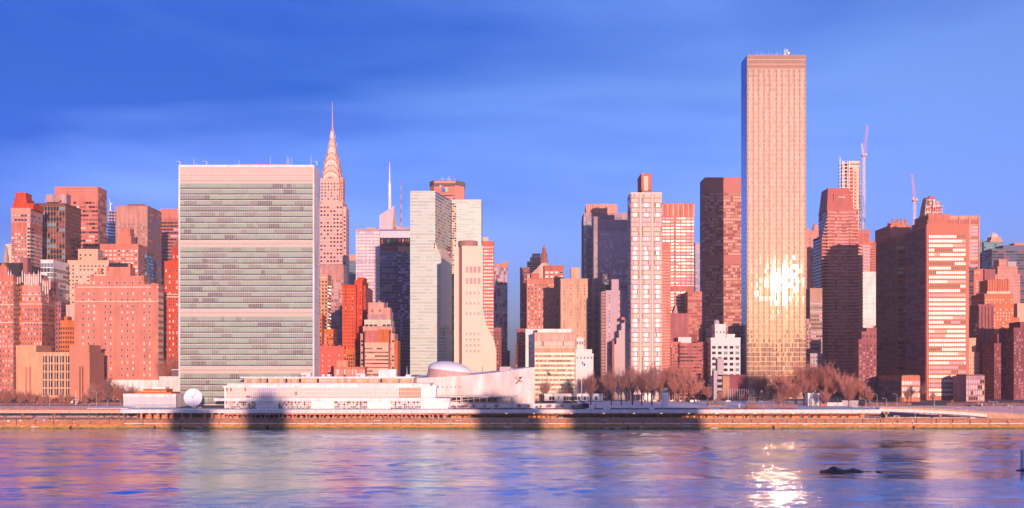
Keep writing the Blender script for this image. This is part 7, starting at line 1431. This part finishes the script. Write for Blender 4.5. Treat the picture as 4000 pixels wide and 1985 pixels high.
def trees():
    def nth(i): return ORD[i] if i<len(ORD) else str(i)
    L1=[(28,1512,'b'),(78,1520,'f'),(-5,1505,'a'),(118,1515,'a'),(150,1530,'b'),(185,1535,'d'),(215,1540,'e'),(240,1528,'d'),(262,1535,'c'),(285,1540,'e'),(330,1530,'d'),(360,1500,'d'),(395,1495,'a'),(425,1475,'d'),(450,1480,'a'),(475,1505,'b'),(515,1500,'d'),(545,1515,'a'),(612,1500,'e')]
    for i,(p,t,v) in enumerate(sorted(L1)): tree(p,808 if i%2 else 818,t,1597,v,'bare winter tree on the left bank before the brick buildings, '+nth(i)+' from the left','bare trees on the left bank')
    tree(662,865,1362,1590,'a','tall dense orange lit bare tree between the salmon block and the green slab','bare trees on the left bank'); tree(685,872,1380,1590,'f','orange lit bare tree touching the left edge of the green slab','bare trees on the left bank')
    for i,(p,w_) in enumerate(sorted(((1772,1),(1790,1),(1822,1.2),(1850,1),(1893,.9),(1940,1.3),(2028,1.3),(2065,1),(2112,1.1),(2148,1.2),(2194,1.2),(2238,.9),(2270,1),(1805,.8)))):
        tree(p,756 if i%2 else 760,1576-(6 if w_>1.1 else 0),1594,'e','small pollarded tree on the deck before the white hall and plaza, '+nth(i)+' from the left','small pollarded trees on the deck',name='pollarded_tree',wide=1.1,z0=11.5)
    for o in [o for o in bpy.data.objects if o.name.startswith('pollarded_tree')]:
        pass
    L2=[(2135,1490,'d',855),(2222,1495,'e',850),(2308,1456,'d',806),(2352,1450,'a',850),(2388,1436,'d',800),(2368,1455,'c',850),(2427,1440,'c',800),(2448,1450,'d',845),(2470,1432,'d',803),(2506,1430,'c',800),(2490,1445,'d',850),(2530,1440,'a',845),(2547,1428,'d',798),(2580,1440,'a',845),(2575,1450,'c',850)]
    for i,(p,t,v,D) in enumerate(sorted(L2)): tree(p,D,t,1572 if D<820 else 1566,v,'tall dark bare tree standing on the snowy lawn, '+nth(i)+' from the left','tall bare trees on the lawn',z0=gz(D))
    L3=[(2612,1436,'f'),(2632,1440,'a'),(2650,1428,'f'),(2668,1432,'a'),(2690,1440,'f'),(2712,1462,'f'),(2728,1480,'a'),(2765,1505,'b'),(2815,1520,'b'),(2900,1530,'e')]
    for i,(p,t,v) in enumerate(L3): tree(p,835 if i%2 else 848,t,1572,v,'dense pinkish bare tree right of the horse monument, '+nth(i)+' from the left','pinkish bare trees right of the monument',z0=gz(840),wide=.9)
    L4=[(2960,1470,'d',850),(2985,1455,'d',845),(3015,1470,'a',820),(3045,1452,'f',815),(3075,1460,'b',800),(3110,1445,'f',815),(3140,1455,'a',800),(3165,1432,'f',825),(3190,1434,'f',815),(3215,1430,'f',820),(3240,1438,'a',805),(3270,1440,'f',812),(3300,1455,'f',800),(3330,1465,'b',800),(3350,1470,'f',806),(3375,1490,'a',795),(3395,1510,'b',790),(3060,1500,'b',780),(3105,1505,'f',778),(3040,1525,'e',776),(3220,1505,'b',778),(3315,1500,'f',776)]
    for i,(p,t,v,D) in enumerate(sorted(L4)): tree(p,D,t,1590,v,'thick pink twigged bare tree in the right park cluster, '+nth(i)+' from the left','pink bare trees in the right park',z0=gz(D))
    L5=[(3545,1520,'d'),(3520,1545,'b'),(3645,1530,'d'),(3720,1560,'b'),(3770,1575,'e'),(3800,1570,'b'),(3870,1575,'e'),(3895,1570,'b'),(3930,1575,'e'),(3975,1580,'b'),(3850,1580,'e')]
    for i,(p,t,v) in enumerate(sorted(L5)): tree(p,806,t,1600,v,'small bare tree before the maroon slabs and dark blocks, '+nth(i)+' from the left','small bare trees at the right bank',z0=gz(806))
    tree(3604,835,1502,1600,'c','slender upright bare tree between the podium end and the bright slab front','small bare trees at the right bank',z0=gz(835))
    # small evergreens
    def conifer(px,D,t,lab,w_,k='conif'):
        o=empty('evergreen_tree',(X(px,D),D,gz(D)),lab,'tree','small evergreens'); z0=gz(D); h=Z(t,D)-z0; b=MB(); b.tube((X(px,D),D,z0),(X(px,D),D,z0+h*.95),.2,.05,'bark',6); b.build('trunk',o); b=MB(); r_=random.Random(px)
        for i in range(420):
            u=r_.random(); a=r_.uniform(0,6.28); rr=w_*(1-u)*r_.uniform(.3,1); c=Vector((X(px,D)+rr*math.cos(a),D+rr*math.sin(a),z0+.5+u*(h-.5))); d=Vector((math.cos(a),math.sin(a),-.25))*.55; sdv=Vector((-math.sin(a),math.cos(a),0))*.16
            b.tri(tuple(c-sdv),tuple(c+sdv),tuple(c+d),k)
        b.build('crown',o)
    conifer(3168,783,1535,'thin dark evergreen tree in front of the bright white shed',1.6); conifer(3190,780,1552,'bushy olive evergreen right of the thin one by the white shed',2.6,'conif2')
    for i,p in enumerate((3775,3786,3815,3826)): conifer(p,798,1585+ (i%2)*3,'small yellowish evergreen before the right podium block, '+nth(i)+' from the left',1.3,'conif2')
    # shrubs: low planting strip
    b=MB(); r_=random.Random(4)
    for i in range(5200):
        a=r_.random(); px=r_.choice(((-40,350),(350,480),(3380,3560),(3700,4040),(2950,3110))); p=r_.uniform(*px); D=r_.uniform(800,812) if px[0]!=2950 else r_.uniform(770,800); z=gz(D); h=r_.uniform(.5,2.2); dx=r_.uniform(-.8,.8); x=X(p,D)
        b.tri((x-.05,D,z),(x+.05,D,z),(x+dx,D+r_.uniform(-.5,.5),z+h),'twig_dark' if r_.random()<.5 else 'twig')
    tag(b.build('underbrush'),'tangled low bare shrubs along the river bank','shrubs',kind='stuff')
mat('conif',(.05,.07,.035),.9,var=.3,scale=1); mat('conif2',(.16,.13,.04),.9,var=.3,scale=1)
trees()
# ================================================================= towers on the near shore, behind the camera (they shade the far bank and show in its glass)
def near_shore():
    mat('nearwall',(.40,.22,.16),.8,var=.1)
    t=math.tan(R(SUN_AZ))
    def tower(px0,px1,zs,Dn,lab,Dt=737):
        # shade the strip px0..px1 at depth Dt up to height zs
        xa,xb=X(px0,Dt),X(px1,Dt); off=(Dt-Dn)*t; h=zs+(Dt-Dn)/math.cos(R(SUN_AZ))*math.tan(R(SUN_EL))
        s=empty('apartment_tower',((xa+xb)/2+off,Dn,3),lab,'skyscraper','near shore towers'); ORG[s.name]=((xa+xb)/2+off,Dn,3)
        b=MB(); b.box(xa+off,xb+off,Dn-22,Dn,3,h,'nearwall','roofing'); b.box((xa+xb)/2+off-5,(xa+xb)/2+off+5,Dn-16,Dn-5,h,h+4,'nearwall'); b.build('wall',s)
        nf=int((h-6)/3.4); n=max(3,int((xb-xa)/3))
        for f in range(nf):
            b=MB()
            for i in range(n): a=xa+off+(xb-xa)*(i+.15)/n; c=xa+off+(xb-xa)*(i+.85)/n; z=5+f*3.4; b.quad((c,Dn+.05,z),(a,Dn+.05,z),(a,Dn+.05,z+2),(c,Dn+.05,z+2),pick(OFF))
            b.build('window_band',s)
    tower(690,835,13,-90,'brick tower across the river behind the viewer, shading the deck by the dish'); tower(985,1125,19,-110,'brick tower across the river behind the viewer, shading the conference front')
    tower(1890,2120,21,-100,'brick tower across the river behind the viewer, shading the assembly hall end'); tower(2255,2520,22,-130,'broad brick tower across the river behind the viewer, shading the lawn'); tower(2500,2745,26,-160,'second broad brick tower across the river behind the viewer, shading the lawn')
    for i,(x,y,w_,h) in enumerate(((-420,-300,60,45),(-260,-420,50,60),(-60,-500,70,40),(520,-260,60,38),(700,-400,70,52),(430,-620,40,80),(505,-850,60,104),(575,-870,44,96),(640,-850,50,109),(712,-860,60,92),(395,-860,70,84),(820,-850,70,88))):
        s=empty('apartment_tower',(x,y,3),ORD[i]+' distant block across the river far behind the viewer','skyscraper','near shore towers'); ORG[s.name]=(x,y,3)
        b=MB(); b.box(x-w_/2,x+w_/2,y-20,y,3,h,'nearwall','roofing'); b.build('wall',s)
near_shore()

# ================================================================= air: thin haze round everything, added to lift shadows and pale the distance
def haze():
    m=bpy.data.materials.new('haze_air'); m.use_nodes=True; nt=m.node_tree; nt.nodes.remove(nt.nodes['Principled BSDF'])
    v=nt.nodes.new('ShaderNodeVolumePrincipled'); v.inputs['Color'].default_value=(.96,.86,.90,1); v.inputs['Density'].default_value=.00010; v.inputs['Anisotropy'].default_value=0
    nt.links.new(v.outputs[0],nt.nodes['Material Output'].inputs['Volume']); MAT['haze']=m
    b=MB(); b.box(-2600,2600,-1000,5300,-3,300,'haze'); o=b.build('haze'); o['kind']='stuff'
haze()
